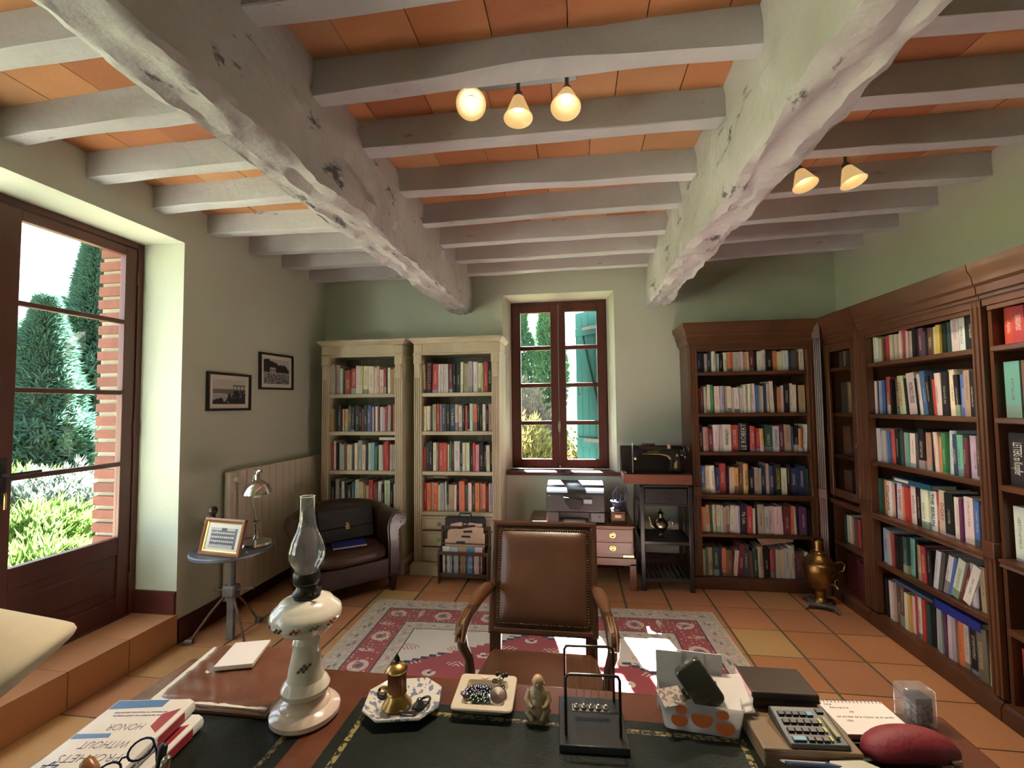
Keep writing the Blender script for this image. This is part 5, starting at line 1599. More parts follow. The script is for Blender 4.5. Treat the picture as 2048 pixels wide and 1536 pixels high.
for x in (0.008, W - 0.028):
    for z in (0.375, 0.078):
        MB().box(x, x + 0.02, 0.03, DP - 0.03, z, z + 0.025).ob('side_rail', BLACKW, bs, smooth=0)

SILV = mat('tarnished_silver_gilt', (0.50, 0.42, 0.28), (0.30, 0.25, 0.17), scale=16, rough=0.22, metal=1.0, bump=0.25, bscale=60)
tp = thing('metal_teapot', 'tarnished footed metal teapot on the black stand shelf', 'teapot', (0.70, 4.02, 0.401))
MB().lathe([(0.0, 0), (0.03, 0), (0.032, 0.006), (0.012, 0.016), (0.010, 0.028), (0.03, 0.045), (0.055, 0.075), (0.062, 0.10), (0.055, 0.125), (0.035, 0.145), (0.022, 0.16), (0.020, 0.185), (0.026, 0.19), (0.026, 0.196), (0.018, 0.205), (0.006, 0.218), (0.009, 0.228), (0.0, 0.236)], 28).ob('body', SILV, tp)
MB().tube([(-0.05, 0, 0.075), (-0.078, 0, 0.09), (-0.085, 0, 0.12), (-0.092, 0, 0.155), (-0.10, 0, 0.165)], [0.012, 0.010, 0.008, 0.006, 0.005], 10).ob('spout', SILV, tp)
MB().tube([(0.05, 0, 0.13), (0.08, 0, 0.145), (0.098, 0, 0.12), (0.092, 0, 0.08), (0.055, 0, 0.062)], 0.0055, 8).ob('handle', SILV, tp)

CASEW = mat('sewing_case_wood', (0.22, 0.075, 0.038), (0.14, 0.048, 0.026), scale=5, rough=0.35, stretch=(0.15, 1, 1))
JAPAN = mat('black_japanned_iron', (0.010, 0.010, 0.012), (0.014, 0.014, 0.017), rough=0.18)
GOLDD = mat('gold_decal', (0.62, 0.47, 0.18), (0.40, 0.28, 0.08), scale=50, rough=0.3, metal=0.7, lo=0.4, hi=0.6)
sw = thing('sewing_machine', 'antique black sewing machine with gold decals on the black stand', 'sewing machine', (0.655, 3.94, 0.87))
MB().box(-0.275, 0.275, -0.09, 0.12, 0.0, 0.082).ob('wooden_base', CASEW, sw, bevel=0.004)
MB().box(-0.25, 0.25, -0.075, 0.10, 0.082, 0.092).ob('bed_plate', JAPAN, sw, bevel=0.003)
arm = [(0.105, 0.092), (0.21, 0.092), (0.20, 0.16), (0.205, 0.24), (0.19, 0.272), (0.13, 0.285), (-0.06, 0.272), (-0.12, 0.285), (-0.155, 0.315), (-0.19, 0.315), (-0.195, 0.19), (-0.165, 0.185), (-0.15, 0.215), (-0.115, 0.238), (0.03, 0.235), (0.085, 0.222), (0.11, 0.19), (0.112, 0.15)]
MB().prism(arm, -0.035, 0.03, 'y').ob('arm_and_pillar', JAPAN, sw, bevel=0.012, seg=3)
MB().prism([(-0.11, 0.242), (0.03, 0.239), (0.09, 0.226), (0.114, 0.195), (0.126, 0.205), (0.105, 0.232), (0.04, 0.2465), (-0.11, 0.2455)], -0.0365, -0.0355, 'y').ob('gold_decal', GOLDD, sw, smooth=0)
text('SINGER', 0.02, GOLDD, sw, (-0.02, -0.0365, 0.262), (R(90), 0, R(0)), 'maker_lettering', width=0.10)
MB().prism([(0.145, 0.13), (0.16, 0.12), (0.172, 0.14), (0.165, 0.175), (0.148, 0.175)], -0.0365, -0.0355, 'y').ob('gold_medallion', GOLDD, sw, smooth=0)
MB().tube([(-0.188, -0.03, 0.092), (-0.188, -0.03, 0.20)], [0.002, 0.004], 8).ob('needle_bar', CHROME, sw)
MB().tube([(-0.188, -0.03, 0.30), (-0.188, -0.03, 0.335)], 0.0035, 8).ob('presser_bar', CHROME, sw)
MB().cbox((-0.19, -0.037, 0.25), (0.006, 0.003, 0.11)).ob('face_plate', CHROME, sw, bevel=0.001)
MB().lathe([(0, 0), (0.014, 0), (0.016, 0.004), (0.010, 0.010), (0, 0.012)], 16, (-0.165, -0.036, 0.205), rot=Matrix.Rotation(R(90), 3, 'X')).ob('tension_dial', BRASS, sw)
MB().lathe([(0.012, 0), (0.014, 0.004), (0.014, 0.03), (0.012, 0.034), (0, 0.034)], 16, (0.115, 0.0, 0.285)).ob('thread_spool', mat('pale_thread', (0.65, 0.48, 0.36), (0.58, 0.42, 0.31), scale=60, rough=0.8, stretch=(1, 1, 8)), sw)
MB().tube([(0.232, 0.055 * math.cos(R(a)), 0.245 + 0.055 * math.sin(R(a))) for a in range(0, 360, 15)], 0.011, 8, closed=True).ob('hand_wheel', JAPAN, sw)
MB().lathe([(0.0, 0), (0.03, 0), (0.034, 0.01), (0.034, 0.05), (0.02, 0.06), (0, 0.06)], 20, (0.195, 0, 0.245), rot=Matrix.Rotation(R(90), 3, 'Y')).ob('wheel_hub', JAPAN, sw)
MB().lathe([(0, 0), (0.010, 0), (0.011, 0.006), (0, 0.008)], 14, (0.17, -0.036, 0.235), rot=Matrix.Rotation(R(90), 3, 'X')).ob('bobbin_winder', BRASS, sw)
MB().lathe([(0, 0), (0.009, 0), (0.010, 0.008), (0, 0.010)], 14, (0.165, -0.036, 0.185), rot=Matrix.Rotation(R(90), 3, 'X')).ob('stitch_knob', CHROME, sw)
MB().tube([(0.245, 0.0, 0.245), (0.26, -0.03, 0.24), (0.262, -0.035, 0.29), (0.25, -0.03, 0.31)], 0.004, 6).ob('crank', CHROME, sw)
EBONY = mat('case_dark_interior', (0.03, 0.018, 0.014), (0.02, 0.012, 0.010), scale=6, rough=0.5)
cv = thing('sewing_machine_case', 'dark wooden carrying case panel behind the sewing machine', 'case', (0.655, 4.10, 0.87))
MB().box(-0.275, 0.275, 0.0, 0.05, 0.0, 0.295).ob('case_panel', EBONY, cv, bevel=0.008)
MB().box(-0.09, 0.03, 0.01, 0.04, 0.295, 0.312).ob('handle', MAHOG, cv, bevel=0.006)

# ------------------------------------------------------------------ samovar on the floor
SAMB = mat('worn_samovar_brass', (0.40, 0.265, 0.09), (0.16, 0.10, 0.04), scale=11, rough=0.33, metal=1.0, bump=0.35, bscale=35)
sv = thing('brass_samovar', 'tall brass samovar standing on the floor in the bookcase corner', 'samovar', (1.79, 3.72, 0), R(-20))
MB().prism([(-0.09, -0.09), (-0.03, -0.075), (0.03, -0.075), (0.09, -0.09), (0.075, -0.03), (0.075, 0.03), (0.09, 0.09), (0.03, 0.075), (-0.03, 0.075), (-0.09, 0.09), (-0.075, 0.03), (-0.075, -0.03)], 0.022, 0.045, 'z').ob('base_plate', CASTI, sv, bevel=0.006)
for sx in (-1, 1):
    for sy in (-1, 1):
        MB().tube([(sx * 0.08, sy * 0.08, 0.035), (sx * 0.098, sy * 0.098, 0.018), (sx * 0.105, sy * 0.105, 0.008)], [0.010, 0.009, 0.008], 8).ob('foot', CASTI, sv)
MB().lathe([(0.055, 0.045), (0.05, 0.06), (0.032, 0.075), (0.034, 0.12), (0.055, 0.14), (0.075, 0.165), (0.095, 0.21), (0.108, 0.26), (0.112, 0.30), (0.108, 0.325), (0.098, 0.335), (0.10, 0.345), (0.085, 0.355), (0.065, 0.375), (0.05, 0.39), (0.055, 0.40), (0.05, 0.41), (0.036, 0.42), (0.034, 0.49), (0.040, 0.495), (0.036, 0.50), (0.028, 0.505), (0, 0.505)], 36).ob('body', SAMB, sv)
for s in (-1, 1):
    MB().tube([(s * 0.10, 0, 0.335), (s * 0.135, 0, 0.355), (s * 0.16, 0, 0.335), (s * 0.15, 0, 0.29), (s * 0.112, 0, 0.27)], 0.007, 8).ob('side_handle', SAMB, sv)
MB().tube([(0.05, -0.05, 0.20), (0.09, -0.10, 0.20), (0.10, -0.115, 0.185)], [0.012, 0.010, 0.009], 10).ob('tap', SAMB, sv)
MB().tube([(0.082, -0.09, 0.205), (0.085, -0.092, 0.235), (0.105, -0.075, 0.245)], 0.005, 8).ob('tap_key', SAMB, sv)

# vase glimpsed behind the cabinet glass
PORC = mat('celadon_porcelain', (0.42, 0.47, 0.38), (0.25, 0.30, 0.22), scale=16, rough=0.25, lo=0.4, hi=0.6)
for z, lab, s in ((1.802, 'small patterned porcelain jar on the top shelf behind the cabinet glass', 0.72), (1.452, 'patterned porcelain ginger jar on the second shelf behind the cabinet glass', 1.0)):
    v = thing('porcelain_jar', lab, 'jar', (2.13, 3.65, z), 0, 'porcelain jars in the glazed corner cabinet')
    v.scale = (s, s, s)
    MB().lathe([(0.0, 0), (0.035, 0), (0.04, 0.01), (0.055, 0.06), (0.062, 0.11), (0.05, 0.16), (0.03, 0.175), (0.03, 0.19), (0.0, 0.19)], 24).ob('jar_body', PORC, v)
    MB().lathe([(0.034, 0.188), (0.036, 0.195), (0.02, 0.215), (0.006, 0.222), (0.008, 0.232), (0, 0.236)], 20).ob('lid', PORC, v)

# binders lying on the books of the side-wall bookcase
def binder(label, yc, z, L, c, name, w=0.14, th=0.05, tilt=0.0):
    m = mat(name, c, tuple(q * 0.8 for q in c), rough=0.4)
    t = thing('box_file', label, 'file box', (2.045, yc, z), R(-90))
    t.rotation_euler = (0, tilt, R(-90))
    rings = [[(x, 0.0, 0.0), (x, w, 0.0), (x, w, th), (x, 0.0, th)] for x in (-L / 2, L / 2)]
    MB().box(-L / 2, L / 2, 0.004, w, 0.0, 0.003).box(-L / 2, L / 2, 0.0, 0.004, 0.0, th).box(-L / 2, L / 2, 0.004, w, th - 0.003, th).ob('cover', m, t, smooth=0)
    MB().box(-L / 2 + 0.006, L / 2 - 0.006, 0.005, w - 0.004, 0.004, th - 0.004).ob('page_block', PAPER, t, smooth=0)
    return t


b1 = binder('teal box file lying across the books of the fourth side-wall shelf', 3.12, 1.01, 0.32, (0.02, 0.10, 0.16), 'teal_card', th=0.032, tilt=R(1))
MB().box(-0.14, -0.02, -0.0012, 0.0, 0.008, 0.024).ob('paper_label', MOUNT, b1, smooth=0)
binder('royal blue box file lying on the bottom row of the side-wall bookcase', 2.83, 0.335, 0.30, (0.02, 0.045, 0.32), 'royal_blue_card', th=0.05, tilt=R(1))
binder('flat grey and blue folder on the bottom row of the side-wall bookcase', 3.16, 0.352, 0.33, (0.10, 0.14, 0.25), 'slate_blue_card', th=0.018, tilt=R(0.5))
# ------------------------------------------------------------------ desk armchair facing the desk
WALNUT = mat('carved_walnut', (0.085, 0.036, 0.017), (0.05, 0.021, 0.011), scale=7, rough=0.32, stretch=(1, 1, 0.25), bump=0.05, coat=0.1)
WALNUT_L = mat('worn_walnut', (0.22, 0.11, 0.045), (0.16, 0.075, 0.03), scale=7, rough=0.35, stretch=(1, 1, 0.25))
BRLEA = mat('brown_chair_leather', (0.125, 0.052, 0.024), (0.085, 0.034, 0.017), scale=4, rough=0.38, bump=0.08, bscale=90, coat=0.1)
TANLEA = mat('tan_arm_leather', (0.15, 0.062, 0.024), (0.115, 0.047, 0.018), scale=6, rough=0.35)
NAIL = mat('brass_nail_heads', (0.09, 0.055, 0.025), (0.05, 0.03, 0.015), scale=20, rough=0.3, metal=0.9)
dc = thing('carved_armchair', 'carved walnut desk armchair with brown leather back and nail heads', 'chair', (-0.165, 2.03, 0.009))
lean = math.atan2(0.15, 0.465)
Bk = Matrix.Translation((0, 0.02, 0.495)) @ Matrix.Rotation(-lean, 4, 'X')
HB = 0.49
# back frame: moulded rails, local frame x across, z up the back, -y towards the sitter
rings = []
for sx, sz in ((-1, 0), (1, 0), (1, 1), (-1, 1)):
    X, Z = sx * (0.25 if sz else 0.246), sz * HB
    q = 1 if sz == 0 else -1
    pr = [(0.0, 0.022, 0.0), (0.0, -0.012, 0.0), (0.010, -0.022, 0.010), (0.022, -0.022, 0.022), (0.030, -0.012, 0.030), (0.040, -0.012, 0.040), (0.040, 0.018, 0.040)]
    rings.append([Bk @ Vector((X - sx * a, y, Z + q * b)) for a, y, b in pr])
MB().loft(rings, closed=True).ob('back_frame', WALNUT, dc, smooth=30)


def pad(u, v):
    x, z = (u - 0.5) * 0.424, 0.034 + v * (HB - 0.068)
    e = min(1.0, 8 * min(u, 1 - u, v, 1 - v))
    return Bk @ Vector((x, -0.010 - 0.026 * (e ** 0.5), z))


def padb(u, v):
    x, z = (u - 0.5) * 0.424, 0.034 + v * (HB - 0.068)
    return Bk @ Vector((x, 0.016, z))


N = 20
rg_ = [[pad(i / N, j / N) for i in range(N + 1)] for j in range(N + 1)]
pm = MB().grid(N, N, pad)
pm.ob('back_upholstery', BRLEA, dc, smooth=80)
MB().grid(1, 1, padb).ob('back_lining', BRLEA, dc, smooth=0)
nl = MB()


def nailrow(p0, p1, n, Mx, r=0.0062):
    for i in range(n):
        p = Mx @ Vector(p0).lerp(Vector(p1), (i + 0.5) / n)
        nl.lathe([(r, 0.0), (r * 0.75, 0.0025), (0.0, 0.0036)], 6, p, rot=(Mx.to_3x3() @ Matrix.Rotation(R(90), 3, 'X')))


nailrow((-0.205, -0.022, 0.046), (-0.205, -0.022, HB - 0.046), 36, Bk)
nailrow((0.205, -0.022, 0.046), (0.205, -0.022, HB - 0.046), 36, Bk)
nailrow((-0.205, -0.022, HB - 0.043), (0.205, -0.022, HB - 0.043), 36, Bk)
nailrow((-0.205, -0.022, 0.043), (0.205, -0.022, 0.043), 36, Bk)
tag(nl.ob('nail_heads', NAIL, dc, smooth=60), kind='stuff')
for s in (-1, 1):
    MB().loft([[Vector((s * 0.215 + a * w, 0.02 + b * 0.02 + oy, z)) for a, b in ((-1, -1), (1, -1), (1, 1), (-1, 1))] for z, w, oy in ((0.0, 0.016, 0.10), (0.25, 0.022, 0.04), (0.40, 0.026, 0.0), (0.52, 0.026, 0.012))]).ob('rear_leg', WALNUT, dc, bevel=0.004)
    # front leg, turned
    MB().lathe([(0.014, 0), (0.02, 0.02), (0.014, 0.05), (0.02, 0.2), (0.026, 0.30), (0.018, 0.32), (0.03, 0.335), (0.03, 0.40)], 16, (s * 0.27, -0.50, 0)).ob('front_leg', WALNUT, dc)
    # arm: from the back post forward, flaring, then scroll and support
    a0 = Vector((s * 0.232, 0.095, 0.69))
    a1 = Vector((s * 0.237, 0.03, 0.695))
    a2 = Vector((s * 0.262, -0.12, 0.70))
    a3 = Vector((s * 0.278, -0.25, 0.695))
    a4 = Vector((s * 0.285, -0.315, 0.675))
    a5 = Vector((s * 0.285, -0.345, 0.635))
    ar = MB().tube([a0, a1, a2, a3, a4, a5], [0.016, 0.018, 0.021, 0.023, 0.026, 0.020], 10).ob('arm', WALNUT, dc, smooth=60)
    MB().tube([a1 + Vector((0, 0, 0.008)), a1.lerp(a2, 0.4) + Vector((0, 0, 0.014)), a2 + Vector((0, 0, 0.016)), a2.lerp(a3, 0.7) + Vector((0, 0, 0.008))], [0.014, 0.027, 0.028, 0.014], 12).ob('arm_pad', TANLEA, ar, smooth=80)
    MB().tube([(a4 + Vector((0.030 * s * 0, -0.012 + 0.026 * math.cos(t), -0.012 + 0.026 * math.sin(t)))) for t in [R(q) for q in range(0, 360, 24)]], 0.008, 8, closed=True).ob('arm_scroll', WALNUT, ar)
    rb = MB()
    for k in (-1, 0, 1):
        rb.tube([a3 + Vector((k * 0.011, 0, 0.021)), a4 + Vector((k * 0.011, -0.004, 0.024)), a5 + Vector((k * 0.011, -0.022, 0.012))], 0.0045, 6)
    tag(rb.ob('arm_reeding', WALNUT_L, ar), kind='stuff')
    MB().tube([a4 + Vector((0, -0.01, -0.01)), (s * 0.285, -0.30, 0.60), (s * 0.272, -0.255, 0.53), (s * 0.268, -0.25, 0.44)], [0.020, 0.022, 0.018, 0.024], 10).ob('arm_support', WALNUT, dc, smooth=60)
so_ = [(-0.235, 0.0), (0.235, 0.0), (0.30, -0.50), (-0.30, -0.50)]
MB().prism(so_, 0.355, 0.425, 'z').ob('seat_rail', WALNUT, dc, bevel=0.006)


def seatf(u, v):
    w = 0.232 + (0.29 - 0.232) * v
    e = min(1.0, 6 * min(u, 1 - u, v, 1 - v))
    return ((u - 0.5) * 2 * w, -0.004 - 0.49 * v, 0.425 + 0.045 * e ** 0.5 + 0.012 * math.sin(PI * u) * math.sin(PI * v))


MB().grid(20, 20, seatf).ob('seat_upholstery', BRLEA, dc, smooth=80)

# ------------------------------------------------------------------ ceiling spot bars
NICK = mat('brushed_grey_metal', (0.24, 0.25, 0.26), (0.18, 0.185, 0.19), scale=12, rough=0.4, metal=0.7)
FROST = mat('frosted_glass_shade', (0.45, 0.36, 0.22), (0.42, 0.33, 0.19), rough=0.4, emit=(1.0, 0.62, 0.24), estr=0.22)
BULB = mat('glowing_bulb', (1, 0.95, 0.85), (1, 0.95, 0.85), rough=0.4, emit=(1.0, 0.88, 0.62), estr=2.6)


def spot_bar(name, label, loc, length, rz, heads, zbar):
    t = thing(name, label, 'ceiling lamp', loc, rz, 'ceiling spotlight bars')
    MB().prism(rrect(length, 0.075 if heads[0][3] else 0.03, 0.015, 4), -0.022, 0.0, 'z').ob('mounting_bar', NICK, t, bevel=0.005)
    if not heads[0][3]:
        for x in (-0.08, 0.08):
            MB().tube([(x, 0.0, -0.002), (x, 0.0, 0.066)], 0.005, 8).ob('ceiling_rod', NICK, t)
    for i, (x, tx, ty, big) in enumerate(heads):
        d = Vector((tx, ty, -1)).normalized()
        p0 = Vector((x, 0, -0.02))
        p1 = Vector((x, 0, -0.075))
        st = MB().tube([p0, p1], 0.008, 8).ob('drop_stem', NICK, t)
        q = d.to_track_quat('Z', 'Y').to_matrix()
        MB().lathe([(0.010, -0.01), (0.018, 0.0), (0.020, 0.022), (0.014, 0.03)], 16, p1, rot=q).ob('lamp_socket', NICK, st)
        sh_ = MB().lathe([(0.018, 0.018), (0.024, 0.024), (0.040, 0.065), (0.058, 0.115), (0.062, 0.118), (0.060, 0.120), (0.054, 0.115), (0.036, 0.066), (0.016, 0.024)], 32, p1, rot=q).ob('glass_shade', FROST, t)
        MB().lathe([(0.0, 0.03), (0.012, 0.035), (0.015, 0.05), (0.020, 0.065), (0.018, 0.076), (0.010, 0.083), (0.0, 0.085)], 18, p1, rot=q).ob('bulb', BULB, sh_)
        l = D.lights.new('spot_lamp', 'SPOT')
        l.energy = SPOT_W if big else SPOT_W * 0.9
        l.color = (1.0, 0.82, 0.58)
        l.spot_size = R(100)
        l.spot_blend = 0.7
        l.shadow_soft_size = 0.03
        lo = D.objects.new('spot_lamp', l)
        COL.objects.link(lo)
        lo.parent = t
        lo.location = p1 + d * 0.10
        lo.rotation_euler = d.to_track_quat('-Z', 'Y').to_euler()
    return t


SPOT_W = 24.0
spot_bar('ceiling_spot_bar', 'three-lamp spotlight bar between the two main beams', (-0.22, 1.83, 2.935), 0.50, R(0), [(-0.205, 0.22, -1.0, True), (0.0, 0.0, -0.12, True), (0.205, -0.05, -0.38, True)], 0)
spot_bar('ceiling_spot_bar', 'two-lamp spotlight bar near the side-wall bookcase', (1.330, 2.56, 2.875), 0.30, R(0), [(-0.115, 0.12, -0.30, False), (0.115, 0.18, -0.26, False)], 0)
# ------------------------------------------------------------------ writing desk
DT = 0.76
DX0, DX1, DY0, DY1 = -1.20, 0.88, 0.42, 1.28
DESKW = mat('polished_desk_mahogany', (0.14, 0.045, 0.022), (0.085, 0.028, 0.015), scale=4, rough=0.25, stretch=(0.25, 1, 1), coat=0.25)


def leather_print(x, y, z, nz, cells, layer):
    layer((0.007, 0.011, 0.009))
    layer((0.010, 0.014, 0.010), nz(30, 4) > 0.55)


def gilt_print(x, y, z, nz, cells, layer):
    layer((0.007, 0.011, 0.009))
    layer((0.24, 0.19, 0.07), (cells(70) < 0.55) * (nz(80, 2) > 0.45))


LEA = print_mat('dark_green_desk_leather', leather_print, 0.4, 0.15, 0.25)
GILTB = print_mat('gilt_tooled_border', gilt_print, 0.4, 0.1, 0.5)
dk = thing('writing_desk', 'large mahogany writing desk with three dark green leather panels', 'desk', (0, 0, 0))
MB().box(DX0, DX1, DY0, DY1, DT - 0.03, DT - 0.0015).ob('desk_top', DESKW, dk, bevel=0.006)
panels = ((DX0 + 0.08, -0.66), (-0.58, 0.40), (0.47, DX1 - 0.08))
for a, b in panels:
    y0, y1 = DY0 + 0.08, DY1 - 0.115
    lp = MB().box(a, b, y0, y1, DT - 0.003, DT - 0.0005).ob('leather_panel', LEA, dk, smooth=0)
    bw = 0.014
    i = 0.03
    rings = []
    for sx, sy in ((a + i, y0 + i), (b - i, y0 + i), (b - i, y1 - i), (a + i, y1 - i)):
        cx, cy = (a + b) / 2, (y0 + y1) / 2
        dx, dy = (bw if sx < cx else -bw), (bw if sy < cy else -bw)
        rings.append([(sx, sy, DT - 0.0006), (sx, sy, DT - 0.0002), (sx + dx, sy + dy, DT - 0.0002), (sx + dx, sy + dy, DT - 0.0006)])
    MB().loft(rings, closed=True).ob('tooled_border', GILTB, lp, smooth=0)
MB().box(DX0 + 0.03, DX1 - 0.03, DY0 + 0.04, DY1 - 0.04, DT - 0.12, DT - 0.03).ob('frieze', DESKW, dk, bevel=0.004)
for x0 in (DX0 + 0.05, DX1 - 0.50):
    MB().box(x0, x0 + 0.45, DY0 + 0.06, DY1 - 0.06, 0.05, DT - 0.12).ob('pedestal', DESKW, dk, bevel=0.005)
    MB().box(x0 - 0.012, x0 + 0.462, DY0 + 0.048, DY1 - 0.048, 0.0, 0.05).ob('plinth', DESKW, dk, bevel=0.005)
    for z0 in (0.08, 0.27, 0.46):
        dw_ = MB().box(x0 + 0.02, x0 + 0.43, DY1 - 0.062, DY1 - 0.05, z0, z0 + 0.17).ob('drawer', DESKW, dk, bevel=0.004)
        MB().tube([(x0 + 0.19, DY1 - 0.05, z0 + 0.09), (x0 + 0.19, DY1 - 0.03, z0 + 0.075), (x0 + 0.26, DY1 - 0.03, z0 + 0.075), (x0 + 0.26, DY1 - 0.05, z0 + 0.09)], 0.004, 6).ob('drawer_handle', BRASS, dw_)

# ------------------------------------------------------------------ oil lamp
PORCW = mat('painted_white_porcelain', (0.70, 0.66, 0.58), (0.66, 0.62, 0.54), scale=3, rough=0.16, coat=0.4)
PORCP = mat('pink_tinted_porcelain', (0.66, 0.50, 0.44), (0.70, 0.58, 0.52), scale=3, rough=0.16, coat=0.4)
BURN = mat('dark_burner_metal', (0.06, 0.055, 0.045), (0.03, 0.028, 0.025), scale=20, rough=0.35, metal=0.8)
CHIM = glass_mat('lamp_chimney_glass', (0.98, 0.99, 0.98), 0.03, 0.05, 0.25, 0.05, 0.45)
ol = thing('oil_lamp', 'white porcelain oil lamp with clear glass chimney on the desk', 'oil lamp', (-0.693, 1.085, DT))
MB().lathe([(0.0, 0), (0.078, 0), (0.083, 0.006), (0.083, 0.016), (0.076, 0.024), (0.060, 0.030), (0.058, 0.036), (0.050, 0.042), (0.036, 0.048), (0.0, 0.048)], 44).ob('foot', PORCP, ol)
MB().lathe([(0.036, 0.046), (0.040, 0.052), (0.055, 0.060), (0.058, 0.072), (0.052, 0.084), (0.044, 0.092), (0.040, 0.12), (0.034, 0.15), (0.030, 0.175), (0.033, 0.182), (0.030, 0.190), (0.026, 0.196)], 40).ob('stem', PORCW, ol)
MB().lathe([(0.024, 0.194), (0.034, 0.200), (0.058, 0.212), (0.068, 0.222), (0.073, 0.232), (0.083, 0.238), (0.086, 0.250), (0.083, 0.262), (0.072, 0.272), (0.068, 0.276), (0.062, 0.284), (0.046, 0.290), (0.030, 0.293), (0, 0.293)], 44).ob('oil_font', PORCW, ol)
LFLOW = mat('painted_leaf_green', (0.10, 0.10, 0.03), (0.06, 0.07, 0.02), rough=0.3)
RFLOW = mat('painted_rose_red', (0.28, 0.06, 0.04), (0.20, 0.04, 0.03), rough=0.3)
for i, (an, rad, z, m) in enumerate(((-105, 0.0845, 0.243, LFLOW), (-75, 0.0845, 0.243, RFLOW), (-45, 0.0845, 0.245, LFLOW), (-15, 0.0845, 0.245, RFLOW), (-135, 0.0845, 0.243, RFLOW), (-58, 0.037, 0.135, RFLOW), (-70, 0.038, 0.128, LFLOW))):
    c, s = math.cos(R(an)), math.sin(R(an))
    f_ = MB()
    for k in range(4):
        f_.sphere((c * rad - s * 0.006 * (k - 1.5), s * rad + c * 0.006 * (k - 1.5), z + 0.003 * ((k % 2) * 2 - 1)), 0.0045, 8, (1, 1, 0.8))
    f_.ob('painted_flower', m, ol)
MB().lathe([(0.030, 0.290), (0.034, 0.294), (0.034, 0.304), (0.026, 0.312), (0.024, 0.322), (0.030, 0.326), (0.033, 0.332), (0.032, 0.352), (0.030, 0.356), (0.0, 0.356)], 28).ob('burner', BURN, ol)
MB().tube([(0.028, -0.01, 0.318), (0.044, -0.016, 0.318)], 0.003, 6).ob('wick_shaft', BURN, ol)
MB().lathe([(0, 0), (0.008, 0), (0.008, 0.003), (0, 0.003)], 12, (0.044, -0.016, 0.318), rot=Matrix.Rotation(R(90), 3, 'Y')).ob('wick_knob', BURN, ol)
MB().lathe([(0.026, 0.352), (0.028, 0.362), (0.038, 0.378), (0.044, 0.395), (0.043, 0.412), (0.036, 0.435), (0.025, 0.460), (0.019, 0.485), (0.0175, 0.515), (0.0175, 0.546)], 36).ob('glass_chimney', CHIM, ol, smooth=80)
MB().tube([(0.0177 * math.cos(R(a)), 0.0177 * math.sin(R(a)), 0.546) for a in range(0, 360, 12)], 0.0011, 6, closed=True).ob('chimney_rim', mat('glass_rim', (0.75, 0.8, 0.78), rough=0.1), ol)

# ------------------------------------------------------------------ leather folder and folded notepad
FOLD = mat('creased_brown_leather', (0.19, 0.075, 0.045), (0.13, 0.05, 0.03), scale=6, rough=0.3, bump=0.35, bscale=14, coat=0.15)
fo_ = thing('leather_folder', 'worn brown leather document folder on the desk corner', 'folder', (0, 0, DT))
quad = [(-1.12, 1.055), (-0.78, 1.055), (-0.80, 1.335), (-1.16, 1.315)]


def fold_pt(u, v, z):
    a = Vector(quad[0]).lerp(Vector(quad[1]), u)
    b = Vector(quad[3]).lerp(Vector(quad[2]), u)
    p = a.lerp(b, v)
    return (p.x, p.y, z)


pg_ = MB()
pg_.loft([[fold_pt(u, v, z) for u, v in ((0.015, 0.02), (0.985, 0.02), (0.985, 0.985), (0.015, 0.985))] for z in (0.003, 0.018)]).ob('paper_sheaf', MOUNT, fo_, smooth=0)
MB().loft([[fold_pt(u, v, z) for u, v in ((0, 0), (1, 0), (1, 1), (0, 1))] for z in (0.0, 0.003)]).ob('back_cover', FOLD, fo_, smooth=0)
tp_ = []


def coverf(u, v):
    z = 0.021 + 0.0035 * noise.noise(Vector((u * 5, v * 7, 2))) + 0.003 * noise.noise(Vector((u * 16 + v * 10, v * 3, 7))) - 0.010 * max(0, 0.08 - min(u, v)) / 0.08
    return fold_pt(u, v, z)


MB().grid(40, 30, coverf).ob('front_cover', FOLD, fo_, smooth=80)
MB().box(-0.81, -0.775, 1.28, 1.30, 0.015, 0.02).ob('closing_strap', SKIRT, fo_, bevel=0.002)
WHITEP = mat('white_paper', (0.74, 0.70, 0.70), (0.70, 0.66, 0.66), scale=3, rough=0.85)
np_ = thing('folded_notepad', 'folded white paper pad lying on the brown leather folder', 'notepad', (-1.01, 1.262, DT + 0.0262), R(17))
MB().box(-0.052, 0.052, -0.07, 0.07, 0.0, 0.006).ob('page_block', PAPER, np_, bevel=0.001)
MB().prism([(-0.07, 0.0065), (0.07, 0.0065), (0.07, 0.0085), (-0.07, 0.012)], -0.052, 0.052, 'x').ob('top_sheet', WHITEP, np_, smooth=0)

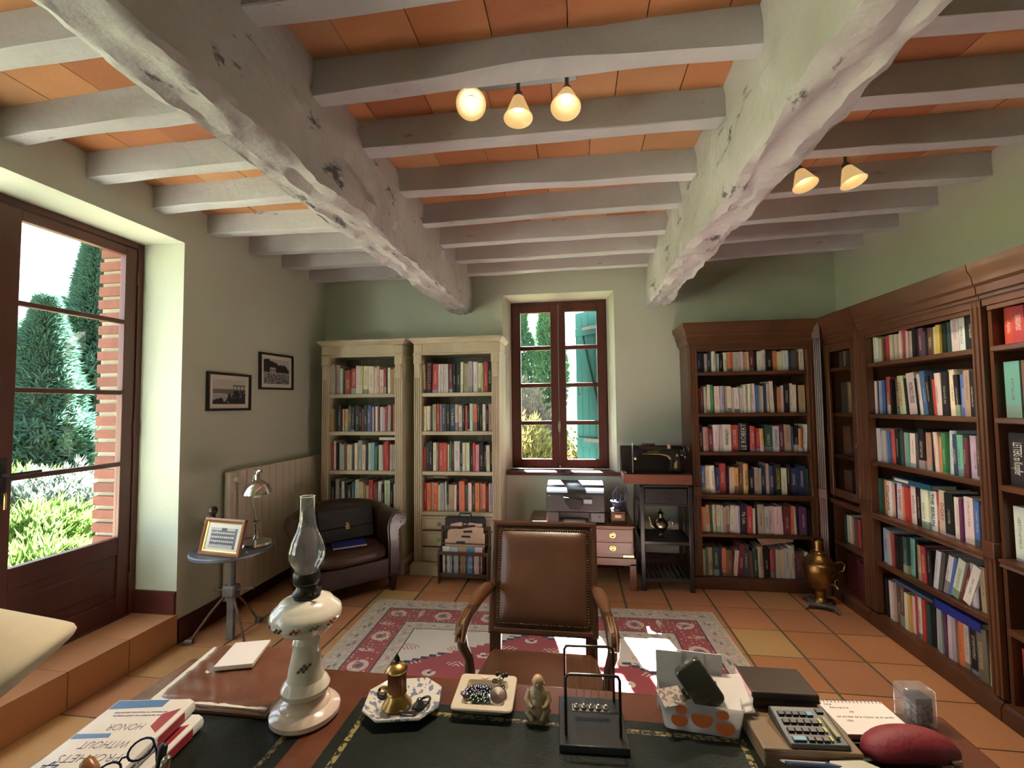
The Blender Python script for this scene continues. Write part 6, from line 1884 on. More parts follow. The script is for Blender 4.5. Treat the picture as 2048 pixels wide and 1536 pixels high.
# ------------------------------------------------------------------ two stacked white hardbacks
JACK = mat('white_dust_jacket', (0.72, 0.70, 0.70), (0.69, 0.67, 0.67), scale=2, rough=0.3)
JBLUE = mat('jacket_blue', (0.06, 0.17, 0.42), (0.05, 0.15, 0.38), rough=0.35)
INKT = mat('jacket_lettering_ink', (0.10, 0.10, 0.19), (0.08, 0.08, 0.16), rough=0.5)
JRED = mat('jacket_red', (0.32, 0.03, 0.045), (0.28, 0.025, 0.04), rough=0.35)
for k in range(2):
    lab = ['white hardback with lettered cover on top of the pair on the desk', 'lower white hardback of the pair on the desk'][1 - k]
    hb = thing('hardback_book', lab, 'book', (-1.005 + (0.018 if k == 0 else 0), 0.868 + (0.004 if k == 0 else 0.0), DT + k * 0.036), R(9 if k else 7), 'stacked white hardbacks on the desk')
    # spine towards +x, head towards -y
    HW, HL, TH = 0.088, 0.122, 0.034
    MB().prism([(-HW, 0.0), (HW - 0.006, 0.0), (HW + 0.004, 0.006), (HW + 0.007, TH / 2), (HW + 0.004, TH - 0.006), (HW - 0.006, TH), (-HW, TH), (-HW, TH - 0.003), (HW - 0.008, TH - 0.003), (HW - 0.004, TH / 2), (HW - 0.008, 0.003), (-HW, 0.003)], -HL, HL, 'y').ob('dust_jacket', JACK, hb, smooth=40)
    MB().box(-HW + 0.004, HW - 0.010, -HL + 0.004, HL - 0.004, 0.003, TH - 0.003).ob('page_block', PAPER, hb, smooth=0)
    MB().prism([(0.055, 0.07), (HW - 0.004, 0.088), (HW - 0.004, 0.01), (0.058, 0.03)], TH, TH + 0.0004, 'z').ob('red_corner_block', JRED, hb, smooth=0)
    MB().box(HW + 0.0068, HW + 0.0075, 0.005, 0.085, 0.007, TH - 0.007).ob('red_spine_block', JRED, hb, smooth=0)
    text('WALTER LAQUEUR', 0.012, INK, hb, (HW + 0.0078, -0.05, TH / 2), (R(90), 0, R(90)), 'spine_lettering', width=0.09)
    if k:
        MB().prism([(-HW + 0.002, 0.12), (0.035, 0.12), (0.035, 0.095), (-HW + 0.002, 0.09)], TH, TH + 0.0004, 'z').ob('blue_corner_block', JBLUE, hb, smooth=0)
        MB().prism([(-HW + 0.002, 0.01), (-0.01, 0.01), (-0.006, -0.002), (-HW + 0.002, -0.004)], TH, TH + 0.0004, 'z').ob('blue_band', JBLUE, hb, smooth=0)
        for s_, y_, w_ in (('PROPHETS', -0.058, 0.125), ('WITHOUT', -0.022, 0.10), ('HONOR', 0.030, 0.078)):
            text(s_, 0.030, INKT, hb, (0.005, y_, TH + 0.0006), (0, 0, R(180)), 'cover_lettering', width=w_, bold=-0.0007)
        for j, (y_, w_) in enumerate(((0.066, 0.11), (0.077, 0.12))):
            text('BACKGROUND TO THE BALFOUR DECLARATION' if j else 'AND THE MOVEMENT FOR A JEWISH HOMELAND', 0.005, INKT, hb, (0.0, y_, TH + 0.0006), (0, 0, R(180)), 'cover_lettering', width=w_)
        for f2 in (0, 1):
            pts = [(-0.055 + 0.018 * math.cos(R(90 + f2 * 180 + 120 * q)), -0.085 + 0.018 * math.sin(R(90 + f2 * 180 + 120 * q)), TH + 0.0006) for q in range(3)]
            MB().tube(pts, 0.0014, 4, closed=True).ob('star_emblem', JBLUE, hb, smooth=0)

# ------------------------------------------------------------------ glasses, pens and cork beside the books
NAVYP = mat('navy_spectacle_frame', (0.02, 0.03, 0.10), (0.015, 0.025, 0.08), rough=0.25)
gl = thing('spectacles', 'navy spectacles standing upright in the pen pot before the white hardbacks', 'glasses', (-0.835, 0.765, DT + 0.082), R(18))
gl.rotation_euler = (R(-12), R(-24), R(48))
gl.scale = (0.85, 0.85, 0.85)
for s in (-1, 1):
    pts = [(s * 0.031 + 0.024 * math.cos(R(a)), 0.0, 0.045 + 0.019 * math.sin(R(a))) for a in range(0, 360, 24)]
    rim = MB().tube(pts, 0.0024, 8, closed=True).ob('lens_rim', NAVYP, gl)
    MB().lathe([(0.0, 0), (0.0235, 0.0), (0.0235, 0.0012), (0, 0.0012)], 24, (s * 0.031, 0.0, 0.045), rot=Matrix.Rotation(R(90), 3, 'X'), sq=0.8).ob('lens', PANE, rim)
    MB().tube([(s * 0.055, 0.0, 0.050), (s * 0.05, 0.004, 0.02), (s * 0.03, 0.006, -0.03), (s * 0.015, 0.006, -0.07)], 0.0024, 8).ob('temple', NAVYP, gl)
MB().tube([(-0.008, 0, 0.05), (0, -0.002, 0.055), (0.008, 0, 0.05)], 0.0022, 8).ob('bridge', NAVYP, gl)
pcup = thing('pen_pot', 'dark pen pot at the near edge of the desk', 'pen pot', (-0.80, 0.755, DT))
MB().lathe([(0.0, 0), (0.038, 0), (0.040, 0.004), (0.040, 0.075), (0.037, 0.075), (0.037, 0.006), (0, 0.006)], 24).ob('pot', BLACKLEA, pcup)
for i, (p0, p1, r_, m, lab, nm) in enumerate((((-0.80, 0.760, 0.770), (-0.770, 0.762, 0.915), 0.0065, 'k', 'black pen standing in the dark pen pot', 'pen'), ((-0.785, 0.750, 0.770), (-0.752, 0.752, 0.902), 0.0075, 's', 'black pen with silver cap standing in the pen pot', 'pen'), ((-0.815, 0.745, 0.775), (-0.925, 0.748, 0.882), 0.0105, 'h', 'short brown wooden stick leaning out of the pen pot', 'stick'))):
    p0, p1 = Vector(p0), Vector(p1)
    h_ = (p1 - p0).length
    pe = thing('ballpoint_pen' if nm == 'pen' else 'wooden_stick', lab, nm, p0)
    pe.rotation_euler = (p1 - p0).to_track_quat('Z', 'Y').to_euler()
    MB().lathe([(0.0, 0), (r_ * 0.7, 0.002), (r_, 0.012), (r_, h_ - 0.02), (r_ * 0.8, h_ - 0.004), (0, h_)], 12).ob('barrel', {'k': PGREY, 's': PGREY, 'h': WALNUT_L}[m], pe)
    MB().lathe([(r_ * 1.03, h_ - 0.03), (r_ * 1.12, h_ - 0.026), (r_ * 1.12, h_ - 0.008), (r_ * 0.8, h_ - 0.002), (0, h_ + 0.001)], 12).ob('cap', {'k': PGREY, 's': CHROME, 'h': GILTWOOD}[m], pe)

# ------------------------------------------------------------------ octagonal plate with pepper mill and keys
def delft(x, y, z, nz, cells, layer):
    layer((0.62, 0.59, 0.54))
    layer((0.17, 0.20, 0.30), (nz(75, 3) > 0.54) * (nz(28, 2) > 0.46))


DELFT = print_mat('blue_white_delft_glaze', delft, 0.15, 0.0, 0.5)


def octa(w, d, c):
    return [(-w + c, -d), (w - c, -d), (w, -d + c), (w, d - c), (w - c, d), (-w + c, d), (-w, d - c), (-w, -d + c)]


def oct_plate(t, w, d, c, mats, name='dish', zr=0.022, fl=0.6):
    rings = []
    for k, z in ((fl * 0.95, 0.0), (fl, 0.003), (0.97, zr - 0.004), (1.0, zr), (0.985, zr + 0.003), (fl + 0.02, 0.008), (fl * 0.5, 0.006), (0.05, 0.006)):
        rings.append([Vector((x, y, z)) for x, y in octa(w * k, d * k, c * k)])
    return MB().loft(rings).ob(name, mats, t, smooth=30)


pl = thing('octagonal_plate', 'blue and white octagonal plate holding the brass mill on the desk', 'plate', (-0.455, 1.14, DT), R(12))
oct_plate(pl, 0.095, 0.082, 0.042, DELFT)
pmill = thing('brass_table_lighter', 'ribbed brass table lighter with leaf finial on the octagonal plate', 'lighter', (-0.470, 1.135, DT + 0.007))
MB().lathe([(0.0, 0), (0.036, 0), (0.038, 0.004), (0.032, 0.012), (0.024, 0.022), (0.021, 0.030), (0.025, 0.034), (0.022, 0.038)], 30).ob('base', BRASS_OLD, pmill)
rb = MB()
rings = []
for z in (0.038, 0.090):
    rings.append([Vector(((0.0225 + (0.0014 if a % 2 else 0)) * math.cos(2 * PI * a / 48), (0.0225 + (0.0014 if a % 2 else 0)) * math.sin(2 * PI * a / 48), z)) for a in range(48)])
rb.loft(rings).ob('ribbed_barrel', mat('dark_copper', (0.16, 0.075, 0.03), (0.09, 0.04, 0.02), scale=10, rough=0.35, metal=0.9), pmill, smooth=0)
MB().lathe([(0.026, 0.088), (0.027, 0.092), (0.025, 0.096), (0.018, 0.103), (0.006, 0.107), (0.0, 0.107)], 30).ob('cap', BRASS_OLD, pmill)
MB().loft([[Vector((0.0, 0.0, 0.107)) + Vector((a * w_, b * w_ * 0.4, z)) for a, b in ((-1, 0), (0, -1), (1, 0), (0, 1))] for z, w_ in ((0.0, 0.002), (0.006, 0.008), (0.014, 0.007), (0.024, 0.0008))]).ob('leaf_finial', BURN, pmill, smooth=60)
kr = thing('key_ring', 'black key ring and small keys on the octagonal plate', 'keys', (-0.405, 1.135, DT + 0.012))
MB().tube([(0.022 * math.cos(R(a)), 0.026 * math.sin(R(a)), 0.004 + 0.010 * math.cos(R(a))) for a in range(0, 360, 20)], 0.003, 8, closed=True).ob('ring', BURN, kr)
MB().lathe([(0.0, 0.0), (0.014, 0.0), (0.016, 0.004), (0.009, 0.012), (0.005, 0.02), (0, 0.022)], 18, (-0.004, -0.004, 0)).ob('fob', PGREY, kr)
MB().box(-0.05, 0.0, -0.036, -0.028, 0.0, 0.004).ob('key', BURN, kr, bevel=0.001)
tb_ = thing('small_metal_bowl', 'tiny shiny metal bowl at the edge of the octagonal plate', 'bowl', (-0.520, 1.165, DT + 0.012))
MB().lathe([(0.0, 0), (0.008, 0), (0.014, 0.006), (0.015, 0.013), (0.013, 0.013), (0.011, 0.006), (0, 0.003)], 20).ob('bowl', SILV, tb_)

# ------------------------------------------------------------------ square dish with beads and pocket watch
CREAMC = mat('cream_glazed_dish', (0.58, 0.51, 0.42), (0.54, 0.47, 0.38), scale=4, rough=0.15, coat=0.3)
sd = thing('square_dish', 'square cream ceramic dish filled with trinkets on the desk', 'dish', (-0.248, 1.185, DT), R(2))
rings = []
for k, z in ((0.62, 0.0), (0.66, 0.004), (0.97, 0.022), (1.0, 0.026), (0.98, 0.029), (0.70, 0.027), (0.62, 0.010), (0.05, 0.008)):
    rings.append([Vector((x * k, y * k, z)) for x, y in rrect(0.156, 0.146, 0.012, 3)])
MB().loft(rings).ob('dish', CREAMC, sd, smooth=30)
MB().lathe([(0, 0), (0.010, 0), (0.010, 0.0006), (0, 0.0006)], 18, (-0.01, 0.060, 0.0285), sq=0.7).ob('painted_rose', PORCP, sd)
pw = thing('pocket_watch', 'silver pocket watch resting on the square dish', 'pocket watch', (-0.212, 1.168, DT + 0.026))
pw.rotation_euler = (R(32), R(6), 0)
MB().lathe([(0.0, 0.0), (0.020, 0.0), (0.0235, 0.004), (0.0235, 0.008), (0.020, 0.012), (0.0, 0.014)], 32).ob('watch_case', CHROME, pw)
MB().tube([(0, 0.023, 0.006), (0, 0.032, 0.006)], 0.0032, 8).ob('crown', CHROME, pw)
MB().tube([(0.007 * math.cos(R(a)), 0.036 + 0.006 * math.sin(R(a)), 0.006) for a in range(0, 360, 30)], 0.0014, 6, closed=True).ob('bow', CHROME, pw)
BEAD = [mat('bead_%d' % i, c, c2, scale=30, rough=0.2) for i, (c, c2) in enumerate((((0.012, 0.018, 0.05), (0.02, 0.03, 0.08)), ((0.012, 0.04, 0.02), (0.02, 0.06, 0.03)), ((0.05, 0.025, 0.05), (0.03, 0.015, 0.03))))]
rg = random.Random(4)
for j, (lab, n, cx, cy, m, r_) in enumerate((('string of dark blue beads heaped in the square dish', 34, -0.262, 1.192, 0, 0.0055), ('string of dark green beads along the front of the square dish', 26, -0.255, 1.160, 1, 0.005), ('string of purple-brown beads in the square dish', 12, -0.292, 1.172, 2, 0.006))):
    t = thing('bead_string', lab, 'beads', (cx, cy, DT + 0.011), 0, 'bead strings in the square dish')
    mb = MB()
    th = MB()
    pts = []
    for k in range(n):
        a = k * 0.55 + j
        rr_ = 0.008 + 0.028 * k / n
        pts.append(((rr_ * math.cos(a)) * 1.1, (rr_ * math.sin(a)) * (0.45 if j else 0.55), 0.008 + 0.013 * abs(noise.noise(Vector((k * 0.3, j, 0)))) + 0.006))
    for p in pts:
        mb.sphere(p, r_, 8)
    tag(mb.ob('beads', BEAD[j], t), kind='stuff')
    MB().tube(pts, 0.0008, 4).ob('thread', BURN, t)
cd_ = thing('wrapped_sweet', 'small orange paper tag in the square dish', 'tag', (-0.285, 1.208, DT + 0.018), R(14))
cd_.rotation_euler = (R(35), 0, R(14))
MB().box(-0.013, 0.013, -0.008, 0.008, 0, 0.002).ob('paper_tag', mat('pale_orange_paper', (0.65, 0.38, 0.17), (0.6, 0.34, 0.15), rough=0.7), cd_, bevel=0.0006)
kc = thing('chain_bundle', 'black and silver key chain standing up at the back of the square dish', 'chain', (-0.218, 1.212, DT + 0.02))
for k in range(9):
    a = k * 0.7
    q = MB().tube([(0.012 * math.cos(a) + 0.005 * math.cos(R(b)), 0.008 * math.sin(a), 0.006 + k * 0.0032 + 0.005 * math.sin(R(b))) for b in range(0, 360, 45)], 0.0013, 5, closed=True)
    q.ob('chain_link', CHROME if k % 2 else BURN, kc)
for k, (x, y, z) in enumerate(((0.012, 0.01, 0.03), (0.02, 0.008, 0.034), (-0.004, 0.006, 0.036))):
    MB().sphere((x, y, z), 0.0065, 10).ob('bead', BURN, kc)

# ------------------------------------------------------------------ laughing figure
SOAP = mat('carved_soapstone', (0.34, 0.26, 0.14), (0.22, 0.165, 0.085), scale=18, rough=0.35, bump=0.3, bscale=50)
SOAPH = mat('rubbed_soapstone', (0.48, 0.30, 0.17), (0.42, 0.26, 0.14), scale=12, rough=0.35)
bu = thing('soapstone_figurine', 'small seated soapstone figurine between the dish and the cradle', 'figurine', (-0.106, 1.145, DT))
MB().lathe([(0.0, 0), (0.027, 0), (0.028, 0.008), (0.026, 0.014), (0.029, 0.022), (0.029, 0.034), (0.026, 0.046), (0.024, 0.058), (0.020, 0.07), (0.012, 0.078), (0.0, 0.08)], 28, sq=0.85).ob('robed_body', SOAP, bu)
MB().sphere((0, -0.012, 0.044), 0.017, 16, (1, 0.8, 1)).ob('belly', SOAP, bu)
hd = MB().sphere((0, -0.002, 0.090), 0.0145, 18, (0.95, 1, 1.1)).ob('head', SOAPH, bu)
for s in (-1, 1):
    MB().sphere((s * 0.0135, 0.0, 0.087), 0.0045, 8, (0.5, 0.8, 1.7)).ob('ear', SOAPH, hd)
    MB().sphere((s * 0.005, -0.0155, 0.092), 0.0015, 8).ob('eye', SOAP, hd)
    MB().tube([(s * 0.020, 0.0, 0.066), (s * 0.027, -0.008, 0.050), (s * 0.020, -0.022, 0.042), (s * 0.012, -0.025, 0.040)], [0.008, 0.008, 0.006, 0.005], 10).ob('sleeve', SOAP, bu, smooth=80)
    MB().tube([(s * 0.010, -0.006, 0.022), (s * 0.024, -0.018, 0.020 + 0.012 * (s > 0)), (s * 0.010, -0.027, 0.012)], [0.009, 0.009, 0.006], 10).ob('folded_leg', SOAP, bu, smooth=80)
MB().tube([(-0.006, -0.0150, 0.084), (0.0, -0.0165, 0.0825), (0.006, -0.0150, 0.084)], 0.0012, 6).ob('mouth', SOAP, hd)
MB().sphere((0, -0.0165, 0.0885), 0.0025, 8).ob('nose', SOAPH, hd)

# ------------------------------------------------------------------ Newton's cradle
nc = thing('pendulum_cradle', 'desk pendulum cradle with five steel balls and black wire frame', 'cradle', (0.024, 1.13, DT), R(2.5))
MB().box(-0.078, 0.078, -0.085, 0.085, 0.0, 0.016).ob('base', PGREY, nc, bevel=0.002)
CRF = mat('gunmetal_rod', (0.10, 0.09, 0.09), (0.07, 0.065, 0.065), rough=0.22, metal=0.9)
for y in (-0.052, 0.072):
    MB().tube([(-0.062, y, 0.012), (-0.062, y, 0.142), (-0.058, y, 0.15), (-0.05, y, 0.152), (0.05, y, 0.152), (0.058, y, 0.15), (0.062, y, 0.142), (0.062, y, 0.012)], 0.0036, 10).ob('wire_frame', CRF, nc)
for k in range(5):
    x = (k - 2) * 0.0175
    bb = MB().sphere((x, 0.01, 0.040), 0.0087, 20).ob('steel_ball', CHROME, nc, smooth=90)
    MB().tube([(x, -0.052, 0.148), (x, 0.01, 0.049), (x, 0.072, 0.148)], 0.0005, 5).ob('thread', BRASS_DULL, bb)
MB().box(-0.045, 0.045, 0.03, 0.056, 0.016, 0.0165).ob('name_plate', BRASS_DULL, nc, smooth=0)

# ------------------------------------------------------------------ clear plastic box with papers and spectacle case
FROSTP = glass_mat('frosted_clear_plastic', (0.85, 0.85, 0.88), 0.10, 0.3, 0.0, 0.5)
ORNG = mat('orange_dot_print', (0.55, 0.15, 0.04), (0.48, 0.12, 0.03), rough=0.4)
pb = thing('plastic_box', 'frosted plastic box printed with orange dots holding papers', 'box', (0.285, 1.185, DT), R(-6))
bw_, bd_, bh_ = 0.095, 0.05, 0.068
rings = []
for k, z in ((0.88, 0.0), (1.0, bh_), (0.975, bh_), (0.865, 0.004)):
    rings.append([Vector((x, y, z)) for x, y in rrect(2 * bw_ * k, 2 * bd_ * k, 0.012, 3)])
MB().loft(rings, cap=True).ob('box_shell', FROSTP, pb, smooth=30)
for i, (x, z, r_) in enumerate(((-0.045, 0.052, 0.013), (-0.05, 0.026, 0.019), (0.0, 0.036, 0.024), (0.045, 0.052, 0.014), (0.05, 0.022, 0.021))):
    MB().lathe([(0, 0), (r_, 0), (r_, 0.0006), (0, 0.0006)], 24, (x, -bd_ * (0.88 + 0.12 * z / bh_) - 0.0012, z), rot=Matrix.Rotation(R(84), 3, 'X'), sq=0.8).ob('orange_dot', ORNG, pb)
MB().tube([(bw_ - 0.005, -0.03, bh_), (bw_ + 0.018, -0.02, bh_ + 0.002), (bw_ + 0.024, 0.0, bh_ + 0.002), (bw_ + 0.018, 0.02, bh_ + 0.002), (bw_ - 0.005, 0.03, bh_)], 0.004, 8).ob('side_handle', FROSTP, pb)
for i, (x, y, w_, h_, lab, rx, rz_) in enumerate(((-0.062, 0.028, 0.062, 0.135, 'pale card standing at the edge of the plastic box', -6, 2), (-0.008, 0.034, 0.064, 0.135, 'pale folded letter standing in the plastic box', -5, 0), (0.045, 0.036, 0.05, 0.132, 'narrow pale card behind the dark case in the plastic box', -4, 4))):
    t = thing('paper_card', lab, 'card', (0.285 + x, 1.185 + y, DT + 0.006), 0, 'papers in the plastic box')
    t.rotation_euler = (R(rx), 0, R(rz_ - 6))
    MB().box(-w_ / 2, w_ / 2, 0, 0.0025, 0, h_).ob('card', WHITEP if i else MOUNT, t, smooth=0)
    MB().box(-w_ / 2 + 0.002, w_ / 2 - 0.002, 0.0027, 0.005, 0, h_ - 0.004).ob('inner_sheet', WHITEP, t, smooth=0)
wl = thing('envelope', 'white envelope leaning out of the plastic box', 'envelope', (0.345, 1.18, DT + 0.066), R(4))
wl.rotation_euler = (R(28), R(-3), R(4))
MB().box(-0.055, 0.055, -0.04, 0.05, 0, 0.004).ob('envelope_body', WHITEP, wl, bevel=0.001)
MB().box(-0.045, -0.01, 0.025, 0.033, 0.0042, 0.0048).ob('window_strip', BURN, wl, smooth=0)
SMOKE = mat('marbled_dark_horn', (0.035, 0.035, 0.022), (0.16, 0.13, 0.06), scale=7, rough=0.18, stretch=(4, 1, 1), lo=0.5, hi=0.85, coat=0.4)
sc_ = thing('horn_case', 'dark marbled horn case lying tilted across the plastic box', 'case', (0.302, 1.16, DT + 0.082), R(-68))
_X = Vector((0.50, -0.12, -0.72)).normalized()
_N = Vector((-0.30, -1.16, 0.69))
_N = (_N - _X * _N.dot(_X)).normalized()
_Y = _N.cross(_X)
sc_.matrix_world = Matrix(((_X.x, _Y.x, _N.x, 0.282), (_X.y, _Y.y, _N.y, 1.165), (_X.z, _Y.z, _N.z, DT + 0.098), (0, 0, 0, 1)))
MB().prism(rrect(0.108, 0.07, 0.014, 4), -0.012, 0.016, 'z').ob('case_body', SMOKE, sc_, bevel=0.006, seg=3)
MB().tube([(-0.01, -0.028, 0.0), (-0.008, -0.042, 0.0), (0.008, -0.042, 0.0), (0.012, -0.028, 0.0)], 0.005, 8).ob('loop', SMOKE, sc_)
tn = thing('bank_note', 'folded printed note at the front of the plastic box', 'paper', (0.215, 1.155, DT + 0.07), R(20))
tn.rotation_euler = (R(24), 0, R(22))
MB().box(-0.03, 0.03, -0.022, 0.022, 0, 0.002).ob('note_paper', print_mat('engraved_note_print', lambda x, y, z, nz, c, L: (L((0.45, 0.38, 0.34)), L((0.20, 0.15, 0.14), (nz(120, 2) > 0.54))), 0.7), tn, smooth=0)

# ------------------------------------------------------------------ wooden box, dark case, calculator
LIGHTBOX = mat('pale_veneer_box', (0.20, 0.13, 0.075), (0.14, 0.09, 0.05), scale=4, rough=0.4, stretch=(0.3, 1, 1))
wb_ = thing('wooden_box', 'flat wooden box under the calculator on the desk', 'box', (0.480, 1.125, DT), R(2))
MB().box(-0.098, 0.098, -0.068, 0.06, 0.0, 0.034).ob('box_body', LIGHTBOX, wb_, bevel=0.003)
MB().box(-0.10, 0.10, -0.07, 0.062, 0.034, 0.042).ob('lid', LIGHTBOX, wb_, bevel=0.003)
EBON = mat('ebonised_wood', (0.045, 0.028, 0.020), (0.03, 0.019, 0.014), scale=5, rough=0.35, stretch=(0.2, 1, 1))
eb = thing('dark_wooden_case', 'dark wooden case standing behind the calculator', 'case', (0.482, 1.235, DT), R(1))
MB().box(-0.072, 0.072, -0.050, 0.052, 0.0, 0.060).ob('case_body', EBON, eb, bevel=0.002)
MB().box(-0.076, 0.076, -0.054, 0.056, 0.060, 0.082).ob('case_lid', EBON, eb, bevel=0.003)
MB().box(-0.076, 0.076, -0.0555, -0.054, 0.064, 0.067).ob('lid_groove', PGREY, eb, smooth=0)
CALC = mat('calculator_grey', (0.03, 0.033, 0.038), (0.035, 0.038, 0.043), rough=0.4)
ca_ = thing('calculator', 'dark desk calculator with blue and yellow keys on the wooden box', 'calculator', (0.497, 1.112, DT + 0.0425), R(4))
ca_.rotation_euler = (R(5), R(0), R(4))
MB().prism([(-0.05, 0.0), (0.05, 0.0), (0.05, 0.022), (-0.05, 0.012)], -0.062, 0.062, 'x').ob('calculator_body', CALC, ca_, bevel=0.004)
KEYD, KEYB, KEYY = mat('key_black', (0.012, 0.012, 0.014), rough=0.35), mat('key_blue', (0.09, 0.26, 0.40), rough=0.35), mat('key_yellow', (0.55, 0.50, 0.08), rough=0.35)


def kz(y):
    return 0.012 + (y + 0.05) * 0.1 + 0.0005


for r_ in range(4):
    for c_ in range(5):
        y, x = -0.036 + r_ * 0.021, -0.050 + c_ * 0.0155
        if r_ == 0 and c_ == 1:
            continue
        m = KEYB if (r_ == 3 and c_ == 4) or (r_ == 0 and c_ == 0) else KEYD
        wk = 0.0135 if not (r_ == 0 and c_ == 0) else 0.027
        MB().box(x, x + wk, y - 0.006, y + 0.006, kz(y), kz(y) + 0.003).ob('key', m, ca_, bevel=0.001)
for r_ in range(3):
    y = -0.034 + r_ * 0.021
    MB().box(0.028, 0.0325, y - 0.007, y + 0.007, kz(y), kz(y) + 0.003).ob('key', KEYY, ca_, bevel=0.001)
MB().box(0.041, 0.049, -0.034, 0.022, kz(-0.01), kz(0.0) + 0.0035).ob('display', mat('lcd_display', (0.24, 0.22, 0.10), (0.22, 0.20, 0.09), rough=0.25), ca_, smooth=0)
MB().box(0.038, 0.052, 0.030, 0.042, kz(0.03), kz(0.042) + 0.002).ob('solar_cell', KEYD, ca_, smooth=0)

# ------------------------------------------------------------------ spiral pad, acrylic block, red case, cards, dish
sp2 = thing('spiral_notepad', 'white spiral notepad with handwriting on a dark tray', 'notepad', (0.668, 1.212, DT + 0.0135), R(5))
MB().box(-0.078, 0.078, -0.062, 0.055, 0.0, 0.012).ob('page_block', WHITEP, sp2, bevel=0.001)
MB().box(-0.080, 0.080, -0.064, 0.057, -0.003, 0.0).ob('backing_card', EBON, sp2, smooth=0)
for k in range(17):
    x = -0.072 + k * 0.009
    MB().tube([(x, 0.046, 0.0125), (x, 0.052, 0.017), (x, 0.059, 0.010), (x, 0.057, -0.003)], 0.0009, 5).ob('spiral_loop', CHROME, sp2)
GREYINK = mat('ballpoint_ink', (0.22, 0.19, 0.25), rough=0.8)
for i, (s_, x, y, w_) in enumerate((('Souvenirs', -0.04, 0.028, 0.045), ('de', -0.02, 0.014, 0.01), ('les années de la maison et du jardin', 0.0, -0.004, 0.13), ('1936', -0.045, -0.018, 0.016), ('note', -0.06, 0.04, 0.018))):
    text(s_, 0.009, GREYINK, sp2, (x, y, 0.0123), (0, 0, 0), 'handwriting', width=w_, shear=0.3)
ty = thing('black_tray', 'black letter tray under the spiral notepad', 'tray', (0.672, 1.206, DT), R(5))
MB().box(-0.085, 0.085, -0.072, 0.064, 0.0, 0.010).ob('tray_body', BLACKLEA, ty, bevel=0.002)
MB().box(-0.088, 0.088, -0.076, -0.072, 0.0, 0.020).ob('tray_lip', BLACKLEA, ty, bevel=0.001)
ACR = glass_mat('clear_acrylic', (0.95, 0.95, 0.97), 0.06, 0.06, 0.3, 0.16, 0.5)
ab = thing('acrylic_block', 'clear acrylic cube with a printed sheet inside on the desk edge', 'paperweight', (0.80, 1.245, DT), R(6))
MB().box(-0.034, 0.034, -0.024, 0.024, 0.0, 0.086).ob('acrylic_body', ACR, ab, bevel=0.006, seg=3)
MB().box(-0.012, 0.026, -0.018, 0.018, 0.008, 0.066).ob('printed_insert', print_mat('grey_news_print', lambda x, y, z, nz, c, L: (L((0.30, 0.30, 0.31)), L((0.10, 0.10, 0.11), (nz(140, 2) > 0.52)), L((0.06, 0.06, 0.07), (z > 0.052))), 0.7), ab, smooth=0)
REDL = mat('red_felt_leather', (0.20, 0.014, 0.024), (0.15, 0.010, 0.018), scale=30, rough=0.6, bump=0.2, bscale=120)
rc = thing('red_spectacle_case', 'soft red spectacle case at the near corner of the desk', 'case', (0.693, 1.10, DT), R(6))
rc.scale = (1.12, 1.1, 1.2)
rings = []
for i in range(17):
    t_ = i / 16
    x = -0.088 + 0.176 * t_
    k = max(0.05, (1 - abs(2 * t_ - 1) ** 3.2)) ** 0.5
    rings.append([Vector((x, 0.036 * k * math.cos(2 * PI * a / 16), 0.026 + 0.026 * k * math.sin(2 * PI * a / 16) + 0.012 * math.sin(PI * t_))) for a in range(16)])
MB().loft(rings).ob('padded_shell', REDL, rc, smooth=80)
MB().cbox((0.055, -0.036, 0.030), (0.018, 0.004, 0.010), Matrix.Rotation(R(-10), 3, 'Y')).ob('metal_snap', CHROME, rc, bevel=0.002)
MB().cbox((0.058, -0.034, 0.020), (0.010, 0.004, 0.016), Matrix.Rotation(R(-25), 3, 'Y')).ob('metal_tongue', BRASS_DULL, rc, bevel=0.001)
cdn = thing('printed_card', 'white and blue printed card in front of the wooden box', 'card', (0.482, 1.035, DT + 0.030), R(3))
cdn.rotation_euler = (R(-30), 0, R(3))
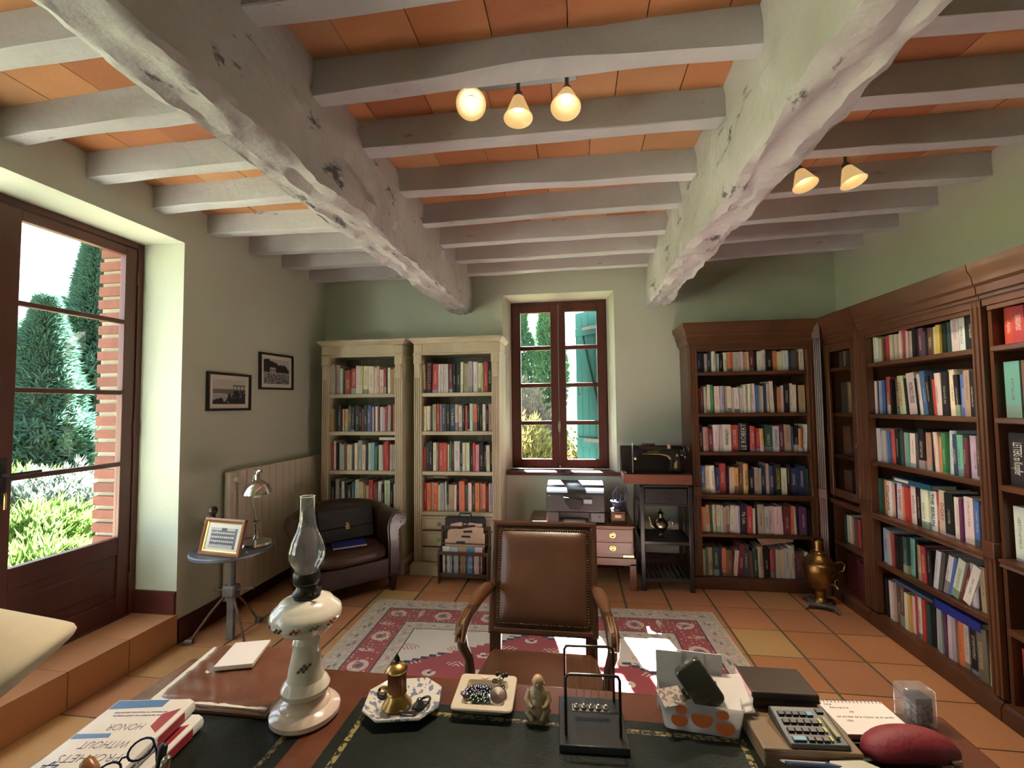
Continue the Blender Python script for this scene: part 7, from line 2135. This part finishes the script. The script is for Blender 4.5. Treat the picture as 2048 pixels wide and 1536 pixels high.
MB().box(-0.066, 0.066, -0.03, 0.03, 0.0, 0.004).ob('card', print_mat('blue_white_card_print', lambda x, y, z, nz, c, L: (L((0.58, 0.55, 0.52)), L((0.06, 0.09, 0.18), ((x * 0.9 - y * 0.6) > 0.012) + (y < (-0.006 - x * 0.1)))), 0.25), cdn, smooth=0)
gs = thing('glass_dish', 'small octagonal frosted glass dish at the near edge of the desk', 'dish', (0.552, 0.985, DT), R(10))
gs.scale = (1.15, 1.15, 1.5)
rings = []
for k, z in ((0.90, 0.0), (1.0, 0.006), (1.0, 0.020), (0.62, 0.033), (0.05, 0.035)):
    rings.append([Vector((x * k, y * k, z)) for x, y in octa(0.062, 0.062, 0.036)])
MB().loft(rings).ob('dish', mat('milky_glass', (0.52, 0.50, 0.42), (0.46, 0.44, 0.37), scale=6, rough=0.15, spec=0.7), gs, smooth=0)

# ------------------------------------------------------------------ table lamp whose shade reaches into view
LSH = mat('cream_lampshade', (0.62, 0.55, 0.42), (0.60, 0.53, 0.40), scale=60, rough=0.9)
lt = thing('floor_lamp', 'cream fabric lamp partly cut off by the edge of the picture', 'lamp', (-1.42, 0.80, 0))
MB().lathe([(0.0, 0), (0.13, 0), (0.135, 0.012), (0.06, 0.03), (0.02, 0.05), (0.015, 0.10), (0.013, 1.0), (0, 1.0)], 28).ob('stand', BRASS_OLD, lt)
Tl = Matrix.Translation((0.225, 0, 0.963)) @ Matrix.Rotation(R(-40), 4, 'Y') @ Matrix.Rotation(R(16), 4, 'X')
MB().lathe([(0.070, 0.148), (0.079, 0.142), (0.122, 0.045), (0.132, 0.022), (0.137, 0.008), (0.135, -0.004), (0.124, -0.010), (0.06, -0.014), (0.0, -0.015)], 44).xf(Tl).ob('lamp_shade', LSH, lt, smooth=60)
MB().lathe([(0.0, 0.03), (0.018, 0.04), (0.026, 0.07), (0.014, 0.10), (0.012, 0.14), (0, 0.14)], 16).xf(Tl).ob('bulb', ENAMEL, lt)
MB().tube([(0, 0, 0.98), (0.0, 0, 1.08), (0.03, 0, 1.13), tuple(Tl @ Vector((0, 0, 0.17))), tuple(Tl @ Vector((0, 0, 0.13)))], 0.008, 8).ob('lamp_neck', BRASS_OLD, lt)
